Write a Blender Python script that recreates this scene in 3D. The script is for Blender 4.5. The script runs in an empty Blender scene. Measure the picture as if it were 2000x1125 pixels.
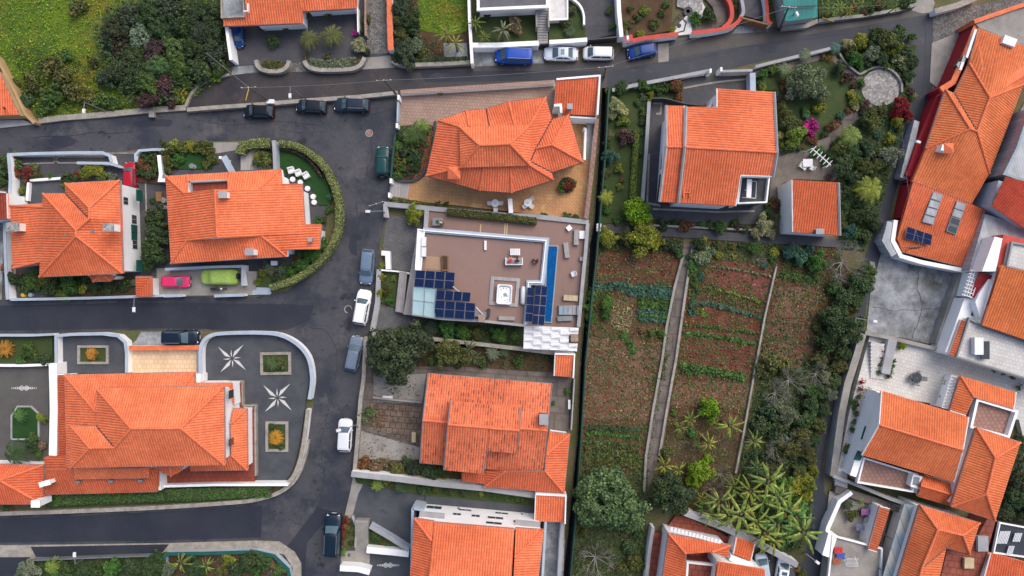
import bpy, math, random
import numpy as np
from mathutils import Vector, Matrix
# ---------------------------------------------------------------- camera, sky, sun, exposure
H = 87.0            # camera height in metres
S = 2000/130.0      # photo pixels per metre at road level
sc = bpy.context.scene
cd = bpy.data.cameras.new('camera'); cam = bpy.data.objects.new('camera', cd)
sc.collection.objects.link(cam); sc.camera = cam
cam.location = (0, 0, H); cd.sensor_width = 36; cd.lens = 36*H/130.0; cd.clip_end = 2000; cd.clip_start = .5
w = bpy.data.worlds.new('World'); sc.world = w; w.use_nodes = True
wn = w.node_tree.nodes; bg = wn['Background']
sky = wn.new('ShaderNodeTexSky'); sky.sky_type = 'NISHITA'; sky.sun_disc = False
EL, AZ = math.radians(52), math.radians(40)      # sun behind even cloud, high, towards the top right of the picture
sky.sun_elevation = EL; sky.sun_rotation = AZ; sky.air_density = 1.0; sky.dust_density = 4.0; sky.ozone_density = 1.0
w.node_tree.links.new(sky.outputs[0], bg.inputs[0]); bg.inputs[1].default_value = .15
sd = bpy.data.lights.new('sun', 'SUN'); sun = bpy.data.objects.new('sun', sd); sc.collection.objects.link(sun)
sd.energy = 1.2; sd.angle = math.radians(50); sd.color = (1, .95, .88)
v = Vector((math.sin(AZ)*math.cos(EL), math.cos(AZ)*math.cos(EL), math.sin(EL)))
sun.rotation_euler = v.to_track_quat('Z', 'Y').to_euler(); sun.location = (0, 0, 60)
sc.view_settings.view_transform = 'Standard'; sc.view_settings.look = 'None'
sc.view_settings.exposure = 0.5; sc.view_settings.gamma = 1
random.seed(7); RNG = np.random.default_rng(11)
C = sc.collection
def U(x, y, z=0.):
    k = (H-z)/H/S
    return Vector(((x-1000)*k, (562.5-y)*k, z))
# ---------------------------------------------------------------- materials
MATS = {}
def nt(name):
    m = bpy.data.materials.new(name); m.use_nodes = True
    t = m.node_tree; b = t.nodes['Principled BSDF']; MATS[name] = m
    return m, t, b, t.nodes, t.links
def ramp(N, L, fac, stops):
    r = N.new('ShaderNodeValToRGB'); L.new(fac, r.inputs[0]); e = r.color_ramp.elements
    while len(e) < len(stops): e.new(.5)
    for k, (p, c) in enumerate(stops): e[k].position = p; e[k].color = (*c, 1)
    return r.outputs[0]
def mixc(N, L, f, a, b, mode='MIX'):
    m = N.new('ShaderNodeMix'); m.data_type = 'RGBA'; m.blend_type = mode
    for i, s in ((0, f), (6, a), (7, b)):
        if isinstance(s, (int, float)): m.inputs[i].default_value = s
        elif isinstance(s, tuple): m.inputs[i].default_value = (*s, 1)
        else: L.new(s, m.inputs[i])
    return m.outputs[2]
def math_(N, L, op, a, b=0.):
    m = N.new('ShaderNodeMath'); m.operation = op
    for i, s in ((0, a), (1, b)):
        if isinstance(s, (int, float)): m.inputs[i].default_value = s
        else: L.new(s, m.inputs[i])
    return m.outputs[0]
def noise(N, L, vec, scale, detail=5, rough=.6):
    n = N.new('ShaderNodeTexNoise'); n.inputs['Scale'].default_value = scale; n.inputs['Detail'].default_value = detail
    n.inputs['Roughness'].default_value = rough; L.new(vec, n.inputs['Vector']); return n.outputs[0]
def mp(N, L, vec, rot=0, scl=(1, 1, 1)):
    m = N.new('ShaderNodeMapping'); m.inputs['Rotation'].default_value = (0, 0, math.radians(rot)); m.inputs['Scale'].default_value = scl
    L.new(vec, m.inputs['Vector']); return m.outputs[0]
def mat(name, c1, c2=None, scale=.6, rough=.85, lo=.35, hi=.65, fine=0., fscale=9, brick=None, planks=None, cob=None, bump=0., metal=0., dirt=None, wear=None, coord='pos', spec=.3):
    """noise between c1 and c2; fine = amount of small grain; brick=(w,h,mortar colour,rot); planks=(width,rot); cob=(scale,dark joint)"""
    m, t, b, N, L = nt(name)
    if coord == 'pos': vec = N.new('ShaderNodeNewGeometry').outputs['Position']
    else: vec = N.new('ShaderNodeTexCoord').outputs['Object']
    c2 = c2 or tuple(x*.85 for x in c1)
    f = noise(N, L, vec, scale)
    col = ramp(N, L, f, [(lo, c1), (hi, c2)])
    hgt = None
    if brick:
        bt = N.new('ShaderNodeTexBrick'); L.new(mp(N, L, vec, brick[3]), bt.inputs['Vector'])
        bt.inputs['Scale'].default_value = 1; bt.inputs['Brick Width'].default_value = brick[0]; bt.inputs['Row Height'].default_value = brick[1]
        bt.inputs['Mortar Size'].default_value = min(brick[0], brick[1])*.07; bt.inputs['Mortar Smooth'].default_value = .3
        bt.inputs['Color1'].default_value = (1, 1, 1, 1); bt.inputs['Color2'].default_value = (.86, .86, .86, 1)
        bt.inputs['Mortar'].default_value = (*brick[2], 1)
        col = mixc(N, L, 1., col, bt.outputs[0], 'MULTIPLY'); hgt = bt.outputs[1]
        inv = math_(N, L, 'SUBTRACT', 1., hgt); hgt = inv
    if planks:
        s = N.new('ShaderNodeSeparateXYZ'); L.new(mp(N, L, vec, planks[1]), s.inputs[0])
        u = math_(N, L, 'DIVIDE', s.outputs[0], planks[0]); fl = math_(N, L, 'FLOOR', u); fr = math_(N, L, 'FRACT', u)
        wnz = N.new('ShaderNodeTexWhiteNoise'); wnz.noise_dimensions = '1D'; L.new(fl, wnz.inputs['W'])
        g = math_(N, L, 'ADD', math_(N, L, 'MULTIPLY', wnz.outputs[0], .25), .85)
        gap = math_(N, L, 'GREATER_THAN', fr, .1); g = math_(N, L, 'MULTIPLY', g, math_(N, L, 'MAXIMUM', gap, .6))
        col = mixc(N, L, 1., col, g, 'MULTIPLY')
        st = noise(N, L, mp(N, L, vec, planks[1], (6, .5, 1)), 2.); col = mixc(N, L, .25, col, ramp(N, L, st, [(.3, (.4, .4, .4)), (.7, (1.3, 1.3, 1.3))]), 'MULTIPLY')
    if cob:
        vo = N.new('ShaderNodeTexVoronoi'); vo.feature = 'DISTANCE_TO_EDGE'; vo.inputs['Scale'].default_value = cob[0]; L.new(vec, vo.inputs['Vector'])
        vc = N.new('ShaderNodeTexVoronoi'); vc.inputs['Scale'].default_value = cob[0]; L.new(vec, vc.inputs['Vector'])
        e = ramp(N, L, vo.outputs[0], [(.02, cob[1]), (.14, (1, 1, 1))]); col = mixc(N, L, 1., col, e, 'MULTIPLY')
        bw = N.new('ShaderNodeRGBToBW'); L.new(vc.outputs['Color'], bw.inputs[0])
        col = mixc(N, L, 1., col, ramp(N, L, bw.outputs[0], [(.2, (.7, .7, .7)), (.8, (1.25, 1.25, 1.25))]), 'MULTIPLY'); hgt = vo.outputs[0]
    if fine:
        g = noise(N, L, vec, fscale, 4, .75); col = mixc(N, L, 1., col, ramp(N, L, g, [(.25, (1-fine,)*3), (.75, (1+fine,)*3)]), 'MULTIPLY')
        if hgt is None: hgt = g
    if wear:
        g = noise(N, L, vec, wear[1], 5, .65); col = mixc(N, L, ramp(N, L, g, [(wear[2], (0, 0, 0)), (wear[2]+.05, (1, 1, 1))]), col, wear[0])
    if dirt:
        g = noise(N, L, vec, dirt[1], 6, .7); f = ramp(N, L, g, [(dirt[2], (0, 0, 0)), (dirt[2]+.16, (1, 1, 1))]); col = mixc(N, L, f, col, dirt[0])
    L.new(col, b.inputs['Base Color']); b.inputs['Roughness'].default_value = rough; b.inputs['Metallic'].default_value = metal
    b.inputs['Specular IOR Level'].default_value = spec
    if bump and hgt is not None:
        bp = N.new('ShaderNodeBump'); bp.inputs['Strength'].default_value = bump; bp.inputs['Distance'].default_value = .05
        L.new(hgt, bp.inputs['Height']); L.new(bp.outputs[0], b.inputs['Normal'])
    return m
def tilemat(name, c1, c2, old=0.):
    m, t, b, N, L = nt(name)
    uv = N.new('ShaderNodeUVMap').outputs[0]; s = N.new('ShaderNodeSeparateXYZ'); L.new(uv, s.inputs[0])
    pos = N.new('ShaderNodeNewGeometry').outputs['Position']
    u = math_(N, L, 'FLOOR', math_(N, L, 'DIVIDE', s.outputs[0], .3)); vv = math_(N, L, 'DIVIDE', s.outputs[1], .4); fv = math_(N, L, 'FLOOR', vv); fr = math_(N, L, 'FRACT', vv)
    cb = N.new('ShaderNodeCombineXYZ'); L.new(u, cb.inputs[0]); L.new(fv, cb.inputs[1])
    wz = N.new('ShaderNodeTexWhiteNoise'); wz.noise_dimensions = '2D'; L.new(cb.outputs[0], wz.inputs['Vector'])
    big = noise(N, L, pos, .35, 6, .65)
    f = math_(N, L, 'ADD', math_(N, L, 'MULTIPLY', wz.outputs[0], .45), math_(N, L, 'MULTIPLY', big, .7))
    col = ramp(N, L, f, [(.25, c1), (.95, c2)])
    # tile ends: groove shade painted dark at each course lap and in the channels
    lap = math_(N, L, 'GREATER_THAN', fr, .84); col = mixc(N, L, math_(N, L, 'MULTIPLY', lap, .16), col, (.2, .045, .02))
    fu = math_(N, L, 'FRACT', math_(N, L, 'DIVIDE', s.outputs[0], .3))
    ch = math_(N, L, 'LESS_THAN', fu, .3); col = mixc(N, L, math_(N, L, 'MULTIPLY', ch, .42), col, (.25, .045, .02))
    if old:   # channels between slipped cover tiles lie open, darkened at random into dashes
        fo = math_(N, L, 'GREATER_THAN', math_(N, L, 'ADD', wz.outputs[0], math_(N, L, 'MULTIPLY', big, .5)), 1.32-old)
        col = mixc(N, L, math_(N, L, 'MULTIPLY', math_(N, L, 'MULTIPLY', fo, ch), .85), col, (.05, .03, .025))
    g = noise(N, L, pos, 1.6, 6, .75); col = mixc(N, L, ramp(N, L, g, [(.48, (0, 0, 0)), (.74, (.5, .5, .5))]), col, (.30, .12, .07))
    g2 = noise(N, L, mp(N, L, pos, 0, (1, 1, 1)), .12, 3); col = mixc(N, L, 1., col, ramp(N, L, g2, [(.35, (.86, .82, .8)), (.65, (1.1, 1.16, 1.2))]), 'MULTIPLY')
    oi = N.new('ShaderNodeObjectInfo'); col = mixc(N, L, 1., col, oi.outputs['Color'], 'MULTIPLY')
    L.new(col, b.inputs['Base Color']); b.inputs['Roughness'].default_value = .75; b.inputs['Specular IOR Level'].default_value = .25
    bp = N.new('ShaderNodeBump'); bp.inputs['Strength'].default_value = .22; bp.inputs['Distance'].default_value = .03
    L.new(fr, bp.inputs['Height']); L.new(bp.outputs[0], b.inputs['Normal'])
    return m
def objmat(name, rough=.5, metal=0., coat=0., var=.0, leaf=False, spec=.5):
    """colour comes from the object's own colour"""
    m, t, b, N, L = nt(name)
    oi = N.new('ShaderNodeObjectInfo'); col = oi.outputs['Color']
    if leaf:
        ge = N.new('ShaderNodeNewGeometry'); tc = N.new('ShaderNodeTexCoord').outputs['Object']
        r = ramp(N, L, ge.outputs['Random Per Island'], [(0, (.5, .54, .52)), (.5, (.95, .95, .95)), (.88, (1.35, 1.3, 1.2)), (1, (2., 1.8, 1.7))])
        col = mixc(N, L, 1., col, r, 'MULTIPLY')
        n = noise(N, L, ge.outputs['Position'], .8, 3); col = mixc(N, L, 1., col, ramp(N, L, n, [(.3, (.6, .72, .7)), (.7, (1.35, 1.25, 1.1))]), 'MULTIPLY')
        b.inputs['Subsurface Weight'].default_value = 0
    elif var:
        tc = N.new('ShaderNodeTexCoord').outputs['Object']; n = noise(N, L, tc, 3., 5)
        col = mixc(N, L, 1., col, ramp(N, L, n, [(.3, (1-var,)*3), (.7, (1+var,)*3)]), 'MULTIPLY')
    L.new(col, b.inputs['Base Color']); b.inputs['Roughness'].default_value = rough; b.inputs['Metallic'].default_value = metal
    b.inputs['Coat Weight'].default_value = coat; b.inputs['Coat Roughness'].default_value = .08; b.inputs['Specular IOR Level'].default_value = spec
    return m
mat('asphalt', (.025, .029, .041), (.056, .056, .064), .2, .62, lo=.4, hi=.56, fine=.22, fscale=2.2, wear=((.018, .019, .025), .55, .6), dirt=((.095, .088, .088), .22, .55), bump=.1)
mat('asphalt_new', (.017, .021, .032), (.028, .031, .042), .2, .65, fine=.15, fscale=3, wear=((.038, .036, .04), .6, .66), dirt=((.05, .05, .056), .5, .64))
mat('asphalt_wet', (.024, .024, .03), (.05, .042, .04), .3, .5, wear=((.075, .045, .034), .28, .62), fine=.15, fscale=5, dirt=((.10, .055, .04), .35, .56))
mat('asphalt_east', (.022, .027, .04), (.042, .044, .054), .2, .65, wear=((.06, .055, .056), .5, .66), fine=.14, fscale=5, dirt=((.075, .068, .066), .4, .6))
mat('ground', (.075, .085, .03), (.13, .10, .06), .25, .95, fine=.4, fscale=4, bump=.4)
mat('meadow', (.10, .15, .012), (.05, .10, .014), .22, .95, .4, .6, fine=.35, fscale=3.5, dirt=((.17, .12, .02), .16, .5), bump=.5)
mat('lawn', (.032, .052, .016), (.05, .07, .022), .6, .95, fine=.35, fscale=7, dirt=((.12, .12, .05), .7, .62), bump=.3)
mat('turf', (.012, .048, .01), (.02, .062, .014), .7, .95, fine=.3, fscale=9, bump=.3)
mat('soil', (.10, .034, .02), (.11, .058, .034), .45, .95, .35, .7, fine=.45, fscale=4, dirt=((.05, .065, .022), .3, .5), bump=.6)
mat('soil_bare', (.09, .022, .012), (.14, .055, .034), .6, .95, fine=.4, fscale=5, dirt=((.20, .14, .10), .7, .62), bump=.6)
mat('soil_dry', (.16, .095, .062), (.12, .04, .024), .8, .95, fine=.55, fscale=6, dirt=((.30, .22, .14), 1.2, .58), bump=.6)
mat('soil_dark', (.06, .035, .02), (.09, .055, .03), .6, .95, fine=.4, fscale=6, bump=.5)
mat('soil_lime', (.17, .06, .05), (.13, .03, .018), .9, .95, fine=.3, dirt=((.42, .36, .36), .6, .62))
mat('scrub', (.035, .055, .018), (.07, .065, .028), .35, .95, fine=.45, fscale=4, dirt=((.10, .06, .035), .5, .6), bump=.5)
mat('concrete', (.30, .28, .255), (.21, .195, .175), .5, .9, fine=.16, fscale=6, dirt=((.12, .115, .11), .6, .6))
mat('concrete_old', (.30, .315, .33), (.12, .125, .13), .35, .9, fine=.4, fscale=1.2, dirt=((.05, .05, .042), .16, .53))
mat('concrete_path', (.17, .14, .125), (.11, .095, .085), .8, .9, fine=.2, brick=(2.6, 2.2, (.7, .7, .7), 4))
mat('mosaic_white', (.55, .54, .52), (.45, .44, .43), 3., .9, fine=.2)
mat('kerbstone', (.33, .30, .26), (.22, .20, .17), 1.2, .9, fine=.25, fscale=5, dirt=((.13, .12, .09), 1.1, .6))
mat('cobble', (.12, .118, .115), (.19, .18, .17), .5, .85, cob=(5., (.35, .35, .33)), bump=.3)
mat('cobble_brown', (.10, .095, .088), (.075, .07, .066), .3, .85, fine=.25, fscale=8)
mat('cobble_dark', (.046, .052, .062), (.075, .08, .09), .4, .85, fine=.25, fscale=12, dirt=((.03, .032, .036), .4, .6))
mat('cobble_light', (.36, .34, .32), (.25, .24, .23), .6, .9, fine=.3, fscale=8, cob=(3.5, (.6, .6, .6)))
mat('hexpave', (.10, .10, .105), (.15, .148, .15), .5, .85, brick=(.42, .3, (.35, .35, .35), 20), fine=.15)
mat('slate', (.05, .051, .06), (.08, .078, .083), .3, .75, brick=(.6, .6, (.82, .82, .82), 2), fine=.1)
mat('pave_pink', (.35, .24, .19), (.30, .205, .165), .5, .85, brick=(.4, .4, (.62, .58, .55), 3), fine=.1)
mat('pave_ochre', (.54, .30, .13), (.42, .22, .11), .3, .85, brick=(.6, .3, (.6, .52, .45), 48), fine=.14, dirt=((.60, .40, .17), .35, .55))
mat('pave_tan', (.70, .52, .34), (.62, .45, .29), .6, .8, brick=(.6, .6, (.75, .7, .65), 0))
mat('pave_red', (.27, .062, .035), (.21, .045, .028), .8, .7, brick=(.7, .7, (.7, .6, .6), 0))
mat('pave_redbig', (.30, .085, .05), (.20, .055, .04), .6, .8, brick=(.8, .8, (.55, .5, .5), 8), fine=.2)
mat('pave_white', (.60, .58, .55), (.50, .48, .46), .3, .7, brick=(.45, .45, (.72, .7, .68), 15), fine=.08)
mat('pave_check', (.34, .19, .15), (.26, .15, .12), .5, .8, brick=(.5, .5, (.5, .5, .5), 62), fine=.1)
mat('pave_old', (.20, .15, .12), (.12, .085, .065), .8, .9, brick=(.75, .75, (.4, .4, .35), 4), fine=.3, dirt=((.08, .075, .04), .8, .6))
mat('deck', (.235, .145, .12), (.205, .13, .11), .2, .65, fine=.05, fscale=3, dirt=((.15, .10, .085), .5, .62))
mat('deck_tan', (.34, .22, .14), (.28, .19, .13), .5, .6)
mat('boards_grey', (.36, .34, .33), (.29, .275, .27), .5, .7, planks=(.22, 4))
mat('plaster', (.82, .82, .82), (.76, .76, .76), .5, .8, fine=.04, dirt=((.52, .51, .48), .7, .68))
mat('plaster_blue', (.36, .42, .50), (.30, .35, .41), .7, .8, fine=.06)
mat('plaster_grey', (.33, .33, .34), (.26, .26, .27), .7, .85, fine=.1, dirt=((.18, .17, .16), .9, .62))
mat('plaster_ochre', (.40, .27, .13), (.33, .22, .11), .8, .85, fine=.1)
mat('plaster_red', (.34, .014, .024), (.27, .012, .02), .7, .7, fine=.05)
mat('red_paint', (.50, .07, .05), (.38, .05, .04), .8, .7, fine=.1)
mat('stone_wall', (.20, .185, .16), (.12, .11, .10), 1.2, .95, fine=.35, cob=(2.4, (.4, .4, .4)), bump=.5)
mat('gravel_court', (.15, .13, .11), (.105, .09, .08), 1., .95, fine=.4, fscale=9)
mat('gravel_dark', (.10, .10, .115), (.13, .13, .14), 1., .95, fine=.4, fscale=14)
mat('gravel_white', (.62, .60, .58), (.50, .48, .46), 1., .95, fine=.25, fscale=9)
mat('white', (.70, .70, .71), (.62, .62, .63), 1., .5)
mat('metal_grey', (.22, .235, .25), (.18, .19, .20), 1., .5, metal=.3)
mat('metal_blue', (.24, .31, .36), (.2, .26, .3), 1., .5)
mat('metal_dark', (.03, .035, .045), (.04, .045, .055), 1., .45)
mat('green_metal', (.012, .09, .07), (.01, .07, .055), 1., .55)
mat('fence_green', (.015, .06, .045), (.01, .045, .035), 1., .6)
mat('teal_sheet', (.02, .24, .22), (.015, .17, .16), .4, .5, planks=(.35, 2))
mat('sheet_light', (.40, .42, .44), (.30, .31, .33), .4, .5, planks=(.3, -14), fine=.1)
mat('sheet_red', (.23, .012, .016), (.18, .01, .014), .4, .5, planks=(.3, 105))
mat('polycarb', (.25, .33, .38), (.42, .42, .38), .35, .4, .4, .6, dirt=((.30, .18, .12), .5, .62), planks=(1.1, -18))
mat('wood', (.24, .12, .055), (.17, .085, .04), 1.5, .7, fine=.2)
mat('wood_pale', (.50, .40, .24), (.40, .31, .19), 1.5, .7, fine=.2)
mat('bark', (.12, .095, .07), (.07, .055, .04), 3, .95, fine=.3, coord='obj')
mat('bark_pale', (.23, .21, .19), (.15, .135, .12), 3, .95, fine=.3, coord='obj')
mat('rubber', (.015, .015, .016), (.02, .02, .022), 4, .8, coord='obj')
mat('rim', (.45, .45, .47), (.35, .35, .37), 4, .35, metal=.7, coord='obj')
mat('headlamp', (.75, .78, .8), (.6, .62, .65), 4, .2, coord='obj', spec=.6)
mat('taillamp', (.45, .012, .012), (.35, .01, .01), 4, .3, coord='obj')
mat('skin', (.50, .29, .2), (.45, .25, .17), 4, .6, coord='obj')
mat('hair_dark', (.02, .014, .01), (.03, .02, .014), 9, .7, coord='obj')
mat('yellow_paint', (.62, .42, .03), (.5, .34, .03), 2, .6)
mat('soil_bed', (.07, .04, .022), (.05, .028, .016), 2., .95, fine=.4)
mat('ridge_clay', (.70, .18, .075), (.56, .125, .055), 2., .75, fine=.15)
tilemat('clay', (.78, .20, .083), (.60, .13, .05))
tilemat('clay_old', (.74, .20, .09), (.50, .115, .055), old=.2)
paint = objmat('car_paint', .32, 0., .0, 0., spec=.3); objmat('leaf', .6, leaf=True, spec=.25); objmat('plain', .6, var=.12); objmat('cloth', .9, var=.15)
def glassmat(name, col, rough, spec=.8):
    m, t, b, N, L = nt(name); b.inputs['Base Color'].default_value = (*col, 1); b.inputs['Roughness'].default_value = rough; b.inputs['Specular IOR Level'].default_value = spec
    return m
glassmat('car_glass', (.055, .095, .115), .12, .7); glassmat('window_glass', (.03, .04, .05), .06, .8)
def panelmat():
    m, t, b, N, L = nt('solar_cells')
    uv = N.new('ShaderNodeUVMap').outputs[0]; bt = N.new('ShaderNodeTexBrick'); L.new(uv, bt.inputs['Vector']); bt.offset = 0
    bt.inputs['Scale'].default_value = 1; bt.inputs['Brick Width'].default_value = .165; bt.inputs['Row Height'].default_value = .165
    bt.inputs['Mortar Size'].default_value = .01; bt.inputs['Color1'].default_value = (.003, .010, .045, 1); bt.inputs['Color2'].default_value = (.004, .014, .06, 1); bt.inputs['Mortar'].default_value = (.03, .05, .12, 1)
    L.new(bt.outputs[0], b.inputs['Base Color']); b.inputs['Roughness'].default_value = .45; b.inputs['Specular IOR Level'].default_value = .1
panelmat()
def watermat():
    m, t, b, N, L = nt('pool_water'); pos = N.new('ShaderNodeNewGeometry').outputs['Position']
    vo = N.new('ShaderNodeTexVoronoi'); vo.feature = 'DISTANCE_TO_EDGE'; vo.inputs['Scale'].default_value = 1.3
    nz = N.new('ShaderNodeTexNoise'); nz.inputs['Scale'].default_value = 2; L.new(pos, nz.inputs['Vector']); L.new(nz.outputs[1], vo.inputs['Vector'])
    f = noise(N, L, pos, 3.5, 4, .7); L.new(ramp(N, L, f, [(.35, (.001, .05, .20)), (.7, (.003, .10, .30))]), b.inputs['Base Color'])
    b.inputs['Roughness'].default_value = .2; b.inputs['Specular IOR Level'].default_value = .1; bp = N.new('ShaderNodeBump'); bp.inputs['Strength'].default_value = .25; L.new(f, bp.inputs['Height']); L.new(bp.outputs[0], b.inputs['Normal'])
watermat()
def glasspanel():
    m, t, b, N, L = nt('clear_glass'); b.inputs['Base Color'].default_value = (.5, .8, .78, 1); b.inputs['Roughness'].default_value = .05; b.inputs['Alpha'].default_value = .35
glasspanel()
# ---------------------------------------------------------------- mesh helpers
class MB:
    def __init__(s): s.v = []; s.f = []; s.uv = []
    def add(s, vs, fs, uv=None):
        n = len(s.v); s.v += [tuple(p) for p in vs]
        for f in fs:
            s.f.append(tuple(i+n for i in f)); s.uv += [uv[i] for i in f] if uv else [(vs[i][0], vs[i][1]) for i in f]
        return s
    def box(s, c, d, rz=0, taper=1.):
        a, b, h = d[0]/2, d[1]/2, d[2]/2; R = Matrix.Rotation(rz, 3, 'Z'); vs = []
        for z, k in ((-h, 1), (h, taper)):
            for x, y in ((-a, -b), (a, -b), (a, b), (-a, b)): vs.append(Vector(c)+R @ Vector((x*k, y*k, z)))
        return s.add(vs, [(3, 2, 1, 0), (4, 5, 6, 7), (0, 1, 5, 4), (1, 2, 6, 5), (2, 3, 7, 6), (3, 0, 4, 7)])
    def prism(s, P, z0, z1, bottom=False):
        n = len(P); A = area(P); P = list(P) if A > 0 else list(P)[::-1]
        vs = [(p[0], p[1], z0) for p in P]+[(p[0], p[1], z1) for p in P]
        fs = [tuple(range(n, 2*n))]+[(i, (i+1) % n, n+(i+1) % n, n+i) for i in range(n)]
        if bottom: fs.append(tuple(range(n))[::-1])
        return s.add(vs, fs)
    def tube(s, a, b, r0, r1=None, n=6):
        r1 = r0 if r1 is None else r1; a, b = Vector(a), Vector(b); d = (b-a)
        if d.length < 1e-5: return s
        q = d.to_track_quat('Z', 'Y'); vs = []
        for p, r in ((a, r0), (b, r1)):
            for k in range(n): t = 2*math.pi*k/n; vs.append(p+q @ Vector((r*math.cos(t), r*math.sin(t), 0)))
        return s.add(vs, [(k, (k+1) % n, n+(k+1) % n, n+k) for k in range(n)]+[tuple(range(n))[::-1], tuple(range(n, 2*n))])
    def lathe(s, prof, c=(0, 0, 0), n=16):
        vs = []; m = len(prof)
        for r, z in prof:
            for k in range(n): t = 2*math.pi*k/n; vs.append((c[0]+r*math.cos(t), c[1]+r*math.sin(t), c[2]+z))
        fs = [(j*n+k, j*n+(k+1) % n, (j+1)*n+(k+1) % n, (j+1)*n+k) for j in range(m-1) for k in range(n)]
        fs += [tuple(range(n))[::-1], tuple(range((m-1)*n, m*n))]
        return s.add(vs, fs)
    def strip(s, P, wd, z0, z1, closed=False):
        """a wall of width wd along the world-space polyline P"""
        n = len(P); Lf = []; Rt = []
        for i, p in enumerate(P):
            a = P[i-1] if (i or closed) else None; b = P[(i+1) % n] if (i < n-1 or closed) else None
            d1 = (p-a).xy.normalized() if a is not None else None; d2 = (b-p).xy.normalized() if b is not None else None
            if d1 is None: d1 = d2
            if d2 is None: d2 = d1
            t = (d1+d2); t = t.normalized() if t.length > .2 else d2
            k = 1/max(.5, t.dot(d2)); nn = Vector((-t.y, t.x))*wd/2*k
            Lf.append(p.xy+nn); Rt.append(p.xy-nn)
        m = n if closed else n-1
        vs = [(q.x, q.y, z) for q in Lf for z in (z0, z1)]+[(q.x, q.y, z) for q in Rt for z in (z0, z1)]
        o = 2*n; fs = []
        for i in range(m):
            j = (i+1) % n; a, b = 2*i, 2*j
            fs += [(b, a, a+1, b+1), (o+a, o+b, o+b+1, o+a+1), (a+1, o+a+1, o+b+1, b+1)]
        if not closed: fs += [(0, o, o+1, 1), (2*n-2, 2*n-1, o+2*n-1, o+2*n-2)]
        return s.add(vs, fs)
    def build(s, name, m, parent=None, color=None, smooth=False, origin=None):
        me = bpy.data.meshes.new(name); o = bpy.data.objects.new(name, me); C.objects.link(o)
        off = Vector(origin) if origin is not None else (root_world(parent) if parent else Vector((0, 0, 0)))
        if parent is None and origin is None and s.v:
            A = np.array(s.v); off = Vector((float(A[:, 0].mean()), float(A[:, 1].mean()), float(A[:, 2].min()))); o.location = off
        elif origin is not None: o.location = off
        me.from_pydata([(x-off.x, y-off.y, z-off.z) for x, y, z in s.v], [], s.f)
        uvl = me.uv_layers.new(name='UVMap'); uvl.data.foreach_set('uv', [c for p in s.uv for c in p[:2]])
        me.materials.append(MATS[m]); me.update()
        if smooth: me.polygons.foreach_set('use_smooth', [True]*len(me.polygons))
        if parent: o.parent = parent
        if color: o.color = (*color, 1)
        return o
def root_world(o):
    p = Vector((0, 0, 0))
    while o: p += o.location; o = o.parent
    return p
def area(P): return .5*sum(P[i][0]*P[(i+1) % len(P)][1]-P[(i+1) % len(P)][0]*P[i][1] for i in range(len(P)))
def inset(P, d):
    n = len(P); s = 1 if area(P) > 0 else -1; out = []
    for i in range(n):
        a, p, b = Vector(P[i-1][:2]), Vector(P[i][:2]), Vector(P[(i+1) % n][:2])
        e1, e2 = (p-a).normalized(), (b-p).normalized(); n1 = Vector((-e1.y, e1.x))*s; n2 = Vector((-e2.y, e2.x))*s
        t = n1+n2; t = t.normalized() if t.length > .1 else n1
        out.append(p+t*(d/max(.4, t.dot(n1))))
    return out
# ---------------------------------------------------------------- things and labels
REG = []
def tag(o, label, cat, xy, group=None, always=False):
    o['label'] = label; o['category'] = cat
    if group: o['group'] = group
    REG.append((o, label, xy, always)); return o
def thing(name, label, cat, x, y, z=0., group=None, rz=0., always=False):
    o = bpy.data.objects.new(name, None); C.objects.link(o); o.location = U(x, y, z); o.rotation_euler.z = rz; o.empty_display_size = .3
    return tag(o, label, cat, (x, y), group, always)
def struct(name, pts, m, z, z0=None, label=None):
    b = MB(); P = [U(*p[:2], z) for p in pts]
    if z0 is None:
        if area(P) < 0: P = P[::-1]
        b.add([(p.x, p.y, z) for p in P], [tuple(range(len(P)))])
    else: b.prism(P, z0, z)
    o = b.build(name, m, origin=(0, 0, 0)); o['kind'] = 'structure'
    if label: o['label'] = label
    return o
def smooth_path(pts, k=4):
    out = []; n = len(pts)
    for i in range(n-1):
        p0, p1, p2, p3 = [np.array(pts[max(0, min(n-1, j))][:2], float) for j in (i-1, i, i+1, i+2)]
        for s in range(k):
            t = s/k; q = .5*((2*p1)+(-p0+p2)*t+(2*p0-5*p1+4*p2-p3)*t*t+(-p0+3*p1-3*p2+p3)*t**3); out.append((float(q[0]), float(q[1])))
    return out+[tuple(pts[-1][:2])]
def wall(label, pts, wd=.25, h=1., m='plaster', cap=None, z0=0., name='garden_wall', cat='wall', curve=False, capw=None, zp=None):
    """pts: photo positions of the wall's top"""
    if curve: pts = smooth_path(pts)
    if cap == 'plaster_blue' or cap == 'red_paint': wd *= .72
    zt = z0+h; P = [U(x, y, zt) for x, y in pts]; mid = pts[len(pts)//2]
    if cap:
        r = thing(name, label, cat, mid[0], mid[1], z0)
        MB().strip(P, wd, z0, zt-.06).build('wall_face', m, r); MB().strip(P, capw or wd+.08, zt-.06, zt).build('coping', cap, r)
        return r
    o = MB().strip(P, wd, z0, zt).build(name, m); return tag(o, label, cat, mid)
def copy_tree(o, parent=None):
    c = o.copy(); C.objects.link(c)
    if parent: c.parent = parent
    for ch in list(o.children): copy_tree(ch, c)
    return c
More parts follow.
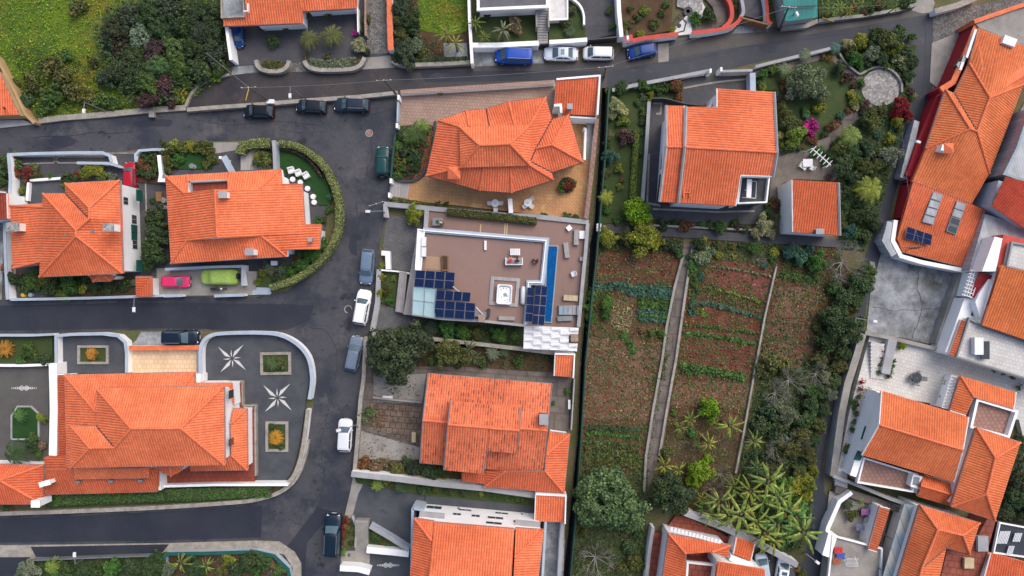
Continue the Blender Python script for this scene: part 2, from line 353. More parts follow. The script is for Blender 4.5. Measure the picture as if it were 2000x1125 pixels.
# ---------------------------------------------------------------- roofs and houses
TP = [(0., 0.), (.3, 0.), (.42, .045), (.66, .065), (.88, .045), (1., 0.)]
def tile_face(mb, P, st=.3):
    """P: world polygon, first edge is the eave; corrugated strips of cover tiles run up the slope, boundary to boundary"""
    a, b = P[0], P[1]; e = (b-a).xy.normalized(); n = Vector((-e.y, e.x)); c = sum((Vector(p) for p in P), Vector())/len(P)
    if (c-a).xy.dot(n) < 0: n = -n
    Q = [((p-a).xy.dot(e), (p-a).xy.dot(n), p.z) for p in P]; m = len(Q)
    run = max(q[1] for q in Q); sl = math.hypot(1, (max(q[2] for q in Q)-min(q[2] for q in Q))/max(run, .5))
    u0, u1 = min(q[0] for q in Q), max(q[0] for q in Q); cuts = {}
    k0, k1 = math.floor(u0/st), math.ceil(u1/st)
    for k in range(k0, k1+1):
        for f, h in TP[:-1]: cuts[(k+f)*st] = h
    def prof(u):
        f = (u/st) % 1
        for (a0, h0), (a1, h1) in zip(TP, TP[1:]):
            if f <= a1: return h0+(h1-h0)*(f-a0)/(a1-a0)
        return 0
    us = sorted(set([u for u in cuts if u0 < u < u1]+[q[0] for q in Q]))
    us = [u for i, u in enumerate(us) if i == 0 or u-us[i-1] > 1e-3]
    def hits(u):
        r = []
        for i in range(m):
            p, q = Q[i], Q[(i+1) % m]
            if (p[0]-u)*(q[0]-u) < 0: t = (u-p[0])/(q[0]-p[0]); r.append((p[1]+t*(q[1]-p[1]), p[2]+t*(q[2]-p[2])))
        return sorted(r)
    for ua, ub in zip(us, us[1:]):
        d = min(1e-3, (ub-ua)*.2); A, B = hits(ua+d), hits(ub-d)
        if len(A) != len(B) or len(A) % 2: continue
        ha, hb = prof(ua+1e-4), prof(ub-1e-4)
        for i in range(0, len(A), 2):
            vs = []; uv = []
            for u, (vv, z), h in ((ua, A[i], ha), (ub, B[i], hb), (ub, B[i+1], hb), (ua, A[i+1], ha)):
                w_ = a.xy+e*u+n*vv; vs.append((w_.x, w_.y, z+h)); uv.append((u, vv*sl))
            f = (0, 1, 2, 3)
            ar = area([v_[:2] for v_ in vs])
            if ar < 0: f = (3, 2, 1, 0)
            mb.add(vs, [f], uv)
def px_inset(V, ov):
    return inset([U(*p) for p in V], ov)
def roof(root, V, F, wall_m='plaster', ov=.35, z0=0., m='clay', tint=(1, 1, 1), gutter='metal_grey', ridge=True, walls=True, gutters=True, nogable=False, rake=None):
    W = [U(*p) for p in V]; mb = MB(); E = {}
    for fi, f in enumerate(F):
        P = [W[i] for i in f]; tile_face(mb, P)
        for i in range(len(f)): E.setdefault(tuple(sorted((f[i], f[(i+1) % len(f)]))), []).append(fi)
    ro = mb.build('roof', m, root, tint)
    under = MB()
    for f in F:
        P = [W[i] for i in f]
        if area(P) < 0: P = P[::-1]
        under.add([(p.x, p.y, p.z-.4) for p in P], [tuple(range(len(P)))])
    under.build('roof_deck', 'ridge_clay', ro)
    cen = [sum((W[i] for i in f), Vector())/len(f) for f in F]; zmin = min(p.z for p in W)
    gut = MB()
    def nrm(f):
        n_ = Vector()
        for i in range(len(f)): n_ += (W[f[i]]-W[f[0]]).cross(W[f[(i+1) % len(f)]]-W[f[0]])
        n_.normalize(); return n_ if n_.z > 0 else -n_
    for (i, j), fs in E.items():
        a, b = W[i], W[j]
        if len(fs) == 2:
            mid = (a+b)/2; cv = (cen[fs[1]]-mid).dot(nrm(F[fs[0]]))
            if cv < -.02 and ridge: MB().tube(a+Vector((0, 0, .05)), b+Vector((0, 0, .05)), .14, n=8).build('ridge_cap', 'ridge_clay', ro, None)
            elif cv > .03: MB().tube(a+Vector((0, 0, .05)), b+Vector((0, 0, .05)), .07, n=5).build('valley_flashing', 'metal_dark', ro)
        else:
            if abs(a.z-b.z) < .12 and gutters: gut.tube(a-Vector((0, 0, .06)), b-Vector((0, 0, .06)), .065, n=6)
            elif abs(a.z-b.z) >= .12 and not nogable:
                MB().add([a, b, Vector((b.x, b.y, zmin-.1)), Vector((a.x, a.y, zmin-.1))], [(0, 1, 2, 3)]).build('gable', wall_m, root)
                MB().tube(a+Vector((0, 0, .03)), b+Vector((0, 0, .03)), .07, n=4).build('rake_capping', rake or wall_m, ro)
    if gut.v: gut.build('gutter', gutter, ro)
    if walls:
        # footprint: outer loop
        adj = {}
        for (i, j), fs in E.items():
            if len(fs) == 1: adj.setdefault(i, []).append(j); adj.setdefault(j, []).append(i)
        s0 = next(iter(adj)); loop = [s0]; prev = None; cur = s0
        while True:
            nx = [k for k in adj[cur] if k != prev]
            if not nx: break
            prev, cur = cur, nx[0]
            if cur == s0 or len(loop) > 60: break
            loop.append(cur)
        P = inset([W[i] for i in loop], ov); b = MB().prism(P, z0, zmin-.12); b.build('wall', wall_m, root)
        return ro, P, loop
    return ro, None, None
def vert_panel(root, p, q, f, wd, zb, ht, m='window_glass', frame='white', name='window', proud=.05):
    """a window on the vertical wall between plan points p and q at fraction f"""
    p, q = Vector(p[:2]), Vector(q[:2]); d = (q-p).normalized(); n = Vector((d.y, -d.x)); c = p+(q-p)*f
    side = n*proud; rz = math.atan2(d.y, d.x)
    o = MB().box((c.x, c.y, zb+ht/2), (wd, proud*2, ht), rz).build(name, frame, root)
    for k in (-1, 1):
        MB().box((c.x+d.x*k*wd/4, c.y+d.y*k*wd/4, zb+ht/2), (wd/2-.1, proud*2+.05, ht-.14), rz).build('pane', m, o)
def flat(root, name, pts, z, z0, m, label=None, parapet=None):
    """pts in photo pixels at height z; parapet=(height, width, material)"""
    P = [U(x, y, z) for x, y in pts]
    o = MB().prism(P, z0, z).build(name, m, root)
    if parapet:
        h, wd, pm = parapet; Q = [Vector((p.x, p.y, 0)) for p in P]
        MB().strip(Q, wd, z0 if len(parapet) > 3 else z-.05, z+h, True).build('parapet', pm, root)
    return o
def chimney(root, x, y, zt, w_=.9, d_=.7, h=1.4, rz=0., m='plaster', cap='plaster_grey', name='chimney'):
    p = U(x, y, zt); c = MB().box((p.x, p.y, zt-h/2), (w_, d_, h), rz).build(name, m, root)
    MB().box((p.x, p.y, zt+.05), (w_+.16, d_+.16, .1), rz).build('cap', cap, c); return c
def house(label, x, y, name='house', cat='house'): return thing(name, label, cat, x, y)
def solar(root_label, quad, nx, ny, z, tilt, name='solar_panel_array', parent=None, group=None):
    """quad: 4 photo px corners (tl, tr, br, bl) -> cells of separate panels; z at top row, bottom row z-tilt"""
    x, y = quad[0]; r = parent or thing(name, root_label, 'solar panels', x, y, z, group)
    c = [U(*quad[0], z), U(*quad[1], z), U(*quad[2], z-tilt), U(*quad[3], z-tilt)]
    L_ = lambda u, v_: (c[0]*(1-u)+c[1]*u)*(1-v_)+(c[3]*(1-u)+c[2]*u)*v_
    sx = (c[1]-c[0]).length/nx; sy = (c[3]-c[0]).length/ny
    for i in range(nx):
        for j in range(ny):
            e = .02; q = [L_((i+e)/nx, (j+e)/ny), L_((i+1-e)/nx, (j+e)/ny), L_((i+1-e)/nx, (j+1-e)/ny), L_((i+e)/nx, (j+1-e)/ny)]
            fr = MB().add([p-Vector((0, 0, .05)) for p in q]+q, [(3, 2, 1, 0), (0, 1, 5, 4), (1, 2, 6, 5), (2, 3, 7, 6), (3, 0, 4, 7), (7, 6, 5, 4)]).build('panel', 'metal_grey', r)
            g = [L_((i+.05)/nx, (j+.04)/ny), L_((i+.95)/nx, (j+.04)/ny), L_((i+.95)/nx, (j+.96)/ny), L_((i+.05)/nx, (j+.96)/ny)]
            MB().add([p+Vector((0, 0, .006)) for p in g], [(3, 2, 1, 0)], [(0, 0), (sx, 0), (sx, sy), (0, sy)]).build('cells', 'solar_cells', fr)
    return r
# ---------------------------------------------------------------- cars
def loft(secs, closed_ends=True):
    """secs: list of rings with the same number of points"""
    b = MB(); n = len(secs[0]); vs = [p for s_ in secs for p in s_]; fs = []
    for i in range(len(secs)-1):
        for k in range(n-1): fs.append((i*n+k, i*n+k+1, (i+1)*n+k+1, (i+1)*n+k))
    if closed_ends: fs += [tuple(range(n))[::-1], tuple(range((len(secs)-1)*n, len(secs)*n))]
    return b.add(vs, fs)
def make_car(kind):
    """front towards +x, wheels on z=0; returns an untagged root"""
    D = dict(hatch=(4.0, 1.72, 1.46, .93, -1.85, -1.55, .45, 1.12), wagon=(4.6, 1.78, 1.46, .93, -2.2, -1.85, .45, 1.2), sedan=(4.5, 1.76, 1.42, .93, -1.55, -.85, .35, 1.15),
             suv=(4.4, 1.82, 1.66, 1.05, -2.1, -1.85, .45, 1.1), van=(4.9, 1.9, 1.95, 1.1, -2.4, -2.25, 1.0, 1.75), jeep=(3.7, 1.65, 1.68, 1.05, -1.7, -1.6, .3, .62), mpv=(4.2, 1.74, 1.58, 1.0, -2.0, -1.75, .75, 1.5))
    Ln, Wd, Ht, zb, xb0, xt0, xt1, xb1 = D[kind]
    hl, hw = Ln/2, Wd/2; r = bpy.data.objects.new('parked_car', None); C.objects.link(r); r.empty_display_size = .3
    P = 'car_paint'
    # body: stations nose to tail
    st = []
    for i in range(25):
        t = i/24; x = -hl+Ln*t; s_ = abs(2*t-1)
        wx = hw*(1-.34*max(0, (s_-.7)/.3)**2.4); zt = zb
        if x > xb1: k = (x-xb1)/(hl-xb1); zt = zb-.04-.22*k**1.6-.12*max(0, k-.85)/.15
        if x < xb0: k = (xb0-x)/max(.05, hl+xb0); zt = zb+.02-.14*k**1.5
        zl = .22+.12*max(0, (s_-.85)/.15)
        ring = [(-wx*.94, zl), (-wx, .5), (-wx*1.0, .72), (-wx*.955, zt-.07), (-wx*.86, zt), (-wx*.45, zt+.035), (0, zt+.045), (wx*.45, zt+.035), (wx*.86, zt), (wx*.955, zt-.07), (wx, .72), (wx, .5), (wx*.94, zl)]
        st.append([(x, y_, z_) for y_, z_ in ring])
    body = loft(st).build('body', P, r, smooth=True)
    # greenhouse
    wb, wt = hw*.90, hw*.74; gs = []
    for i in range(9):
        z = i/8; zz = zb-.02+(Ht-zb)*min(1, z*1.08); kk = z**1.25
        xa = xb0+(xt0-xb0)*kk; xc = xb1+(xt1-xb1)*kk; ww = wb+(wt-wb)*kk; cr = .08
        gs.append([(xa, -ww*.9, zz), (xa+.12, -ww, zz), (xc-.35, -ww, zz), (xc-.1, -ww*.86, zz), (xc, -ww*.4, zz), (xc+.03, 0, zz), (xc, ww*.4, zz), (xc-.1, ww*.86, zz), (xc-.35, ww, zz), (xa+.12, ww, zz), (xa, ww*.9, zz), (xa-.04, 0, zz), (xa, -ww*.9, zz)])
    b = loft(gs, False); top = gs[-1][:-1]; n = len(top); cx = sum(p[0] for p in top)/n
    mid = [(cx+(p[0]-cx)*.8, p[1]*.75, Ht+.05) for p in top]; cm = [(cx+(p[0]-cx)*.3, p[1]*.3, Ht+.075) for p in top]
    for A_, B_ in ((top, mid), (mid, cm)): b.add(A_+B_, [(k, (k+1) % n, n+(k+1) % n, n+k) for k in range(n)])
    b.add(cm, [tuple(range(n))]); b.build('cabin', P, r, smooth=True)
    def pane(name, q, g=3, bul=.03):
        vs = []; a, c_, d, e = [Vector(p) for p in q]; nn = (c_-a).cross(e-a).normalized()
        if nn.z < 0: nn = -nn
        for j in range(g+1):
            for i in range(g*2+1):
                u, v_ = i/(g*2), j/g; vs.append((a*(1-u)+c_*u)*(1-v_)+(e*(1-u)+d*u)*v_+nn*(.035+bul*(1-(2*u-1)**2)))
        m_ = g*2+1; MB().add(vs, [(j*m_+i, j*m_+i+1, (j+1)*m_+i+1, (j+1)*m_+i) for j in range(g) for i in range(g*2)]).build(name, 'car_glass', r, smooth=True)
    dz = Ht-zb
    def gp(k, fr, wf):
        kk = k**1.25; x = (xb1+(xt1-xb1)*kk) if fr else (xb0+(xt0-xb0)*kk); return (x-(.03 if fr else -.02), wf*(wb+(wt-wb)*kk)*.86, zb+dz*min(1, k*1.08))
    pane('windscreen', [gp(.06, 1, -1), gp(.06, 1, 1), gp(.93, 1, .95), gp(.93, 1, -.95)], bul=.06)
    if kind != 'covered': pane('rear_window', [gp(.12, 0, 1), gp(.12, 0, -1), gp(.9, 0, -.95), gp(.9, 0, .95)])
    for s_ in (-1, 1):
        w1, w2 = wb+(wt-wb)*.05, wb+(wt-wb)*.8; z1, z2 = zb+dz*.1, zb+dz*.86
        xm = (xb0+xb1)/2-.1
        for xa, xc, xa2, xc2 in ((xm+.04, xb1-.42, xm+.04, xt1-.08), (xb0+.3, xm-.04, xt0+.22, xm-.04)):
            vs = [(xa, s_*(w1+.012), z1), (xc, s_*(w1+.012), z1), (xc2, s_*(w2+.012), z2), (xa2, s_*(w2+.012), z2)]
            MB().add(vs, [(0, 1, 2, 3)]).build('side_window', 'car_glass', r)
        MB().box((hl-.22, s_*hw*.63, zb-.3), (.3, .26, .14), s_*-.45).build('headlight', 'headlamp', r)
        MB().box((-hl+.16, s_*hw*.66, zb-.12), (.16, .28, .18), s_*.4).build('tail_light', 'taillamp', r)
        MB().box((xb1-.38, s_*(hw+.05), zb+.08), (.13, .18, .12), 0, .8).build('mirror', P, r)
        for x in (hl*.63, -hl*.62):
            wh = MB().tube((x, s_*(hw-.2), .32), (x, s_*(hw+.02), .32), .33, n=18).build('wheel', 'rubber', r)
            MB().tube((x, s_*(hw), .32), (x, s_*(hw+.035), .32), .21, n=12).build('rim', 'rim', wh)
    MB().box((hl-.03, 0, .42), (.12, Wd*.8, .22)).build('front_bumper', 'metal_dark', r); MB().box((-hl+.03, 0, .42), (.12, Wd*.8, .22)).build('rear_bumper', P, r)
    MB().box((hl+.04, 0, .45), (.02, .5, .11)).build('number_plate', 'white', r)
    if kind in ('suv', 'wagon', 'van'):
        for s_ in (-1, 1): MB().tube((xt0+.2, s_*wt*.92, Ht+.07), (xt1-.15, s_*wt*.92, Ht+.07), .025).build('roof_rail', 'rim', r)
    if kind == 'van':
        for k in range(3): x = xt0+.55+k*.75; MB().box((x, 0, Ht+.07), (.07, Wd*.7, .03)).build('roof_rib', P, r)
    if kind == 'sedan': MB().box((-.15, 0, Ht+.07), (.5, .75, .02)).build('sunroof', 'car_glass', r)
    if kind == 'jeep': MB().tube((-hl-.02, 0, .95), (-hl-.24, 0, .95), .33, n=16).build('spare_wheel', 'rubber', r)
    return r
CARP = {}
def colour_tree(o, col):
    if o.type == 'MESH' and o.data.materials and o.data.materials[0].name == 'car_paint': o.color = (*col, 1)
    for c in o.children: colour_tree(c, col)
def car(kind, x, y, ang, col, label, cat='car', name='parked_car', ln=None, group=None, z=0.):
    """ang: heading of the nose in degrees, counter-clockwise from the right of the photo"""
    if kind not in CARP: r = CARP[kind] = make_car(kind)
    else: r = copy_tree(CARP[kind])
    r.name = name; p = U(x, y, z+.9); r.location = (p.x, p.y, z+.02); r.rotation_euler.z = math.radians(ang)
    if ln: r.scale = (ln/15.4/{'hatch': 4., 'wagon': 4.6, 'sedan': 4.5, 'suv': 4.4, 'van': 4.9, 'jeep': 3.7, 'mpv': 4.2}[kind],)*3
    colour_tree(r, col)
    if group and 'group' in r.keys() and not group: pass
    return tag(r, label, cat, (x, y), group)
# ---------------------------------------------------------------- plants
def quads_mesh(cen, nrm, size, jit, asp=1.5):
    n = len(cen); t = RNG.normal(size=(n, 3)); nrm = nrm+RNG.normal(size=(n, 3))*jit; nrm /= np.linalg.norm(nrm, axis=1)[:, None]+1e-9
    a = np.cross(nrm, t); a /= np.linalg.norm(a, axis=1)[:, None]+1e-9; b = np.cross(nrm, a); s = size*RNG.uniform(.6, 1.3, size=(n, 1))
    V = np.stack([cen-a*s*asp/2, cen-b*s/2, cen+a*s*asp/2, cen+b*s/2], 1).reshape(-1, 3); return V
def np_mesh(name, V, m, nv=4):
    me = bpy.data.meshes.new(name); n = len(V)//nv; me.vertices.add(len(V)); me.vertices.foreach_set('co', V.astype(np.float32).ravel())
    me.loops.add(len(V)); me.loops.foreach_set('vertex_index', np.arange(len(V), dtype=np.int32)); me.polygons.add(n)
    me.polygons.foreach_set('loop_start', np.arange(0, len(V), nv, dtype=np.int32)); me.polygons.foreach_set('loop_total', np.full(n, nv, dtype=np.int32))
    me.materials.append(MATS[m]); me.update(calc_edges=True); return me
def blob(n, ncl, rcl, leaf, sq=.75, jit=.55, lobes=.25, zc=.8):
    d = RNG.normal(size=(ncl, 3)); d /= np.linalg.norm(d, axis=1)[:, None]; rad = RNG.uniform(.35, 1-rcl*.7, size=(ncl, 1)); cl = d*rad; cl[:, 2] = cl[:, 2]*sq
    ph = RNG.uniform(0, 6.28, 3); ang = np.arctan2(cl[:, 1], cl[:, 0]); k = 1+lobes*(np.sin(2*ang+ph[0])*.4+np.sin(3*ang+ph[1])*.5+np.sin(5*ang+ph[2])*.35); cl[:, 0] *= k; cl[:, 1] *= k
    idx = RNG.integers(0, ncl, n); dd = RNG.normal(size=(n, 3)); dd[:, 2] = np.abs(dd[:, 2])*.9-.25; dd /= np.linalg.norm(dd, axis=1)[:, None]
    rr = rcl*RNG.uniform(.55, 1.1, size=(n, 1))*RNG.uniform(.7, 1.25, size=(ncl, 1))[idx]; P = cl[idx]+dd*rr; P[:, 2] += zc
    P[:, 2] = np.maximum(P[:, 2], .05)
    return quads_mesh(P, dd+np.array([0, 0, .5]), leaf, jit)
def limb_mesh(n=6, h=.8, r=.07, spread=.6, twigs=0, name='trunk'):
    b = MB(); b.tube((0, 0, 0), (.02, .02, h*.45), r, r*.7, 7)
    for k in range(n):
        a = 6.28*k/n+random.uniform(-.3, .3); s = spread*random.uniform(.6, 1); p = Vector((s*math.cos(a), s*math.sin(a), h*random.uniform(.85, 1.15)))
        q = Vector((.02, .02, h*.4)).lerp(p, .5)+Vector((0, 0, -.06)); b.tube((.02, .02, h*.4), q, r*.55, r*.35, 5); b.tube(q, p, r*.35, r*.12, 5)
        for j in range(twigs):
            aa = a+random.uniform(-.9, .9); e = p.lerp(q, random.uniform(0, .8)); L_ = random.uniform(.25, .5)
            f = e+Vector((math.cos(aa)*L_, math.sin(aa)*L_, random.uniform(.0, .25))); b.tube(e, f, r*.16, r*.07, 4)
            for i in range(4):
                a3 = aa+random.uniform(-1.1, 1.1); g = e.lerp(f, random.uniform(.3, 1)); L3 = random.uniform(.12, .28); b.tube(g, g+Vector((math.cos(a3)*L3, math.sin(a3)*L3, random.uniform(-.02, .15))), r*.08, r*.03, 3)
    return b
def frond_blades(nf, ln, lw, droop, rise, seg=6, leaflets=True, jit=.15, zc=0., rows=1):
    """palm crown: arching rachis with narrow leaflets on both sides"""
    b = MB()
    for rw in range(rows):
        for k in range(nf):
            a = 6.28*(k+rw*.5)/nf+random.uniform(-jit, jit); L_ = ln*random.uniform(.8, 1.08)*(1-.28*rw); d = Vector((math.cos(a), math.sin(a), 0)); s = Vector((-d.y, d.x, 0)); pts = []
            for i in range(seg+1):
                t = i/seg; pts.append(d*L_*t*(1-.1*t)+Vector((0, 0, zc+(rise+.25*rw)*t-droop*t*t)))
            for i in range(seg):
                p, q = pts[i], pts[i+1]; b.add([p-s*.012, q-s*.008, q+s*.008+Vector((0, 0, .004)), p+s*.012+Vector((0, 0, .004))], [(0, 1, 2, 3)])
                if leaflets:
                    for j in range(4):
                        t = (i+(j+.5)/4)/seg; c = p.lerp(q, (j+.5)/4); l2 = lw*math.sin(math.pi*min(1, t*.85+.14))**.7
                        for sg in (-1, 1):
                            tip = c+s*sg*l2+d*l2*.55+Vector((0, 0, -.25*l2)); wv = d*.02; b.add([c-wv, c+wv, tip], [(0, 1, 2)])
    return b
def banana_blades(nf, ln, lw, zc):
    b = MB()
    for k in range(nf):
        a = 6.28*k/nf+random.uniform(-.35, .35); L_ = ln*random.uniform(.65, 1.1); d = Vector((math.cos(a), math.sin(a), 0)); s = Vector((-d.y, d.x, 0)); seg = 7; rs = random.uniform(.25, .6); prev = None
        for i in range(seg+1):
            t = i/seg; c = d*L_*t*(1-.12*t)+Vector((0, 0, zc+rs*t-.95*t*t*rs*1.3)); wv = lw*(math.sin(math.pi*min(1, .12+t*.86))**.6)*random.uniform(.82, 1.08)
            row = [c-s*wv-Vector((0, 0, wv*.45)), c, c+s*wv-Vector((0, 0, wv*.45))]
            if prev and i > 1:
                g = random.uniform(.0, .1)*(1 if random.random() < .6 else 0)
                for A_, B_ in ((0, 1), (1, 2)): b.add([prev[A_].lerp(row[A_], g), prev[B_], row[B_], row[A_]], [(0, 1, 2, 3)])
            prev = row
    return b
def midribs(nf, ln, zc): pass
PROTO = {}
def proto(kind):
    if kind in PROTO: return PROTO[kind]
    r = bpy.data.objects.new(kind, None); C.objects.link(r); r.empty_display_size = .2
    def part(nm, me, col=None):
        o = bpy.data.objects.new(nm, me); C.objects.link(o); o.parent = r
        if col: o.color = (*col, 1)
        return o
    k = kind[:-1]
    if k == 'big': part('crown', np_mesh('crown', blob(15000, 90, .21, .06, .6, .75, .3), 'leaf')); limb_mesh(8, .8, .06, .6).build('trunk', 'bark', r)
    elif k == 'tree': part('crown', np_mesh('crown', blob(5200, 40, .27, .095, .65, .7, .4), 'leaf')); limb_mesh(6, .8, .06, .5).build('trunk', 'bark', r)
    elif k == 'bush': part('crown', np_mesh('crown', blob(1500, 22, .32, .16, .6, .75, .4, .6), 'leaf')); limb_mesh(5, .5, .05, .4).build('stem', 'bark', r)
    elif k == 'ball': part('crown', np_mesh('crown', blob(2600, 60, .24, .085, .85, .35, 0., .8), 'leaf')); limb_mesh(4, .6, .06, .3).build('trunk', 'bark', r)
    elif k == 'flow':
        part('foliage', np_mesh('foliage', blob(1100, 18, .36, .16, .6, .6, .3, .6), 'leaf')); part('blossom', np_mesh('blossom', blob(420, 16, .42, .13, .7, .5, .3, .72), 'leaf')); limb_mesh(5, .5, .05, .4).build('stem', 'bark', r)
    elif k == 'palm': frond_blades(13, 1.1, .22, .7, .4, zc=.9, rows=1).build('fronds', 'leaf', r); MB().tube((0, 0, 0), (0, 0, .9), .10, .08, 9).build('trunk', 'bark', r)
    elif k == 'cyc': frond_blades(22, 1., .16, .45, .3, zc=.35, rows=2).build('fronds', 'leaf', r); MB().tube((0, 0, 0), (0, 0, .4), .17, .14, 9).build('trunk', 'bark', r)
    elif k == 'spik': frond_blades(26, 1., .05, .25, .55, zc=.2, rows=3, seg=3).build('leaves', 'leaf', r); MB().tube((0, 0, 0), (0, 0, .25), .12, .1, 7).build('stem', 'bark', r)
    elif k == 'ban':
        banana_blades(8, 1.15, .066, 1.15).build('leaves', 'leaf', r); MB().tube((0, 0, 0), (0, 0, 1.2), .10, .06, 9).build('stem', 'bark', r)
        banana_blades(4, .75, .045, 1.0).build('dead_leaves', 'leaf', r, (.20, .13, .05))
    elif k == 'bare': limb_mesh(9, .7, .06, .75, 7).build('branches', 'bark_pale', r)
    PROTO[kind] = r; r['_p'] = 1
    return r
USED = set()
LC = dict(dk=(.042, .072, .028), dd=(.046, .064, .036), md=(.055, .10, .024), lt=(.12, .17, .032), yl=(.17, .19, .025), br=(.13, .22, .012), gy=(.12, .15, .095), pg=(.24, .25, .12), ol=(.075, .085, .025),
          rs=(.14, .065, .03), pu=(.068, .038, .038), rd=(.22, .012, .02), bg=(.045, .11, .085), tn=(.17, .125, .08), mg=(.42, .01, .22), gr=(.05, .12, .025), ft=(.075, .135, .05), or_=(.30, .15, .02), hg=(.17, .20, .075))
CN = dict(dk='dark green', dd='very dark green', md='mid green', lt='light green', yl='yellow green', br='bright green', gy='grey green', pg='pale cream green', ol='olive green', rs='rusty brown', pu='purple red', rd='deep red',
          bg='blue green', tn='straw brown', mg='magenta', gr='fresh green', ft='soft green', or_='orange yellow', hg='pale green')
KN = dict(big=('broad spreading tree', 'tree', 'broadleaf_tree'), tree=('leafy tree', 'tree', 'leafy_tree'), bush=('leafy bush', 'bush', 'garden_bush'), ball=('clipped round shrub', 'shrub', 'round_shrub'), flow=('flowering shrub', 'shrub', 'flowering_shrub'),
          palm=('feathery palm', 'palm', 'palm_tree'), cyc=('low cycad palm', 'palm', 'cycad'), spik=('spiky leaved plant', 'plant', 'spiky_plant'), ban=('banana plant', 'banana plant', 'banana_plant'), bare=('leafless grey tree', 'tree', 'bare_tree'))
NV = dict(big=3, tree=4, bush=4, ball=1, flow=2, palm=2, cyc=2, spik=2, ban=4, bare=2)
pc = 0
def plant(k, c, x, y, r, z0=0., hz=None, fl=None, label=None, group=None):
    global pc; pc += 1; kd = k+'abcd'[pc % NV[k]]
    p = proto(kd)
    if kd in USED: o = copy_tree(p)
    else: o = p; USED.add(kd)
    if '_p' in o.keys(): del o['_p']
    R = r/S; h = R*(hz or dict(big=1.0, tree=1.1, bush=.95, ball=.9, flow=.9, palm=1.3, cyc=1., spik=1., ban=1.5, bare=1.2)[k]); h = min(h, 5.5) if k != 'ban' else min(max(h, 1.8), 3.4)
    zc = z0+h*dict(big=.9, tree=.9, bush=.7, ball=.9, flow=.7, palm=1., cyc=.5, spik=.5, ban=1.2, bare=.8)[k]
    q = U(x, y, zc); o.location = (q.x, q.y, z0); q2 = (H-zc)/H; o.scale = (R*q2*random.uniform(.95, 1.08), R*q2*random.uniform(.95, 1.08), h); o.rotation_euler.z = random.uniform(0, 6.28)
    col = Vector(LC[c]); j = random.uniform(.82, 1.2); col = (col.x*j*random.uniform(.9, 1.12), col.y*j, col.z*j*random.uniform(.85, 1.15))
    for ch in o.children:
        if ch.name.split('.')[0] in ('crown', 'foliage', 'fronds', 'leaves'): ch.color = (*col, 1)
        if ch.name.startswith('blossom'): ch.color = (*LC[fl or 'rd'], 1)
    kn, cat, nm = KN[k]; o.name = nm
    if label: tag(o, label, cat, (x, y), group)
    else:
        sz = '' if k in ('big',) else ('tiny ' if r < 8 else 'small ' if r < 13 else '' if r < 24 else 'large ')
        fn = (' with '+dict(rd='red', mg='magenta', yl='yellow', pg='cream', or_='orange', pu='purple')[fl]+' blossom') if fl else ''
        tag(o, sz+CN[c]+' '+kn+fn, cat, (x, y), group or ('banana plants in the plots' if k == 'ban' else None), True)
    return o
def plants(z0, s, group=None):
    """'kind colour x y r [flower]' ; ..."""
    for it in s.split(';'):
        t = it.split()
        if t: plant(t[0], t[1], float(t[2]), float(t[3]), float(t[4]), z0, None, t[5] if len(t) > 5 else None, None, group)
def in_poly(P, x, y):
    n = len(P); ins = np.zeros(len(x), bool)
    for i in range(n):
        x1, y1 = P[i][:2]; x2, y2 = P[(i+1) % n][:2]
        c = ((y1 > y) != (y2 > y)); xi = (x2-x1)*(y-y1)/((y2-y1) if y2 != y1 else 1e-9)+x1; ins ^= c & (x < xi)
    return ins
def scatter(name, label, poly, dens, size, col, z=.03, h=.12, m='leaf', asp=1.5, kind='stuff', up=1.):
    """a thin cover of leaf-sized faces over a patch given in photo pixels"""
    P = [U(x, y, z) for x, y in poly]; xs = [p.x for p in P]; ys = [p.y for p in P]; A = (max(xs)-min(xs))*(max(ys)-min(ys)); n = int(A*dens)
    x = RNG.uniform(min(xs), max(xs), n); y = RNG.uniform(min(ys), max(ys), n); k = in_poly(P, x, y); x, y = x[k], y[k]; n = len(x)
    cl = np.sin(x*1.7+np.sin(y*1.3)*2)*np.sin(y*1.9+np.sin(x*1.1)*2); keep = RNG.uniform(-1.2, 1, n) < cl+.3; x, y = x[keep], y[keep]; n = len(x)
    cen = np.stack([x, y, z+RNG.uniform(0, h, n)], 1); nr = np.tile([0, 0, up], (n, 1)).astype(float)
    me = np_mesh(name, quads_mesh(cen, nr, size, .5, asp), m); o = bpy.data.objects.new(name, me); C.objects.link(o); o.color = (*LC[col], 1); o['kind'] = kind; o['label'] = label; return o
def croprow(pts, wd, col, size=.22, dens=34, h=.35, label='row of leafy vegetables', cat='vegetable row'):
    """plants growing in one line: leaf clumps along the photo path"""
    V = []
    for (a, b) in zip(pts, pts[1:]):
        p, q = U(*a, .2), U(*b, .2); L_ = (q-p).length; n = int(L_*dens*max(wd, .3)); t = RNG.uniform(0, 1, n); nn = Vector((-(q-p).y, (q-p).x)).normalized()
        s = RNG.normal(0, .38, n).clip(-1, 1)*wd/2; cl = np.sin(t*L_*4.5)*.3+.7; V.append(np.stack([p.x+(q.x-p.x)*t+nn.x*s, p.y+(q.y-p.y)*t+nn.y*s, RNG.uniform(.05, h, n)*cl], 1))
    cen = np.concatenate(V); nr = np.tile([0, 0, 1.], (len(cen), 1)); me = np_mesh('vegetable_row', quads_mesh(cen, nr, size, .55, 1.5), 'leaf')
    o = bpy.data.objects.new('vegetable_row', me); C.objects.link(o); o.color = (*LC[col], 1); tag(o, label, cat, pts[len(pts)//2], None, True); return o
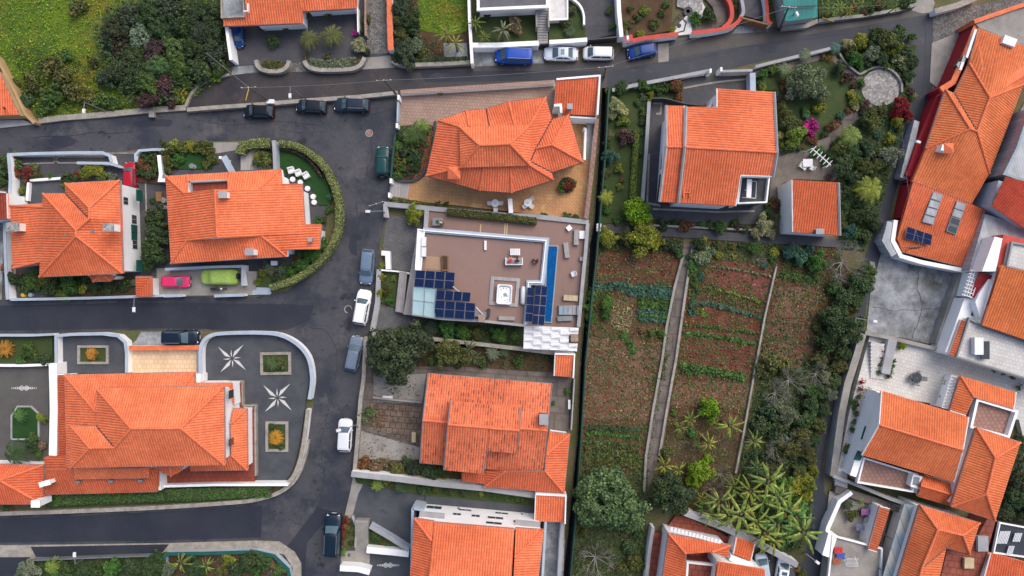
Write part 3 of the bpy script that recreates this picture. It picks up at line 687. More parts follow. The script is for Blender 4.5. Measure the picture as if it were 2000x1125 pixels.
def hedge(pts, wd, h, col, label, z0=0., dens=150, size=.13, curve=True, name='hedge'):
    if curve: pts = smooth_path(pts)
    P = [U(x, y, z0+h) for x, y in pts]; V = []; Nn = []
    for p, q in zip(P, P[1:]):
        L_ = (q-p).length; n = int(L_*(wd+h)*dens); t = RNG.uniform(-.02, 1.02, n); nn = Vector((-(q-p).y, (q-p).x)).normalized()
        s = RNG.uniform(-1, 1, n); bump = .1*np.sin(t*L_*3+s*2)+RNG.normal(0, .05, n); top = RNG.uniform(0, 1, n) < wd/(wd+h)*1.3
        off = np.where(top, s, np.sign(s)*RNG.uniform(.85, 1.08, n))*wd/2; zz = np.where(top, z0+h+bump-.25*np.abs(s)**3*h*.5, z0+RNG.uniform(0, 1, n)*h)
        V.append(np.stack([p.x+(q.x-p.x)*t+nn.x*off, p.y+(q.y-p.y)*t+nn.y*off, zz], 1)); Nn.append(np.stack([nn.x*off*.6, nn.y*off*.6, np.where(top, 1., .3)], 1))
    me = np_mesh('foliage', quads_mesh(np.concatenate(V), np.concatenate(Nn), size, .55), 'leaf'); mid = pts[len(pts)//2]
    r = thing(name, label, 'hedge', mid[0], mid[1], z0); o = bpy.data.objects.new('foliage', me); C.objects.link(o); o.parent = r; o.location = -r.location; o.color = (*LC[col], 1)
    MB().strip(P, wd*.8, z0, z0+h*.85).build('branches', 'bark', r); return r
# ================================================================ the ground, the sunken channel, roads and paths
CL = [(1175, 165), (1169, 300), (1160, 430), (1151, 480), (1147, 560), (1134, 700), (1128, 850), (1113, 1000), (1099, 1125), (1091, 1250)]
CR = [(1188, 165), (1182, 300), (1171, 430), (1164, 520), (1156, 580), (1144, 700), (1134, 850), (1124, 1000), (1113, 1125), (1104, 1250)]
gl = [(-2500, -2500), (1181, -2500), (1181, 165)]+CL+[(1097, 1250), (1097, 3600), (-2500, 3600)]
gr = [(4500, -2500), (4500, 3600), (1097, 3600), (1097, 1250)]+CR[::-1]+[(1181, 165), (1181, -2500)]
g = MB()
for P in (gl, gr):
    Q = [U(*p) for p in P]
    if area(Q) < 0: Q = Q[::-1]
    g.add([(p.x, p.y, 0) for p in Q], [tuple(range(len(Q)))])
go = g.build('ground', 'ground', origin=(0, 0, 0)); go['kind'] = 'structure'
g = MB()
for P in (CL, CR): g.strip([U(*p) for p in P], .12, -3.2, .0)
g.strip([U(1174, 165), U(1189, 165)], .12, -3.2, 0).strip([U(1090, 1250), U(1105, 1250)], .12, -3.2, 0)
o = g.build('channel_side', 'stone_wall', origin=(0, 0, 0)); o['kind'] = 'structure'
Q = [U(*p) for p in CL+CR[::-1]]; Q = inset(Q, -.3)
o = MB().add([(p.x, p.y, -3.) for p in Q], [tuple(range(len(Q)))][:1]).build('channel_floor', 'asphalt_new', origin=(0, 0, 0)); o['kind'] = 'structure'
R_LOW = [(-300, 270), (0, 247), (60, 243), (150, 232), (260, 222), (350, 213), (400, 210), (480, 205), (560, 198), (680, 190), (780, 184), (783, 200), (775, 240), (768, 290), (762, 350), (757, 400), (750, 440), (742, 480), (738, 540), (736, 600), (720, 640), (716, 700), (703, 780), (695, 850), (690, 920), (684, 960), (672, 1010), (665, 1060), (658, 1125), (655, 1300), (590, 1300), (588, 1125), (580, 1090), (560, 1066), (530, 1056), (460, 1056), (300, 1062), (0, 1066), (-300, 1070), (-300, 1010), (0, 1006), (110, 1002), (300, 994), (450, 984), (500, 978), (550, 962), (580, 935), (597, 890), (605, 840), (612, 790), (616, 720), (603, 685), (575, 660), (540, 648), (400, 645), (270, 645), (105, 650), (-300, 652), (-300, 588), (0, 587), (130, 583), (500, 580), (560, 568), (615, 530), (650, 470), (666, 410), (657, 350), (628, 305), (570, 278), (530, 272), (400, 276), (200, 300), (0, 302), (-300, 310)]
struct('road', R_LOW, 'asphalt', .02)
struct('road', [(362, 212), (378, 188), (398, 166), (440, 150), (470, 144), (540, 143), (640, 139), (780, 132), (920, 125), (1000, 126), (1100, 124), (1200, 112), (1215, 92), (1300, 78), (1420, 64), (1600, 42), (1700, 30), (1790, 20), (1822, 24), (1822, 90), (1780, 84), (1700, 84), (1640, 92), (1500, 114), (1400, 137), (1330, 150), (1250, 162), (1180, 172), (1085, 170), (780, 188), (560, 202), (440, 210)], 'asphalt_wet', .028)
struct('road', [(1186, 140), (1300, 118), (1440, 92), (1600, 64), (1700, 48), (1800, 30), (1822, 30), (1824, 160), (1815, 190), (1800, 235), (1778, 300), (1757, 350), (1742, 400), (1735, 440), (1726, 490), (1702, 550), (1692, 600), (1684, 660), (1662, 720), (1636, 800), (1615, 860), (1607, 910), (1610, 960), (1625, 990), (1622, 1040), (1640, 1125), (1640, 1250), (1540, 1250), (1550, 1125), (1560, 1080), (1580, 1030), (1588, 960), (1584, 900), (1600, 850), (1620, 790), (1642, 720), (1666, 640), (1670, 570), (1690, 500), (1712, 430), (1730, 370), (1750, 300), (1768, 220), (1775, 150), (1778, 86), (1700, 86), (1640, 94), (1500, 117), (1400, 140), (1300, 157), (1186, 174)], 'asphalt_east', .036)
for P in ([(-300, 598), (0, 597), (220, 592), (420, 592), (560, 594), (662, 600), (560, 645), (300, 641), (0, 646), (-300, 650)], [(-300, 1014), (0, 1012), (112, 1010), (300, 1000), (500, 988), (512, 986), (510, 1050), (300, 1056), (0, 1060), (-300, 1064)],
          [(820, 140), (1010, 138), (1180, 140), (1180, 158), (1000, 158), (830, 160)], [(540, 1125), (560, 1068), (620, 990), (650, 1000), (600, 1060), (595, 1125)]): struct('road_patch', P, 'asphalt_new', .032 if P[0][0] != 820 else .044)
# kerbs and retaining edges of the streets
wall('weathered stone kerb wall between the upper and the lower street', [(365, 214), (440, 208), (520, 203), (560, 199), (640, 193), (700, 189), (776, 181)], .5, .8, 'kerbstone', name='retaining_wall')
wall('low stone kerb between meadow and left street', [(75, 236), (120, 230), (200, 224), (280, 216), (362, 210)], .7, .35, 'kerbstone', name='kerb_wall')
wall('curved concrete kerb around the dark thicket', [(362, 208), (372, 185), (392, 163), (420, 152), (447, 145)], .35, .4, 'kerbstone', name='kerb_wall', curve=True)
wall('long pale kerb wall south of the clipped hedge strip', [(-20, 1004), (110, 1000), (300, 992), (450, 982), (500, 976), (545, 962), (575, 938), (592, 900), (600, 860)], .5, .7, 'kerbstone', name='kerb_wall', curve=True)
struct('pavement', [(275, 648), (395, 646), (388, 676), (250, 676), (266, 665)], 'concrete_old', .05)
struct('pavement', [(-300, 1068), (120, 1064), (330, 1061), (500, 1056), (545, 1058), (575, 1078), (588, 1100), (592, 1300), (575, 1300), (572, 1110), (555, 1083), (520, 1075), (320, 1078), (300, 1090), (-300, 1098)], 'kerbstone', .14, 0.)
struct('path', [(60, 1068), (330, 1063), (318, 1078), (300, 1086), (70, 1088)], 'asphalt_new', .16)
struct('path', [(-300, 1090), (60, 1088), (20, 1130), (-300, 1160)], 'asphalt_new', .152)
struct('pavement', [(712, 932), (690, 930), (684, 960), (672, 1012), (690, 1015), (710, 960)], 'concrete', .06)
struct('pavement', [(456, 122), (502, 122), (510, 140), (452, 147)], 'concrete_old', .06); struct('pavement', [(565, 120), (592, 120), (600, 140), (560, 141)], 'cobble', .06)
struct('pavement', [(712, 112), (762, 108), (772, 132), (700, 136)], 'concrete', .06)
struct('pavement', [(920, 96), (972, 96), (972, 128), (930, 130), (922, 126)], 'concrete_old', .06); struct('pavement', [(1040, 98), (1066, 98), (1062, 124), (1030, 124)], 'concrete_old', .06)
struct('pavement', [(1285, 86), (1306, 84), (1306, 120), (1286, 122)], 'concrete', .06)
struct('pavement', [(1440, 52), (1500, 40), (1500, 62), (1430, 66)], 'concrete_old', .06)
struct('pavement', [(1820, 84), (1874, 62), (1868, 100), (1856, 130), (1838, 160), (1832, 172), (1816, 160), (1818, 120)], 'concrete', .10, 0.)
struct('road', [(1822, 32), (1826, 20), (1900, 12), (1990, -8), (2040, -40), (2100, -40), (2050, 0), (1990, 22), (1900, 50), (1880, 62), (1822, 88)], 'cobble', .06)
struct('pavement', [(1780, 20), (1790, -10), (1815, -20), (1826, 6), (1820, 24), (1800, 26)], 'concrete', .05)
struct('pavement', [(412, 278), (466, 278), (466, 300), (415, 310)], 'concrete', .06); struct('pavement', [(190, 298), (265, 298), (262, 312), (240, 316), (190, 312)], 'concrete_old', .06)
# ---- plots (raised yards)
struct('meadow', [(-250, -250), (440, -250), (430, 0), (436, 60), (446, 146), (418, 150), (388, 162), (368, 184), (358, 208), (280, 214), (180, 223), (75, 232), (40, 180), (0, 125), (-250, -50)], 'meadow', .05)
struct('scrub_ground', [(195, 55), (240, 15), (300, -10), (430, -10), (436, 60), (446, 146), (418, 150), (388, 162), (368, 184), (358, 206), (270, 212), (240, 180), (185, 160), (200, 110)], 'scrub', .06)
struct('yard', [(430, -60), (757, -60), (757, 108), (735, 110), (445, 130), (440, 60)], 'slate', .12, 0.)
struct('driveway', [(714, -60), (758, -60), (762, 104), (716, 106)], 'cobble', .17)
struct('garden', [(766, -60), (920, -60), (920, 124), (800, 128), (772, 112)], 'soil_dark', .25, 0.); struct('meadow', [(812, -60), (915, -60), (912, 62), (880, 68), (820, 60)], 'meadow', .28)
struct('yard', [(866, 84), (912, 84), (914, 116), (868, 116)], 'concrete_old', .29)
struct('lawn', [(924, 26), (1056, 26), (1056, 92), (924, 92)], 'lawn', .2, 0.); struct('lawn', [(1072, 4), (1146, -20), (1146, 80), (1072, 82)], 'lawn', .2, 0.)
struct('driveway', [(1112, -60), (1204, -60), (1206, 66), (1144, 78), (1142, 40), (1128, 10)], 'slate', .22)
struct('garden', [(1206, -60), (1320, -60), (1310, 60), (1218, 76)], 'soil_dark', .2, 0.)
struct('garden', [(1595, -60), (1800, -60), (1788, 12), (1700, 26), (1600, 38)], 'lawn', .5, 0.)
# plots of the three houses between the street and the channel
struct('terrace', [(783, 184), (1084, 166), (1168, 150), (1164, 300), (1148, 428), (1056, 420), (900, 402), (765, 388), (762, 350), (776, 250)], 'pave_ochre', .25, 0.)
struct('terrace', [(786, 186), (1083, 168), (1078, 238), (860, 238), (850, 246), (776, 246)], 'pave_pink', .258)
struct('garden', [(774, 246), (838, 242), (850, 250), (834, 320), (826, 346), (800, 352), (768, 348)], 'soil_bed', .32, 0.)
struct('path', [(838, 252), (846, 256), (830, 344), (806, 350), (822, 322)], 'pave_redbig', .34)
struct('driveway', [(755, 420), (826, 424), (824, 440), (806, 500), (800, 530), (756, 524), (748, 480)], 'hexpave', .1, 0.)
struct('driveway', [(732, 598), (775, 598), (815, 618), (800, 660), (725, 665), (728, 640)], 'hexpave', .1, 0.)
struct('garden', [(738, 528), (778, 530), (774, 602), (735, 588)], 'lawn', .3, 0.); struct('garden', [(775, 640), (1022, 634), (1022, 684), (900, 676), (780, 664)], 'lawn', .2, 0.)
struct('yard', [(708, 664), (1125, 694), (1112, 760), (1112, 860), (1100, 960), (700, 925), (706, 780)], 'concrete_path', .15, 0.)
struct('garden', [(725, 668), (835, 664), (1085, 694), (1084, 728), (900, 716), (730, 716)], 'soil_dark', .2)
struct('yard', [(730, 734), (832, 730), (824, 790), (730, 784)], 'concrete', .2); struct('yard', [(716, 786), (822, 788), (822, 872), (720, 834)], 'pave_old', .21)
struct('yard', [(700, 840), (820, 874), (818, 900), (696, 896)], 'concrete', .22)
struct('yard', [(1078, 750), (1116, 740), (1108, 846), (1072, 842)], 'concrete_path', .24)
struct('garden', [(696, 896), (900, 908), (900, 940), (690, 924)], 'soil_dark', .26)
struct('driveway', [(712, 940), (832, 958), (824, 1010), (806, 1072), (712, 1020), (688, 1010), (700, 965)], 'cobble_dark', .12, 0.)
struct('garden', [(690, 930), (1045, 970), (1040, 994), (830, 968), (700, 944)], 'lawn', .3, 0.)
struct('path', [(832, 968), (1042, 988), (1040, 1010), (830, 984)], 'cobble_dark', .32)
struct('yard', [(660, 1070), (810, 1080), (800, 1300), (655, 1300)], 'cobble_dark', .1, 0.); struct('yard', [(668, 1076), (722, 1076), (722, 1112), (664, 1108)], 'concrete', .13)
struct('garden', [(721, 1036), (798, 1072), (797, 1078), (718, 1072)], 'lawn', .35, 0.)
struct('yard', [(1060, 1018), (1104, 1020), (1094, 1300), (1050, 1300)], 'concrete_old', .3, 0.)
# east house plot
struct('garden', [(1190, 172), (1330, 150), (1332, 190), (1270, 200), (1258, 395), (1262, 430), (1172, 438), (1182, 300)], 'lawn', .15, 0.)
struct('yard', [(1334, 152), (1464, 146), (1468, 176), (1410, 180), (1395, 214), (1330, 206)], 'slate', .2, 0.)
struct('yard', [(1272, 196), (1300, 196), (1300, 215), (1278, 400), (1500, 400), (1512, 290), (1530, 290), (1512, 420), (1500, 440), (1270, 430), (1254, 395), (1264, 210)], 'slate', .2, 0.)
struct('garden', [(1476, 140), (1640, 96), (1790, 88), (1772, 220), (1752, 300), (1730, 370), (1712, 430), (1690, 490), (1640, 486), (1640, 350), (1512, 300), (1516, 176), (1478, 176)], 'lawn', .18, 0.)
struct('yard', [(1510, 310), (1560, 292), (1612, 306), (1640, 330), (1638, 352), (1548, 350), (1535, 400), (1526, 440), (1498, 440)], 'gravel_court', .22)
struct('path', [(1168, 438), (1300, 442), (1420, 454), (1545, 460), (1680, 472), (1676, 486), (1420, 470), (1300, 462), (1168, 454)], 'slate', .24, 0.)
cirp = [(1720+38*math.cos(a*.2618), 171+36*math.sin(a*.2618)) for a in range(24)]
struct('patio', cirp, 'cobble_light', .26)
struct('path', smooth_path([(1690, 195), (1660, 218), (1640, 240), (1612, 268), (1590, 278), (1588, 290), (1612, 296), (1625, 280), (1655, 250), (1690, 222), (1705, 205)]), 'concrete_path', .25)
struct('path', smooth_path([(1630, 108), (1650, 130), (1680, 146), (1690, 160), (1684, 166), (1668, 152), (1640, 136), (1622, 112)]), 'concrete_path', .25)
struct('garden', [(1470, 140), (1600, 108), (1612, 114), (1500, 146), (1474, 152)], 'concrete_path', .25)
# vegetable plots
struct('field', [(1172, 456), (1335, 466), (1262, 960), (1262, 1300), (1106, 1300), (1114, 1125), (1126, 1000), (1136, 850), (1146, 700), (1158, 580), (1166, 520)], 'soil', .06)
struct('field', [(1352, 468), (1520, 474), (1440, 920), (1400, 1010), (1320, 990), (1276, 960), (1300, 860)], 'soil', .06)
struct('field', [(1522, 474), (1640, 486), (1672, 570), (1664, 640), (1640, 718), (1600, 850), (1584, 900), (1588, 960), (1576, 1060), (1410, 1010), (1444, 920), (1470, 800)], 'soil', .06)
for P, m in (([(1168, 490), (1325, 492), (1318, 548), (1162, 548)], 'soil_bare'), ([(1400, 508), (1508, 528), (1498, 576), (1430, 572), (1384, 540)], 'soil_lime'), ([(1340, 580), (1492, 612), (1482, 655), (1334, 640)], 'soil_bare'),
             ([(1332, 662), (1478, 680), (1466, 730), (1326, 712)], 'soil_bare'), ([(1520, 560), (1600, 560), (1592, 690), (1560, 720), (1492, 712)], 'soil_dry'), ([(1525, 500), (1610, 515), (1600, 560), (1520, 555)], 'soil'),
             ([(1146, 660), (1300, 670), (1288, 760), (1140, 760)], 'soil_dry'), ([(1195, 585), (1238, 590), (1232, 650), (1190, 640)], 'soil_dry'), ([(1140, 760), (1286, 762), (1276, 820), (1136, 816)], 'soil_dry'),
             ([(1320, 745), (1470, 750), (1455, 800), (1310, 790)], 'soil_dry'), ([(1520, 560), (1590, 565), (1585, 610), (1515, 600)], 'soil_dry'), ([(1480, 740), (1620, 700), (1584, 900), (1576, 1060), (1410, 1010), (1444, 920)], 'scrub'),
             ([(1130, 920), (1262, 930), (1262, 1300), (1110, 1300), (1124, 1000)], 'scrub'), ([(1304, 860), (1400, 862), (1438, 830), (1436, 920), (1400, 980), (1320, 980), (1280, 950)], 'soil_dark'), ([(1136, 826), (1270, 830), (1262, 918), (1132, 905)], 'soil'),
             ([(1350, 470), (1520, 476), (1512, 520), (1392, 500), (1372, 540), (1346, 560)], 'scrub'), ([(1172, 458), (1334, 468), (1326, 492), (1168, 488)], 'scrub')):
    pk = globals().get('pk', 0)+1; struct('soil_patch', P, m, .07+.003*pk)
struct('path', [(1336, 474), (1350, 476), (1338, 560), (1318, 700), (1300, 800), (1286, 890), (1276, 930), (1264, 960), (1258, 1000), (1250, 1000), (1264, 890), (1296, 700), (1320, 560)], 'concrete_path', .12, 0.)
wall('concrete edge wall left of the sloping garden path', [(1334, 500), (1318, 560), (1302, 640), (1294, 700), (1276, 800), (1262, 890), (1258, 960)], .3, .5, 'concrete', name='edge_wall')
wall('concrete edge wall right of the sloping garden path', [(1354, 476), (1341, 560), (1321, 700), (1303, 800), (1288, 890)], .3, .5, 'kerbstone', name='edge_wall')
wall('thin pale boundary wall between the second and third plots', [(1517, 520), (1494, 620), (1470, 750), (1452, 850), (1437, 925)], .22, .5, 'kerbstone', name='boundary_wall')
# right side yards
struct('yard', [(1722, 492), (1752, 500), (1790, 510), (1884, 536), (1872, 560), (1832, 676), (1764, 660), (1692, 650), (1700, 570)], 'concrete_old', .1, 0.)
struct('terrace', [(1700, 652), (1770, 664), (1840, 688), (2000, 735), (2200, 790), (2200, 900), (2000, 860), (1990, 820), (1720, 770), (1690, 890), (1642, 930), (1636, 920), (1660, 800)], 'pave_white', .8, 0.)
struct('yard', [(1620, 960), (1660, 962), (1740, 985), (1720, 1080), (1680, 1300), (1600, 1300), (1608, 1060)], 'concrete', .3, 0.)
struct('scrub_ground', [(1960, 870), (2200, 880), (2200, 1100), (1940, 1020)], 'scrub', .3)
struct('scrub_ground', [(1400, 1010), (1576, 1060), (1570, 1100), (1540, 1095), (1470, 1060), (1395, 1040)], 'scrub', .085)
# left lots
struct('yard', [(14, 300), (262, 300), (300, 305), (318, 340), (318, 585), (8, 585), (5, 480)], 'slate', .15, 0.)
struct('yard', [(318, 330), (420, 300), (480, 290), (535, 282), (610, 330), (640, 400), (632, 470), (590, 530), (500, 575), (318, 582)], 'slate', .15, 0.)
struct('garden', [(316, 280), (415, 278), (415, 330), (316, 330)], 'turf', .3, 0.)
struct('garden', [(268, 298), (312, 300), (316, 360), (268, 356)], 'soil_bed', .3, 0.)
struct('garden', smooth_path([(540, 284), (570, 290), (600, 306), (630, 340), (646, 380), (644, 402)])+[(622, 400), (612, 372), (590, 350), (562, 345), (552, 330), (540, 330)], 'turf', .3, 0.)
struct('garden', smooth_path([(496, 538), (540, 530), (580, 505), (612, 470), (636, 470), (620, 505), (590, 536), (540, 562)])+[(500, 560)], 'lawn', .4, 0.)
struct('driveway', [(306, 524), (472, 520), (476, 560), (500, 558), (528, 556), (528, 576), (306, 578)], 'concrete', .18)
struct('garden', [(12, 532), (262, 536), (262, 578), (12, 578)], 'soil_dark', .2)
struct('yard', [(20, 566), (90, 566), (92, 580), (20, 580)], 'slate', .22)
struct('lawn', [(-300, 656), (102, 656), (102, 710), (-300, 712)], 'lawn', .3, 0.); struct('driveway', [(-300, 715), (96, 714), (94, 908), (-300, 908)], 'cobble_brown', .12, 0.)
struct('yard', [(108, 655), (238, 655), (250, 672), (250, 728), (108, 730)], 'cobble_dark', .3, 0.); struct('terrace', [(250, 683), (390, 682), (390, 730), (250, 730)], 'pave_tan', .34, 0.)
struct('yard', smooth_path([(398, 690), (402, 668), (420, 655), (470, 652), (540, 655), (578, 672), (600, 702), (604, 740), (596, 790), (588, 850), (576, 905), (560, 938)])+[(498, 940), (498, 790), (472, 790), (472, 744), (398, 744)], 'cobble_dark', .3, 0.)
struct('garden', [(88, 964), (310, 956), (534, 952), (530, 974), (300, 984), (90, 992)], 'lawn', .3, 0.)
struct('garden', [(60, 1092), (300, 1084), (322, 1082), (318, 1300), (20, 1300), (30, 1130)], 'lawn', .2, 0.)
struct('garden', smooth_path([(326, 1084), (420, 1082), (520, 1080), (556, 1096), (572, 1125), (575, 1300)])+[(326, 1300)], 'soil_dark', .25, 0.)
struct('garden', [(-300, 302), (14, 302), (14, 370), (-300, 370)], 'scrub', .2); struct('yard', [(-300, 370), (8, 370), (4, 586), (-300, 586)], 'concrete_old', .2)
# ================================================================ houses
def grid_windows(root, P, e, fr, z, wd=1.2, ht=1.2, frame='plaster_grey'):
    p, q = P[e], P[(e+1) % len(P)]
    if area(P) < 0: p, q = q, p
    for f in fr: vert_panel(root, p, q, f, wd, z, ht, frame=frame)
# --- left house with white gable side
h = house('orange tiled house with white east wall and three roof levels beside left street', 160, 450)
e, r = 5., 7.2
ro, P, lp = roof(h, [(127.5, 358, e), (234, 352, e), (239.5, 534, e), (77, 541, e), (84, 378, e), (128, 378, e), (175, 406, r), (174.5, 427, r), (149, 450, r), (149, 461, r)],
     [(0, 1, 6), (1, 2, 9, 8, 7, 6), (2, 3, 9), (3, 4, 8, 9), (4, 5, 7, 8), (5, 0, 6, 7)])
grid_windows(h, P, 1, (.32, .5, .62), 1.0, 1.1, 1.1, 'plaster_grey'); grid_windows(h, P, 1, (.82,), 2.8, .9, 1.0)
roof(h, [(20, 402, 3.3), (85, 397, 3.3), (88, 516, 3.3), (25, 524, 3.3), (86, 405, 4.7), (89, 508, 4.7)], [(3, 0, 4, 5), (0, 1, 4), (2, 3, 5)], ov=.3)
roof(h, [(182, 550, 3.1), (215, 549, 3.1), (226, 537, 3.1), (172, 538, 3.1), (199, 533, 3.9)], [(0, 1, 4), (1, 2, 4), (3, 0, 4)], ov=.25, tint=(.92, .9, .9))
chimney(h, 25, 443, 5.2, 1.4, .9, 1.2, cap='cobble_light'); chimney(h, 212, 444, 7.9, 1.1, .8, 1.4, cap='cobble_light')
for x, y in ((131, 459), (182, 452)): p = U(x, y, 6.3); MB().box(p, (.35, .35, .5)).build('roof_vent', 'metal_grey', h)
for y, s in ((447, 1.), (462, 1.), (382, 1.4), (519, 1.4)):
    p = U(272 if s > 1 else 262, y, 2.2 if s > 1 else 1.6); MB().box(p, (.12, s, 1.3)).build('shutter', 'green_metal', h)
# --- house in the bend of the street
h = house('large orange tiled house with roof opening inside the curved hedge', 470, 430)
e, r = 4.3, 7.
roof(h, [(323.6, 344, e), (549, 330.6, e), (551.5, 360, 4.9), (590, 360, e), (595.7, 439, e), (627.7, 439, 3.75), (624, 486, 3.8), (560.5, 486.5, 4.75), (560, 501, e), (334, 514.6, e), (360.4, 377.6, 5.35), (506, 369.6, 5.6), (420, 371, r), (424.5, 463.4, r), (365, 470, 5.2), (511, 461, 5.5),
         (366, 341.5, e), (446, 336.8, e), (367, 355, 4.75), (445, 350.6, 4.8), (446, 373, 5.5), (367, 377, 5.35)],
     [(0, 16, 18, 21, 10), (16, 17, 19, 18), (17, 1, 11, 20, 19), (9, 0, 10, 12, 13, 14), (4, 3, 2, 1, 11, 12, 13, 15, 8, 7, 6, 5), (8, 9, 14, 15)], tint=(1.04, 1.02, 1.0), ov=.5, rake='ridge_clay')
flat(h, 'roof_terrace', [(368, 354), (445, 350), (446, 374), (368, 378)], 4.2, 4., 'pave_red')
for a, b, s in (((369, 354), (369, 378), .3), ((368, 355), (446, 351), .2), ((445, 351), (446, 374), .2)): MB().strip([U(*a, 4.9), U(*b, 4.9)], s, 4.1, 4.85).build('terrace_wall', 'plaster_grey', h)
chimney(h, 435, 380, 7.6, .8, .65, 1.3); chimney(h, 487, 492, 6.3, .8, .65, 1.6); chimney(h, 606, 468, 4.8, .35, .35, .6, m='metal_grey')
# --- small tiled store by the left street
h = house('tiny square orange tiled store between pink car drive and left house', 280, 560, 'garden_store', 'store')
roof(h, [(265, 540, 2.4), (295, 540, 2.4), (296, 579, 2.4), (266, 579, 2.4)], [(3, 2, 1), (0, 3, 1)], ov=.2, tint=(.8, .72, .7))
# --- bottom left villa
h = house('big two level orange tiled villa with star mosaic yard', 300, 840, 'villa')
e, r, r2 = 6.8, 9.2, 8.1
roof(h, [(189, 758.5, e), (437.4, 754.3, e), (439, 908, e), (138, 914, e), (140, 833, e), (189, 832, e), (256.5, 837, r), (353.5, 836.6, r), (224, 874, r2), (176, 875, r2)],
     [(0, 1, 7, 6), (1, 2, 7), (2, 3, 9, 8, 6, 7), (3, 4, 9), (4, 5, 8, 9), (5, 0, 6, 8)], ov=.45, tint=(1.03, 1.05, 1.05))
roof(h, [(126, 732, 3.6), (380, 727, 3.6), (380, 800, 3.6), (340, 780, 5.2), (189, 806, 5.2), (130, 920, 3.6), (189, 880, 5.2)], [(0, 1, 3, 4), (1, 2, 3), (5, 0, 4, 6)], ov=.4, nogable=True)
roof(h, [(88, 966, 2.6), (308, 960.5, 2.6), (308, 915, 4.2), (88, 918, 4.2)], [(0, 1, 2, 3)], ov=.3, tint=(.82, .74, .74), nogable=True)
roof(h, [(145, 936, 4.3), (291, 933.6, 4.3), (291, 912, 5.4), (146, 914, 5.4), (274, 915, 5.3)], [(0, 1, 4, 3), (1, 2, 4)], ov=.2, tint=(1.04, 1.05, 1.05), nogable=True)
roof(h, [(86, 893, 2.6), (88, 919, 2.6), (130, 918, 3.6), (128, 892, 3.6)], [(0, 1, 2, 3)], ov=.2, tint=(.9, .85, .85), nogable=True)
roof(h, [(113, 732, 2.6), (127, 732, 2.8), (128, 892, 2.8), (114, 892, 2.6)], [(3, 0, 1, 2)], ov=.1, tint=(.7, .6, .6), gutters=False)
roof(h, [(483.4, 918, 3.4), (482, 798, 3.4), (450.5, 828, 4.5), (452, 889, 4.5), (455, 798, 3.5), (371.6, 920, 3.4), (372, 908, 4.2), (452, 905, 4.2)], [(0, 1, 2, 3), (1, 4, 2), (5, 0, 3, 6)], ov=.3, nogable=True)
roof(h, [(457, 797, 3.3), (452, 748, 4.), (380, 748, 3.6), (380, 758, 4.2), (446, 758, 4.2)], [(2, 1, 4, 3), (1, 0, 4)], ov=.15, nogable=True, gutters=False)
roof(h, [(306, 912, 4.6), (316, 924, 4.2), (334, 930, 4.2), (350, 923, 4.2), (357, 911, 4.6), (332, 905, 5.4)], [(0, 1, 5), (1, 2, 5), (2, 3, 5), (3, 4, 5)], ov=.1, nogable=True, ridge=True, gutters=False)
flat(h, 'balcony_floor', [(456, 749), (470, 748), (471, 795), (457, 796)], 1.2, .1, 'pave_red'); flat(h, 'terrace_floor', [(300, 908), (497, 912), (497, 944), (312, 950)], .9, .1, 'pave_red')
flat(h, 'terrace_floor', [(484, 800), (497, 800), (497, 914), (484, 914)], .91, .1, 'pave_red')
MB().strip([U(308, 951, 2.), U(420, 948, 2.), U(563, 946, 1.6)], .3, .3, 1.8).build('parapet', 'plaster', h)
MB().strip([U(309, 918, 2.6), U(311, 958, 2.6)], .3, .3, 2.5).build('side_wall', 'plaster', h)
for a, b in (((398, 747), (472, 745)), ((472, 745), (473, 793)), ((473, 793), (498, 792)), ((498, 792), (499, 930))): MB().strip([U(*a, 1.), U(*b, 1.)], .2, .3, 1.).build('step_edge', 'kerbstone', h)
for x, y in ((152, 942), (216, 940.5), (274, 939.5)): p = U(x, y, 3.9); MB().box((p.x, p.y, 3.7), (.5, .3, .5)).build('roof_vent', 'metal_grey', h)
for y0, y1 in ((762, 778), (857, 870)): a, b = U(446, y0, 5.6), U(446, y1, 5.6); MB().box(((a.x+b.x)/2+.25, (a.y+b.y)/2, 5.4), (.12, abs(a.y-b.y), 1.2)).build('window', 'window_glass', h)
P = U(390, 738, 1.5); MB().box((P.x, P.y, 1.2), (.9, 1., 2.2)).build('porch_pillar', 'plaster', h)
# garage with roof on the far left
h = house('low hipped orange tiled garage with two white chimneys at left edge', 40, 945, 'garage')
roof(h, [(-120, 985, 2.8), (84, 985, 2.8), (86, 908, 2.8), (-120, 905, 2.8), (-30, 930, 3.9), (0, 938, 4.)], [(1, 2, 5), (0, 1, 5, 4), (2, 3, 4, 5)], ov=.3, tint=(.9, .78, .78))
chimney(h, 88, 944, 4.6, 1.2, .45, 2.6, .25, cap='plaster'); chimney(h, 70, 984, 4.2, .9, .7, 2.2, cap='plaster')
# --- top left corner building
h = house('orange roofed building with ochre wall at the left end of the meadow', 20, 190)
roof(h, [(-80, 228, 1.8), (38, 224, 1.8), (0, 143, 1.8), (-80, 100, 2.1)], [(0, 1, 2, 3)], 'plaster_ochre', ov=-.1, tint=(.95, .9, .9), nogable=True)
MB().strip([U(-10, 108, 1.3), U(26, 175, 1.3), U(48, 222, 1.3), U(66, 240, 1.3)], .35, 0, 1.25).build('side_wall', 'plaster_ochre', h)
flat(h, 'forecourt', [(-60, 236), (45, 234), (66, 243), (0, 250), (-60, 256)], .2, 0, 'plaster_grey')
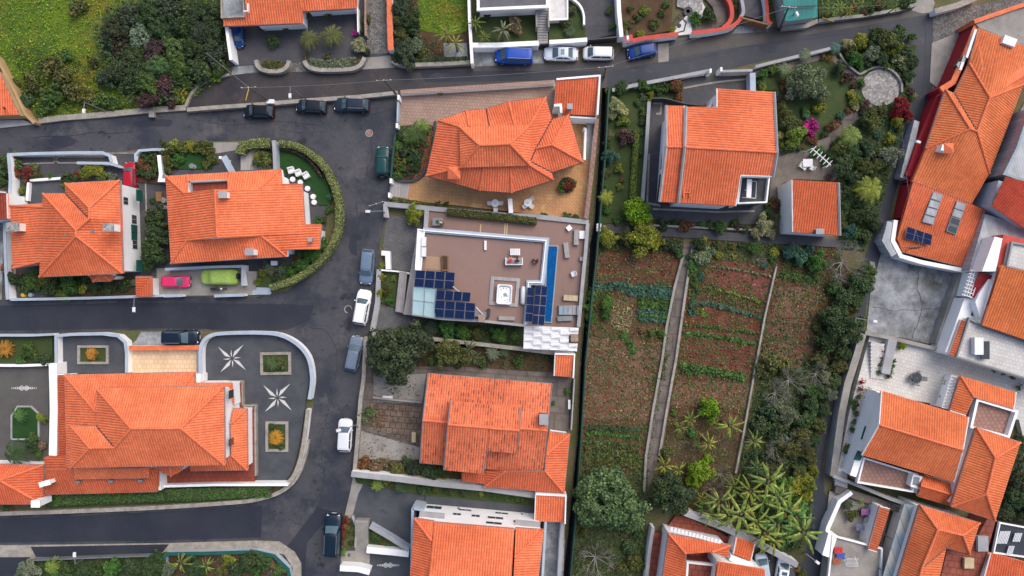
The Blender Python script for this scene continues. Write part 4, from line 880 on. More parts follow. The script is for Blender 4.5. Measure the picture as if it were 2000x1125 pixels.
# --- top house
h = house('orange tiled house at top with flat grey roof terrace', 560, 10)
roof(h, [(436, 51, 3.), (590, 45, 3.), (588, -60, 4.8), (478, -60, 4.8), (479, 34, 3.3), (436, 36, 3.3)], [(0, 1, 2, 3, 4, 5)], walls=False, nogable=True); flat(h, 'wall', [(499, 44), (588, 40), (588, -60), (499, -60)], 2.85, .1, 'plaster')
flat(h, 'roof_terrace', [(434, -60), (477, -60), (478, 34), (435, 36)], 3.3, 3., 'concrete_old', parapet=(.35, .2, 'kerbstone'))
roof(h, [(590, 22, 2.9), (696, 16, 2.9), (697, -60, 4.3), (590, -60, 4.3)], [(0, 1, 2, 3)], ov=.45, nogable=True)
for f in (.2, .75): a, b = U(590, 23, 2.5), U(696, 17, 2.5); p = a.lerp(b, f); MB().box((p.x, p.y+.28, 2.2), (1.3, .12, .5)).build('window', 'window_glass', h)
P = U(485, 16, 4.3); MB().box((P.x, P.y, P.z), (.15, 1., .4)).box((P.x-.25, P.y-.4, P.z), (.6, .15, .3)).build('aerial', 'white', h)
# carport posts and wall
MB().strip([U(440, 50, 2.5), U(443, 74, 2.5), U(452, 118, 2.)], .35, .1, 2.2).build('carport_wall', 'plaster', h)
# --- modern flat roofed house
h = house('modern white house with flat dark gravel roof', 1000, 5)
flat(h, 'flat_roof', [(934, -60), (1066, -60), (1068, 11), (936, 16)], 2.8, 2.5, 'gravel_dark')
Pm = [U(x, y, 3.0) for x, y in [(933, -62), (1069, -62), (1069, 12), (934, 18)]]; MB().strip(Pm, .35, 2.6, 3.0, True).build('parapet', 'plaster', h)
MB().prism(inset(Pm, .12), .1, 2.55).build('wall', 'plaster', h)
flat(h, 'raised_terrace', [(1072, -40), (1108, -40), (1108, 38), (1073, 40)], 1.2, .1, 'gravel_white', parapet=(.25, .2, 'plaster'))
for i in range(12): a = 16+i*5.2; flat(h, 'stair_step', [(1049, a), (1069, a), (1070, a+5.3), (1050, a+5.3)], 1.9-i*.14, .1, 'boards_grey')
for x in (1047.5, 1071): MB().strip([U(x, 14, 2), U(x+1, 52, 2)], .2, .1, 1.9).build('stair_wall', 'concrete', h)
flat(h, 'garden_path', [(1050, 60), (1070, 60), (1070, 90), (1052, 90)], .3, .1, 'boards_grey')
# --- teal roofed shed
h = house('shed with bright teal corrugated sheet roof at top', 1560, 20, 'shed', 'shed')
Q = [U(1522, -60, 4.), U(1596, -60, 4.), U(1597, 34, 3.), U(1534, 42, 3.)]; MB().add([(p.x, p.y, p.z) for p in Q]+[(p.x, p.y, p.z-.12) for p in Q], [(3, 2, 1, 0), (0, 1, 5, 4), (1, 2, 6, 5), (2, 3, 7, 6), (3, 0, 4, 7)]).build('sheet_roof', 'teal_sheet', h)
MB().prism(inset(Q, .3), 0, 2.8).build('wall', 'plaster_grey', h); MB().strip([U(1524, 12, 3.9), U(1597, 8, 3.9)], .12, 3.45, 3.6).build('roof_seam', 'metal_dark', h)
# --- house with the faceted roof
h = house('faceted many hipped orange tiled house on tan paved plot', 980, 290)
e, m_ = 4.4, 6.; V = [(856, 235.3, e), (910.7, 216.7, e), (949.3, 212.7, e), (993.3, 198.8, e), (1065.9, 190, e), (1078, 232.7, e), (1110.7, 223.9, e), (1138.7, 316.7, e), (1078, 336.7, e), (1081.3, 351.3, e), (998.7, 376.7, e), (937.3, 372, e), (832, 343.3, e),
     (898, 248, m_), (916, 247.5, m_), (956, 246.5, m_), (1005, 245.5, m_), (1034.7, 244.7, m_), (1047, 290, 5.6), (1036, 315, 5.9), (1035, 323, m_), (997, 324.5, m_), (945, 326, m_), (899, 327, m_), (1078, 283, 6.0)]
roof(h, V, [(12, 0, 13, 23), (0, 1, 14, 13), (1, 2, 15, 14), (2, 3, 16, 15), (3, 4, 17, 16), (4, 5, 18, 19, 20, 17), (5, 6, 24, 18), (6, 7, 24), (7, 8, 19, 18, 24), (8, 9, 20, 19), (9, 10, 21, 20), (10, 11, 22, 21), (11, 12, 23, 22)], ov=.5, gutter='metal_dark', nogable=True, tint=(1, .95, .98))
roof(h, [(897, 248, 6.5), (1036, 243.5, 6.5), (1036, 323.5, 6.5), (899, 327.5, 6.5), (936, 284, 8.1), (996, 281.5, 8.1)], [(0, 1, 5, 4), (1, 2, 5), (2, 3, 4, 5), (3, 0, 4)], ov=.3, z0=5.4, gutters=False, tint=(1.08, 1.08, 1.1))
p = U(887, 338, 5.8); cb = MB().box((p.x, p.y, 5.5), (.9, .9, 1.)).build('chimney', 'plaster', h)
MB().add([(p.x-.75, p.y-.75, 6), (p.x+.75, p.y-.75, 6), (p.x+.75, p.y+.75, 6), (p.x-.75, p.y+.75, 6), (p.x, p.y, 6.5)], [(0, 1, 4), (1, 2, 4), (2, 3, 4), (3, 0, 4)]).build('chimney_roof', 'ridge_clay', cb)
h = house('square orange tiled garage with white walls beside the upper street', 1125, 185, 'garage', 'garage')
roof(h, [(1098, 223, 3.4), (1165, 226, 3.4), (1171, 149, 4.5), (1087, 156, 4.5), (1082.7, 204, 3.6), (1097, 206, 3.6)], [(0, 1, 2, 3, 4, 5)], ov=.1, tint=(1, .9, .9), nogable=True, gutters=False)
MB().strip([U(1087, 154, 4.8), U(1172, 147, 4.8), U(1166, 226, 4.2)], .22, .2, 4.7).build('parapet', 'plaster', h)
MB().strip([U(1112, 228, 3.2), U(1164, 231, 3.2)], .2, .2, 3.2).build('front_wall', 'plaster', h); MB().strip([U(1082, 207, 3.6), U(1095, 206, 3.6), U(1096, 222, 3.6)], .3, .2, 3.9).build('parapet', 'plaster', h)
chimney(h, 1113, 208, 5, .5, .5, 1.2, m='concrete_old')
# --- house with the roof deck and pool
h = house('modern house with brown decked roof terrace, long pool and solar panels', 950, 540, 'modern_house')
flat(h, 'lower_deck', [(838, 408), (1050, 418), (1146, 434), (1132, 640), (1020, 636), (1060, 560), (1070, 470), (836, 446)], .9, 0., 'deck')
rd = [(826, 450), (1068, 469), (1058, 553), (1033, 553), (1028, 634), (850, 620), (808, 614)]
flat(h, 'roof_deck', rd, 3.6, .1, 'deck'); flat(h, 'tan_deck', [(833, 500), (858, 502), (862, 528), (830, 524)], 3.606, 3.5, 'deck_tan')
Pm = [U(x, y, 4.) for x, y in [(826, 449), (1068, 469), (1059, 552), (1033, 552), (1027, 634)]]; MB().strip(Pm, .6, .9, 3.95).build('parapet', 'plaster_blue', h)
MB().strip([p.lerp(U(950, 545, 4), .012) for p in Pm], .12, 3.95, 4.15).build('parapet_rail', 'plaster', h)
MB().strip([U(1027, 636, 4), U(950, 628, 4), U(858, 622, 4), U(806, 614, 4)], .3, .3, 4.).build('parapet', 'plaster_grey', h)
flat(h, 'side_roof', [(817, 448), (829, 450), (822, 528), (812, 526)], 3.9, .1, 'plaster', parapet=(.2, .15, 'plaster'))
flat(h, 'entrance_steps', [(807, 495), (822, 497), (808, 616), (788, 614)], 2.2, .1, 'boards_grey'); flat(h, 'entrance_steps', [(780, 530), (795, 532), (788, 612), (772, 608)], 1., .1, 'boards_grey')
flat(h, 'coping_wall', [(814, 455), (820, 455), (818, 498), (808, 498)], 3., .1, 'boards_grey')
for y in (472, 492): p = U(827.5, y, 4.4); MB().box((p.x, p.y, 4.1), (.55, 1.2, .5), -.04, .9).build('roof_unit', 'white', h)
MB().prism([U(x, y, 1.02) for x, y in [(1070, 480), (1089, 481), (1076, 629), (1064, 628)]], .5, 1.).build('pool', 'pool_water', h)
MB().strip([U(x, y, 1.1) for x, y in [(1069, 479.5), (1090, 480.5), (1077, 630), (1063, 629)]], .14, .9, 1.06, True).build('pool_edge', 'metal_blue', h)
# hot tub surround
MB().strip([U(x, y, 3.8) for x, y in [(962, 543), (1013, 547), (1008, 596), (958, 592)]], .42, 3.55, 3.75, True).build('tub_surround', 'boards_grey', h)
flat(h, 'bench_slab', [(974, 617), (1006, 619), (1005, 626), (974, 625)], 4., 3.6, 'concrete'); 
MB().strip([U(948, 470, 4), U(948, 488, 4)], .25, 3.6, 3.9).build('divider_wall', 'plaster', h)
flat(h, 'glass_canopy', [(807, 559), (850, 563), (848, 620), (806, 614)], 3.64, 3.6, 'plaster_blue')
gc = [U(x, y, 4.5) for x, y in [(807, 558), (852, 563), (849, 621), (805, 615)]]; MB().strip(gc, .1, 4.42, 4.52, True).strip([gc[0].lerp(gc[1], .5), gc[3].lerp(gc[2], .5)], .1, 4.42, 4.52).strip([gc[0].lerp(gc[3], .5), gc[1].lerp(gc[2], .5)], .1, 4.42, 4.52).build('canopy_frame', 'metal_grey', h)
MB().add([(p.x, p.y, 4.47) for p in gc], [(3, 2, 1, 0)]).build('canopy_glass', 'clear_glass', h)
for p in (gc[0], gc[3], gc[2]): MB().tube((p.x, p.y, 3.5), (p.x, p.y, 4.45), .05).build('canopy_post', 'metal_grey', h)
# woven white canopy
wv = house('white woven panel canopy over the deck corner, south of the pool', 1075, 660, 'shade_canopy', 'canopy')
q0, q1, q2, q3 = [U(x, y, 3.2) for x, y in [(1024, 636), (1130, 640), (1127, 686), (1022, 681)]]
for i in range(6):
    for j in range(6):
        u0, u1, v0, v1 = i/6, (i+1)/6, j/6, (j+1)/6; L_ = lambda u, v_: (q0*(1-u)+q1*u)*(1-v_)+(q3*(1-u)+q2*u)*v_
        if i == 5 and j in (2, 3): continue
        dz = .12 if (i+j) % 2 else 0; z = Vector((0, 0, dz)); a, b, c, d = L_(u0, v0), L_(u1, v0), L_(u1, v1), L_(u0, v1); t = Vector((0, 0, .14 if (i+j) % 2 else -.05))
        MB().add([a+z, b+z+t*.3, c+z+t*.3, d+z, (a+d)/2+z, (b+c)/2+z+t], [(4, 5, 1, 0), (3, 2, 5, 4)]).build('panel', 'white', wv)
for p in (q0, q1, q2, q3): MB().tube((p.x, p.y, .2), (p.x, p.y, 3.15), .07).build('post', 'metal_grey', wv)
p = U(1122, 660, 3.6); MB().box((p.x, p.y, 1.9), (.9, .9, 3.6)).build('chimney', 'pave_pink', wv)
for P in ([(812, 527), (889, 532), (887, 566), (808, 560)],): solar('blue solar panels four by two at left edge of roof terrace', P, 4, 2, 5.1, .5)
solar('four narrow blue solar panels above the lower solar row', [(853, 566), (920, 571), (918, 590), (851, 585)], 4, 1, 4.95, .3); solar('blue solar panels four by two beside the glass canopy', [(850, 586), (929, 592), (927, 625), (847, 619)], 4, 2, 4.9, .5)
solar('narrow column of dark blue solar panels left of tall column', [(1030, 561), (1044, 562), (1041, 629), (1025, 628)], 1, 4, 4.9, .3); solar('tall two wide block of dark blue solar panels by the pool', [(1046, 557), (1070, 559), (1063, 636), (1038, 634)], 2, 4, 5.2, .4)
# --- weathered tiled house
h = house('weathered orange tiled house with gappy tiles south of big round tree', 950, 830)
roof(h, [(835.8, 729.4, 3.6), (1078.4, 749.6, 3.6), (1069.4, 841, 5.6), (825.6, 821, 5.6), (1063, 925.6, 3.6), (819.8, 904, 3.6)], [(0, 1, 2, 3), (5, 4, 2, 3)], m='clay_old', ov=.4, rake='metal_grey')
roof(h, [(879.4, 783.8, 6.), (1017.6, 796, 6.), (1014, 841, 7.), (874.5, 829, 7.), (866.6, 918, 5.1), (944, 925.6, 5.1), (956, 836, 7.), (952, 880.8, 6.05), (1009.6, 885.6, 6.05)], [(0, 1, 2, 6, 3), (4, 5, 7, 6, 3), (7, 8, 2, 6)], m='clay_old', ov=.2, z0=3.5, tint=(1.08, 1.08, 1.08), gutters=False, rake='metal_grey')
roof(h, [(1102, 963, 2.9), (1113, 848, 2.9), (1067, 888, 4.2), (1064, 920, 4.2), (1073, 843, 2.9), (946, 951, 2.9), (986, 921, 4.2), (946, 918, 2.9)], [(0, 1, 2, 3), (1, 4, 2), (5, 0, 3, 6), (7, 5, 6)], ov=.25, tint=(.85, .78, .78), nogable=True)
roof(h, [(902, 940, 2.9), (946, 945, 2.9), (946, 918, 3.4), (902, 924, 3.4)], [(0, 1, 2, 3)], ov=.2, tint=(.8, .7, .7), nogable=True, gutters=False)
chimney(h, 1062, 819, 6.2, .9, 1.1, 1.4, m='concrete_old'); MB().strip([U(902, 737, 3.5), U(958, 742, 3.5)], .3, 3.3, 3.6).build('parapet', 'plaster', h)
for P, lb in (([(1082, 734, 2.6), (1119, 737, 2.6), (1122, 692, 3.1), (1084, 691, 3.1)], 'small orange tiled shed in the plot corner by the channel'), ([(1044, 1018, 2.8), (1103, 1020, 2.8), (1105, 968, 3.3), (1046, 965, 3.3)], 'square orange tiled annex north of the white wall by the channel')):
    hh = house(lb, P[0][0]+18, P[0][1]-22, 'shed', 'shed'); roof(hh, P, [(0, 1, 2, 3)], ov=.1, gutters=False); W = [U(*p) for p in P]; MB().strip([W[3], W[2], W[1]], .16, .2, W[2].z+.15).build('parapet', 'plaster', hh)
# --- bottom centre house
h = house('tall white two storey house with orange roof at bottom centre', 930, 1070)
ro, P, lp = roof(h, [(848, 1020, 7.1), (1005, 1033, 7.1), (995, 1190, 9.2), (832, 1180, 9.2)], [(0, 1, 2, 3)], ov=.3, tint=(1.05, 1.02, 1.0), nogable=True)
roof(h, [(796, 1190, 6.7), (809.6, 1012.2, 6.7), (843, 1056, 7.8), (834, 1190, 8.1), (848, 1018, 6.7)], [(0, 1, 2, 3), (1, 4, 2)], ov=.3, tint=(1.0, .95, .95), nogable=True)
roof(h, [(1062, 1035, 6.7), (1045, 1190, 6.7), (1000, 1190, 8.1), (1005, 1088, 7.8), (1007, 1031, 6.7)], [(0, 1, 2, 3), (0, 4, 3)], ov=.3, tint=(1.0, .95, .95), nogable=True)
a, b = U(812, 1012, 6.7), U(1060, 1034, 6.7); d = (b-a).normalized(); nb = Vector((-d.y, d.x, 0))
a2, b2 = a-nb*.35+d*.3, b-nb*.35-d*.3; MB().strip([a2, b2], .1, .2, 6.5).build('north_wall', 'plaster', h)
for f, z, wd, ht, fm in ((.1, 3.6, 1.9, .9, 'plaster_grey'), (.09, 1.0, 1.9, 1., 'metal_blue'), (.30, 2.9, 1., .7, 'plaster_grey'), (.46, 2.9, 1., .7, 'plaster_grey'), (.63, 3.0, 1.9, .7, 'plaster_grey'), (.36, 1.2, 1.6, .5, 'plaster_grey'), (.68, 1.2, 1.6, .5, 'plaster_grey'), (.62, 4.9, 1.9, .7, 'plaster_grey'), (.88, 3.6, 2.8, .7, 'plaster_grey'), (.3, .8, .3, .3, 'metal_dark'), (.86, .9, .3, .3, 'metal_dark')):
    vert_panel(h, b2, a2, 1-f, wd, z, ht, 'window_glass', fm, proud=.1)
for f in (.1, .9): p = a2.lerp(b2, f)+nb*.35; MB().box((p.x, p.y, 5.2), (3., .7, .15), math.atan2(d.y, d.x)).build('balcony', 'plaster_grey', h)
MB().strip([U(806, 993, 3), U(800, 1300, 3)], .3, .1, 3.1).strip([U(806, 993, 3), U(828, 996, 3)], .3, .1, 3.1).build('side_wall', 'plaster_blue', h)
MB().strip([U(1066, 1020, 3), U(1050, 1300, 3)], .3, .1, 3.).build('side_wall', 'plaster_blue', h)
# --- east house
h = house('big orange tiled house with pale grey rakes and roof balcony', 1400, 290)
e, r = 6.2, 8.
ro, P, lp = roof(h, [(1400, 173, e-.55), (1512, 179.6, e-.55), (1517.6, 298, r), (1509.6, 345, e+.6), (1445.7, 342.7, e+.8), (1436.7, 402.5, e), (1325.7, 396, e), (1338, 288, r), (1339.8, 208.4, e), (1400, 209.3, e)], [(9, 0, 1, 2, 7, 8), (6, 5, 4, 3, 2, 7)], ov=.3, gutters=False)
roof(h, [(1300.8, 206, e-.3), (1336.5, 206.8, e-.3), (1335, 288, r-.35), (1324, 396, e-.3), (1288, 394, e-.3), (1301, 286.7, r-.35)], [(0, 1, 2, 5), (4, 3, 2, 5)], ov=.8, gutters=False, tint=(.97, .93, .95))
for a in ([(1340, 208, e+.1), (1337.5, 288, r+.1), (1325, 396, e+.1)], [(1512.5, 180, e-.4), (1518, 298, r+.1), (1510, 345, e+.7)], [(1288, 394, e-.2), (1301, 286.7, r-.25), (1301, 206, e-.2)]):
    W = [U(*p) for p in a]
    for p, q in zip(W, W[1:]): MB().tube(p, q, .17, n=4).build('rake_capping', 'plaster_grey', h)
flat(h, 'balcony', [(1445, 345), (1499, 344), (1493, 396), (1438, 398)], 3.9, .2, 'slate', parapet=(.7, .18, 'plaster'))
for a, b in (((1440, 344), (1436, 402)),): MB().strip([U(*a, 6), U(*b, 6)], .2, 3.9, 6.1).build('balcony_wall', 'plaster', h)
vl, vr = U(1291, 392, 5.9), U(1303, 290, 5.9)
for f in (.15, .45, .85): p = vl.lerp(vr, f); MB().box((p.x+.28, p.y, 3.0), (.12, 1.8, 1.9), math.radians(-6)).build('window', 'window_glass', h)
MB().strip([U(1393, 198, 4.2), U(1388, 212, 4.2), U(1380, 214, 4.2)], .15, .2, 3.6).build('porch_wall', 'plaster', h)
P = U(1341, 376, 6.6); MB().box((P.x-.35, P.y, P.z), (.12, 1.2, .25)).box((P.x+.35, P.y, P.z), (.12, 1.2, .25)).box((P.x, P.y, P.z), (.7, .12, .2)).build('vent_frame', 'ridge_clay', h)
h = house('orange tiled garden store with white walls beside gravel court', 1590, 405, 'garden_store', 'store')
roof(h, [(1547.7, 453, 4.), (1639, 459.5, 4.), (1636.6, 356.5, 4.9), (1546.4, 351.4, 4.9)], [(0, 1, 2, 3)], ov=.05, gutters=False, tint=(.9, .85, .8)); chimney(h, 1601, 452, 4.8, .8, .5, .9, m='concrete_old')
W = [U(1638, 357, 5), U(1640.5, 460, 4.1)]; MB().tube(W[0], W[1], .16, n=4).build('rake_capping', 'plaster_grey', h)
# --- long red walled building on the right
h = house('long orange tiled building with crimson walls along the right lane', 1900, 220, 'long_building', 'building')
e, r = 3.4, 5.6
V = [(1911, 55, e), (2060, 112, e), (1999, 165, e), (1933, 190.7, r), (1893, 124, e), (1864, 182.7, e), (1908, 257, r), (1894.7, 252, r), (1846.7, 174.7, e), (1808, 290, e), (1932, 339, e), (1898, 398, 3.1), (1782, 354, 3.1)]
roof(h, V, [(0, 1, 2, 3, 4), (5, 4, 3, 6), (2, 10, 6, 3), (8, 5, 6, 7), (9, 8, 7), (12, 11, 10, 6, 7, 9)], 'plaster_red', ov=.25, tint=(.92, 1., .85), nogable=True)
roof(h, [(1764, 424, 2.5), (1905, 476, 2.5), (1926, 412, 2.9), (1898, 399, 3.05), (1783, 355, 3.05)], [(0, 1, 2, 3, 4)], 'plaster_red', ov=.1, tint=(.95, .9, .9), gutters=False, nogable=True)
roof(h, [(1764, 424, 2.5), (1905, 476, 2.5), (1894, 525, 1.9), (1762, 492, 1.9), (1752, 466, 2.1)], [(3, 2, 1, 0, 4)], 'plaster_red', ov=.2, tint=(.92, .92, .85), nogable=True)
for q, ms in (([(1822, 374), (1841, 380), (1821, 440), (1800, 434)], ('white', 'white')), ([(1868, 392), (1886, 398), (1866, 459), (1847, 452)], ('white', 'metal_grey'))):
    L_ = lambda u, v_: (U(*q[0], 3.1)*(1-u)+U(*q[1], 3.05)*u)*(1-v_)+(U(*q[3], 2.7)*(1-u)+U(*q[2], 2.65)*u)*v_
    for k in range(4):
        v0, v1 = k/4+.01, (k+1)/4-.01; P = [L_(0, v0), L_(1, v0), L_(1, v1), L_(0, v1)]; f = MB().add([p+Vector((0, 0, .12)) for p in P]+[p-Vector((0, 0, .2)) for p in P], [(3, 2, 1, 0), (0, 1, 5, 4), (1, 2, 6, 5), (2, 3, 7, 6), (3, 0, 4, 7)]).build('skylight', 'metal_grey', h)
        P = [L_(.06, v0+.02), L_(.94, v0+.02), L_(.94, v1-.02), L_(.06, v1-.02)]; MB().add([p+Vector((0, 0, .13)) for p in P], [(3, 2, 1, 0)]).build('pane', ('sheet_light' if (ms[1] == 'white' or k < 2) else 'window_glass'), f)
solar('three short solar collectors on the orange roof above the grey yard', [(1772, 442), (1822, 459), (1818, 480), (1767, 465)], 3, 2, 2.9, .3)
RW = [(1908, 50), (1888, 100), (1862, 160), (1838, 175), (1800, 290), (1772, 360), (1750, 430), (1744, 470), (1760, 500), (1800, 512), (1892, 530)]
MB().strip([U(x, y, 3) for x, y in RW[:4]], .5, 0., 2.7).build('boundary_wall', 'plaster_red', h); MB().strip([U(x, y, 2.8) for x, y in RW[:4]], .7, 2.7, 2.82).build('coping', 'ridge_clay', h)
MB().strip([U(x+4, y, 2) for x, y in [(1840, 180), (1800, 275), (1776, 345)]], 1.3, 0, 1.9).build('side_wing', 'plaster_red', h)
flat(h, 'yard_roof', [(1786, 234), (1796, 238), (1772, 350), (1758, 346)], 1.4, 0, 'sheet_light')
MB().strip([U(x, y, 2) for x, y in RW[6:]], .5, 0, 2.).build('parapet', 'plaster', h); MB().strip([U(x, y, 3) for x, y in [(1750, 432), (1740, 468), (1757, 497)]], .9, 0, 1.9).build('parapet', 'sheet_light', h)
flat(h, 'flat_roof', [(1906, 46), (1990, 14), (2080, -10), (2080, 110), (1998, 88), (1912, 54)], 3., 0, 'concrete'); MB().strip([U(1903, 42, 3.3), U(1990, 12, 3.3), U(2080, -14, 3.3)], .5, 0, 3.3).build('parapet', 'ridge_clay', h)
p = U(1976, 78, 4.4); MB().box((p.x, p.y, 3.6), (1.6, 1.0, 1.), -.35).build('roof_unit', 'white', h); p = U(1855, 289, 5.2)
c = MB().box((p.x-.4, p.y, 4.4), (.9, .7, 1.2), -.3).build('chimney', 'plaster', h); MB().add([(p.x-.6, p.y-.6, 5.), (p.x+.6, p.y-.6, 5.), (p.x+.6, p.y+.6, 5.), (p.x-.6, p.y+.6, 5.), (p.x, p.y, 5.4)], [(0, 1, 4), (1, 2, 4), (2, 3, 4), (3, 0, 4)]).build('chimney_roof', 'ridge_clay', c)
for x, y, a, b in ((1902, 84, 26, 3.), (1883, 128, 24, 1.)): p = U(x, y, 3.8); MB().box((p.x-.2, p.y, p.z-.3), (.3, 3.6 if a == 26 else 1, .3), math.radians(-18)).build('white_gutter', 'white', h)
W = [U(1886, 110, 2.9), U(1872, 132, 2.9)]; MB().strip(W, .75, 2.3, 2.9).build('roof_glazing', 'window_glass', h)
wall('crimson boundary wall with pale coping right of long building', [(2010, 215), (1982, 285), (1950, 345), (1925, 420), (1900, 490), (1888, 530)], .4, 2., 'plaster_red', name='boundary_wall')
struct('yard', [(2010, 180), (1990, 280), (1940, 390), (1925, 420), (1905, 470), (1900, 400), (1935, 340), (1975, 255)], 'concrete_old', .1)
# --- right edge houses
h = house('dark red sheet roofed house at right edge', 1975, 390)
Q = [U(1936, 402, 5.), U(1963, 345, 6.), U(2080, 372, 6.), U(2070, 468, 5.), U(2000, 446, 5.)]; MB().add([tuple(p) for p in Q], [(4, 3, 2, 1, 0)]).build('sheet_roof', 'clay', h, (.55, .25, .3)); MB().prism(inset(Q, .2), 0, 4.7).build('wall', 'plaster_blue', h)
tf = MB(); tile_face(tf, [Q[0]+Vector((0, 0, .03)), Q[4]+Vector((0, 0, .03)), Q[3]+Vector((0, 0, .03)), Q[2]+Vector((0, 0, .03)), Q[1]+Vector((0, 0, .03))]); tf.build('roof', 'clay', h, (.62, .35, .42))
h = house('pale blue roofed building in the top right edge corner', 1990, 290, 'house', 'house'); Q = [U(2012, 210, 5), U(1985, 290, 5), U(1960, 340, 5), U(1990, 350, 5), U(2070, 370, 5), U(2070, 220, 5)]
MB().prism(Q, 0, 5.).build('wall', 'sheet_light', h); MB().strip(Q, .3, 5., 5.2, True).build('parapet', 'metal_blue', h)
h = house('white house with tiled roof and grey sheet deck at right edge', 1950, 580)
flat(h, 'sheet_deck', [(1925, 418), (2060, 460), (2060, 490), (1960, 466), (1946, 470), (1915, 528), (1893, 528)], 3.5, .1, 'sheet_light')
flat(h, 'block', [(1943, 462), (1958, 466), (1945, 530), (1918, 530)], 5.5, .1, 'plaster'); flat(h, 'red_roof', [(1960, 458), (2060, 480), (2060, 520), (1975, 500), (1950, 524), (1945, 520)], 5.4, .1, 'red_paint')
flat(h, 'roof_terrace', [(1974, 474), (2070, 492), (2070, 545), (1964, 520)], 5.9, .1, 'pave_white', parapet=(.3, .2, 'metal_grey'))
roof(h, [(1956, 517, 6.), (2060, 545, 6.6), (2060, 690, 5.4), (2000, 663, 5.4), (1918, 635, 5.2)], [(1, 0, 4, 3, 2)], ov=.2, tint=(.9, 1., .75), nogable=True)
flat(h, 'side_block', [(1936, 536), (1953, 520), (1918, 632), (1905, 590), (1912, 574)], 4.5, .1, 'plaster')
Q = [U(1912, 530, 4.6), U(1938, 538, 4.6), U(1925, 586, 4.), U(1893, 580, 4.)]; MB().add([tuple(p) for p in Q], [(3, 2, 1, 0)]).build('red_sheet_roof', 'sheet_red', h); MB().prism(inset(Q, .1), .1, 3.9).build('annex_wall', 'plaster', h)
flat(h, 'pergola_base', [(1884, 582), (1930, 592), (1918, 632), (1860, 690), (1846, 688)], 3.4, .1, 'plaster')
a, b = U(1896, 530, 4.2), U(1880, 578, 4.2)
for k in range(8): p = a.lerp(b, k/7); MB().box((p.x+.6, p.y, 4.1), (1.3, .12, .14), -.3).build('lattice_bar', 'white', h)
for k in range(4): MB().tube(a+Vector((.15+.35*k, 0, 0)), b+Vector((.15+.35*k, 0, 0)), .05).build('lattice_bar', 'white', h)
flat(h, 'tiled_terrace', [(1890, 622), (1918, 638), (2060, 690), (2060, 760), (2000, 738), (1866, 696)], 4.2, .1, 'pave_white', parapet=(.35, .2, 'metal_grey'))
roof(h, [(1854, 692, 3.9), (1866, 696, 4.3), (1886, 628, 4.3), (1878, 624, 3.9)], [(3, 0, 1, 2)], ov=.05, gutters=False, nogable=True)
flat(h, 'light_well', [(1905, 590), (1928, 596), (1920, 622), (1896, 616)], 3.42, 3.3, 'metal_dark'); p = U(1916, 598, 3.8); MB().box((p.x, p.y, 3.6), (.8, 1.1, .5), -.2).build('washing_trough', 'metal_blue', h)
# --- south east house
h = house('orange tiled house with brown tiled terrace below the white tile patio', 1780, 860)
roof(h, [(1722, 763, 5.), (1892, 814.5, 5.), (1881, 879, 6.6), (1717, 829.5, 6.6), (1863, 942, 5.), (1683, 889, 5.)], [(0, 1, 2, 3), (5, 4, 2, 3)], ov=.3, tint=(.88, .92, .8), gutters=False)
flat(h, 'side_block', [(1712, 764), (1723, 766), (1700, 850), (1672, 932), (1660, 928)], 3.4, .1, 'plaster')
for y0, y1, x in ((832, 858, 1690), (880, 898, 1676)): flat(h, 'awning', [(x, y0), (x+13, y0+4), (x+4, y1+2), (x-8, y1)], 3.6, 3.45, 'green_metal')
flat(h, 'brown_terrace', [(1684, 893), (1787, 925), (1778, 958), (1672, 940)], 3., .1, 'pave_check', parapet=(.5, .2, 'plaster'))
roof(h, [(1803.5, 928, 3.7), (1866, 947, 3.7), (1857.4, 989, 3.7), (1792.7, 970, 3.7), (1860, 966, 4.6), (1798, 948, 4.6)], [(0, 1, 4, 5), (3, 2, 4, 5)], ov=.2, tint=(.9, .85, .75), gutters=False, nogable=True)
flat(h, 'lattice_block', [(1784, 926), (1802, 931), (1796, 956), (1778, 950)], 4., .1, 'plaster'); p = U(1790, 940, 4.1); MB().box((p.x, p.y, 4.02), (.7, 1., .06), -.2).build('lattice', 'metal_grey', h)
h = house('L shaped orange roof around brown roof terrace beside white patio', 1925, 790)
roof(h, [(1876, 734, 4.), (1984.5, 766, 4.), (1980, 799, 4.8), (1902, 776, 4.8), (1886, 812, 4.8), (1855, 802, 4.)], [(0, 1, 2, 3), (5, 0, 3, 4)], ov=.2, tint=(.9, .9, .75))
flat(h, 'roof_terrace', [(1902, 779), (1978, 802), (1962, 851), (1890, 832)], 4., .1, 'pave_check', parapet=(.7, .3, 'plaster'))
flat(h, 'white_block', [(1888, 815), (1904, 822), (1894, 860), (1884, 900), (1870, 936), (1862, 930)], 3.6, .1, 'plaster')
lt = thing('pergola', 'narrow white slatted pergola at left of the L shaped roof', 'pergola', 1862, 765, .8); a, b = U(1874, 738, 3.2), U(1856, 800, 3.2); d = (b-a).normalized(); n_ = Vector((d.y, -d.x, 0))
for k in range(11): c = a.lerp(b, k/10)+n_*.5; MB().box((c.x, c.y, 3.2), (1.15, .13, .12), math.atan2(n_.y, n_.x)).build('slat', 'white', lt)
for q in (0., 1.05): MB().tube(a+n_*q, b+n_*q, .06).build('beam', 'white', lt)
for c in (a+n_*1.05, b+n_*1.05): MB().tube((c.x, c.y, .8), c, .06).build('post', 'white', lt)
h = house('hipped orange roof wing at right beside dark trees', 1930, 920)
roof(h, [(1907, 835, 5.5), (1993, 864, 5.5), (1943.5, 1017, 5.5), (1857.4, 989, 5.5), (1943.5, 894, 7.2), (1926, 965, 7.2)], [(0, 1, 4), (1, 2, 5, 4), (2, 3, 5), (3, 0, 4, 5)], ov=.3, tint=(.95, .98, .85))
h = house('orange hipped house at lower right beside bluish sheet canopy', 1830, 1060)
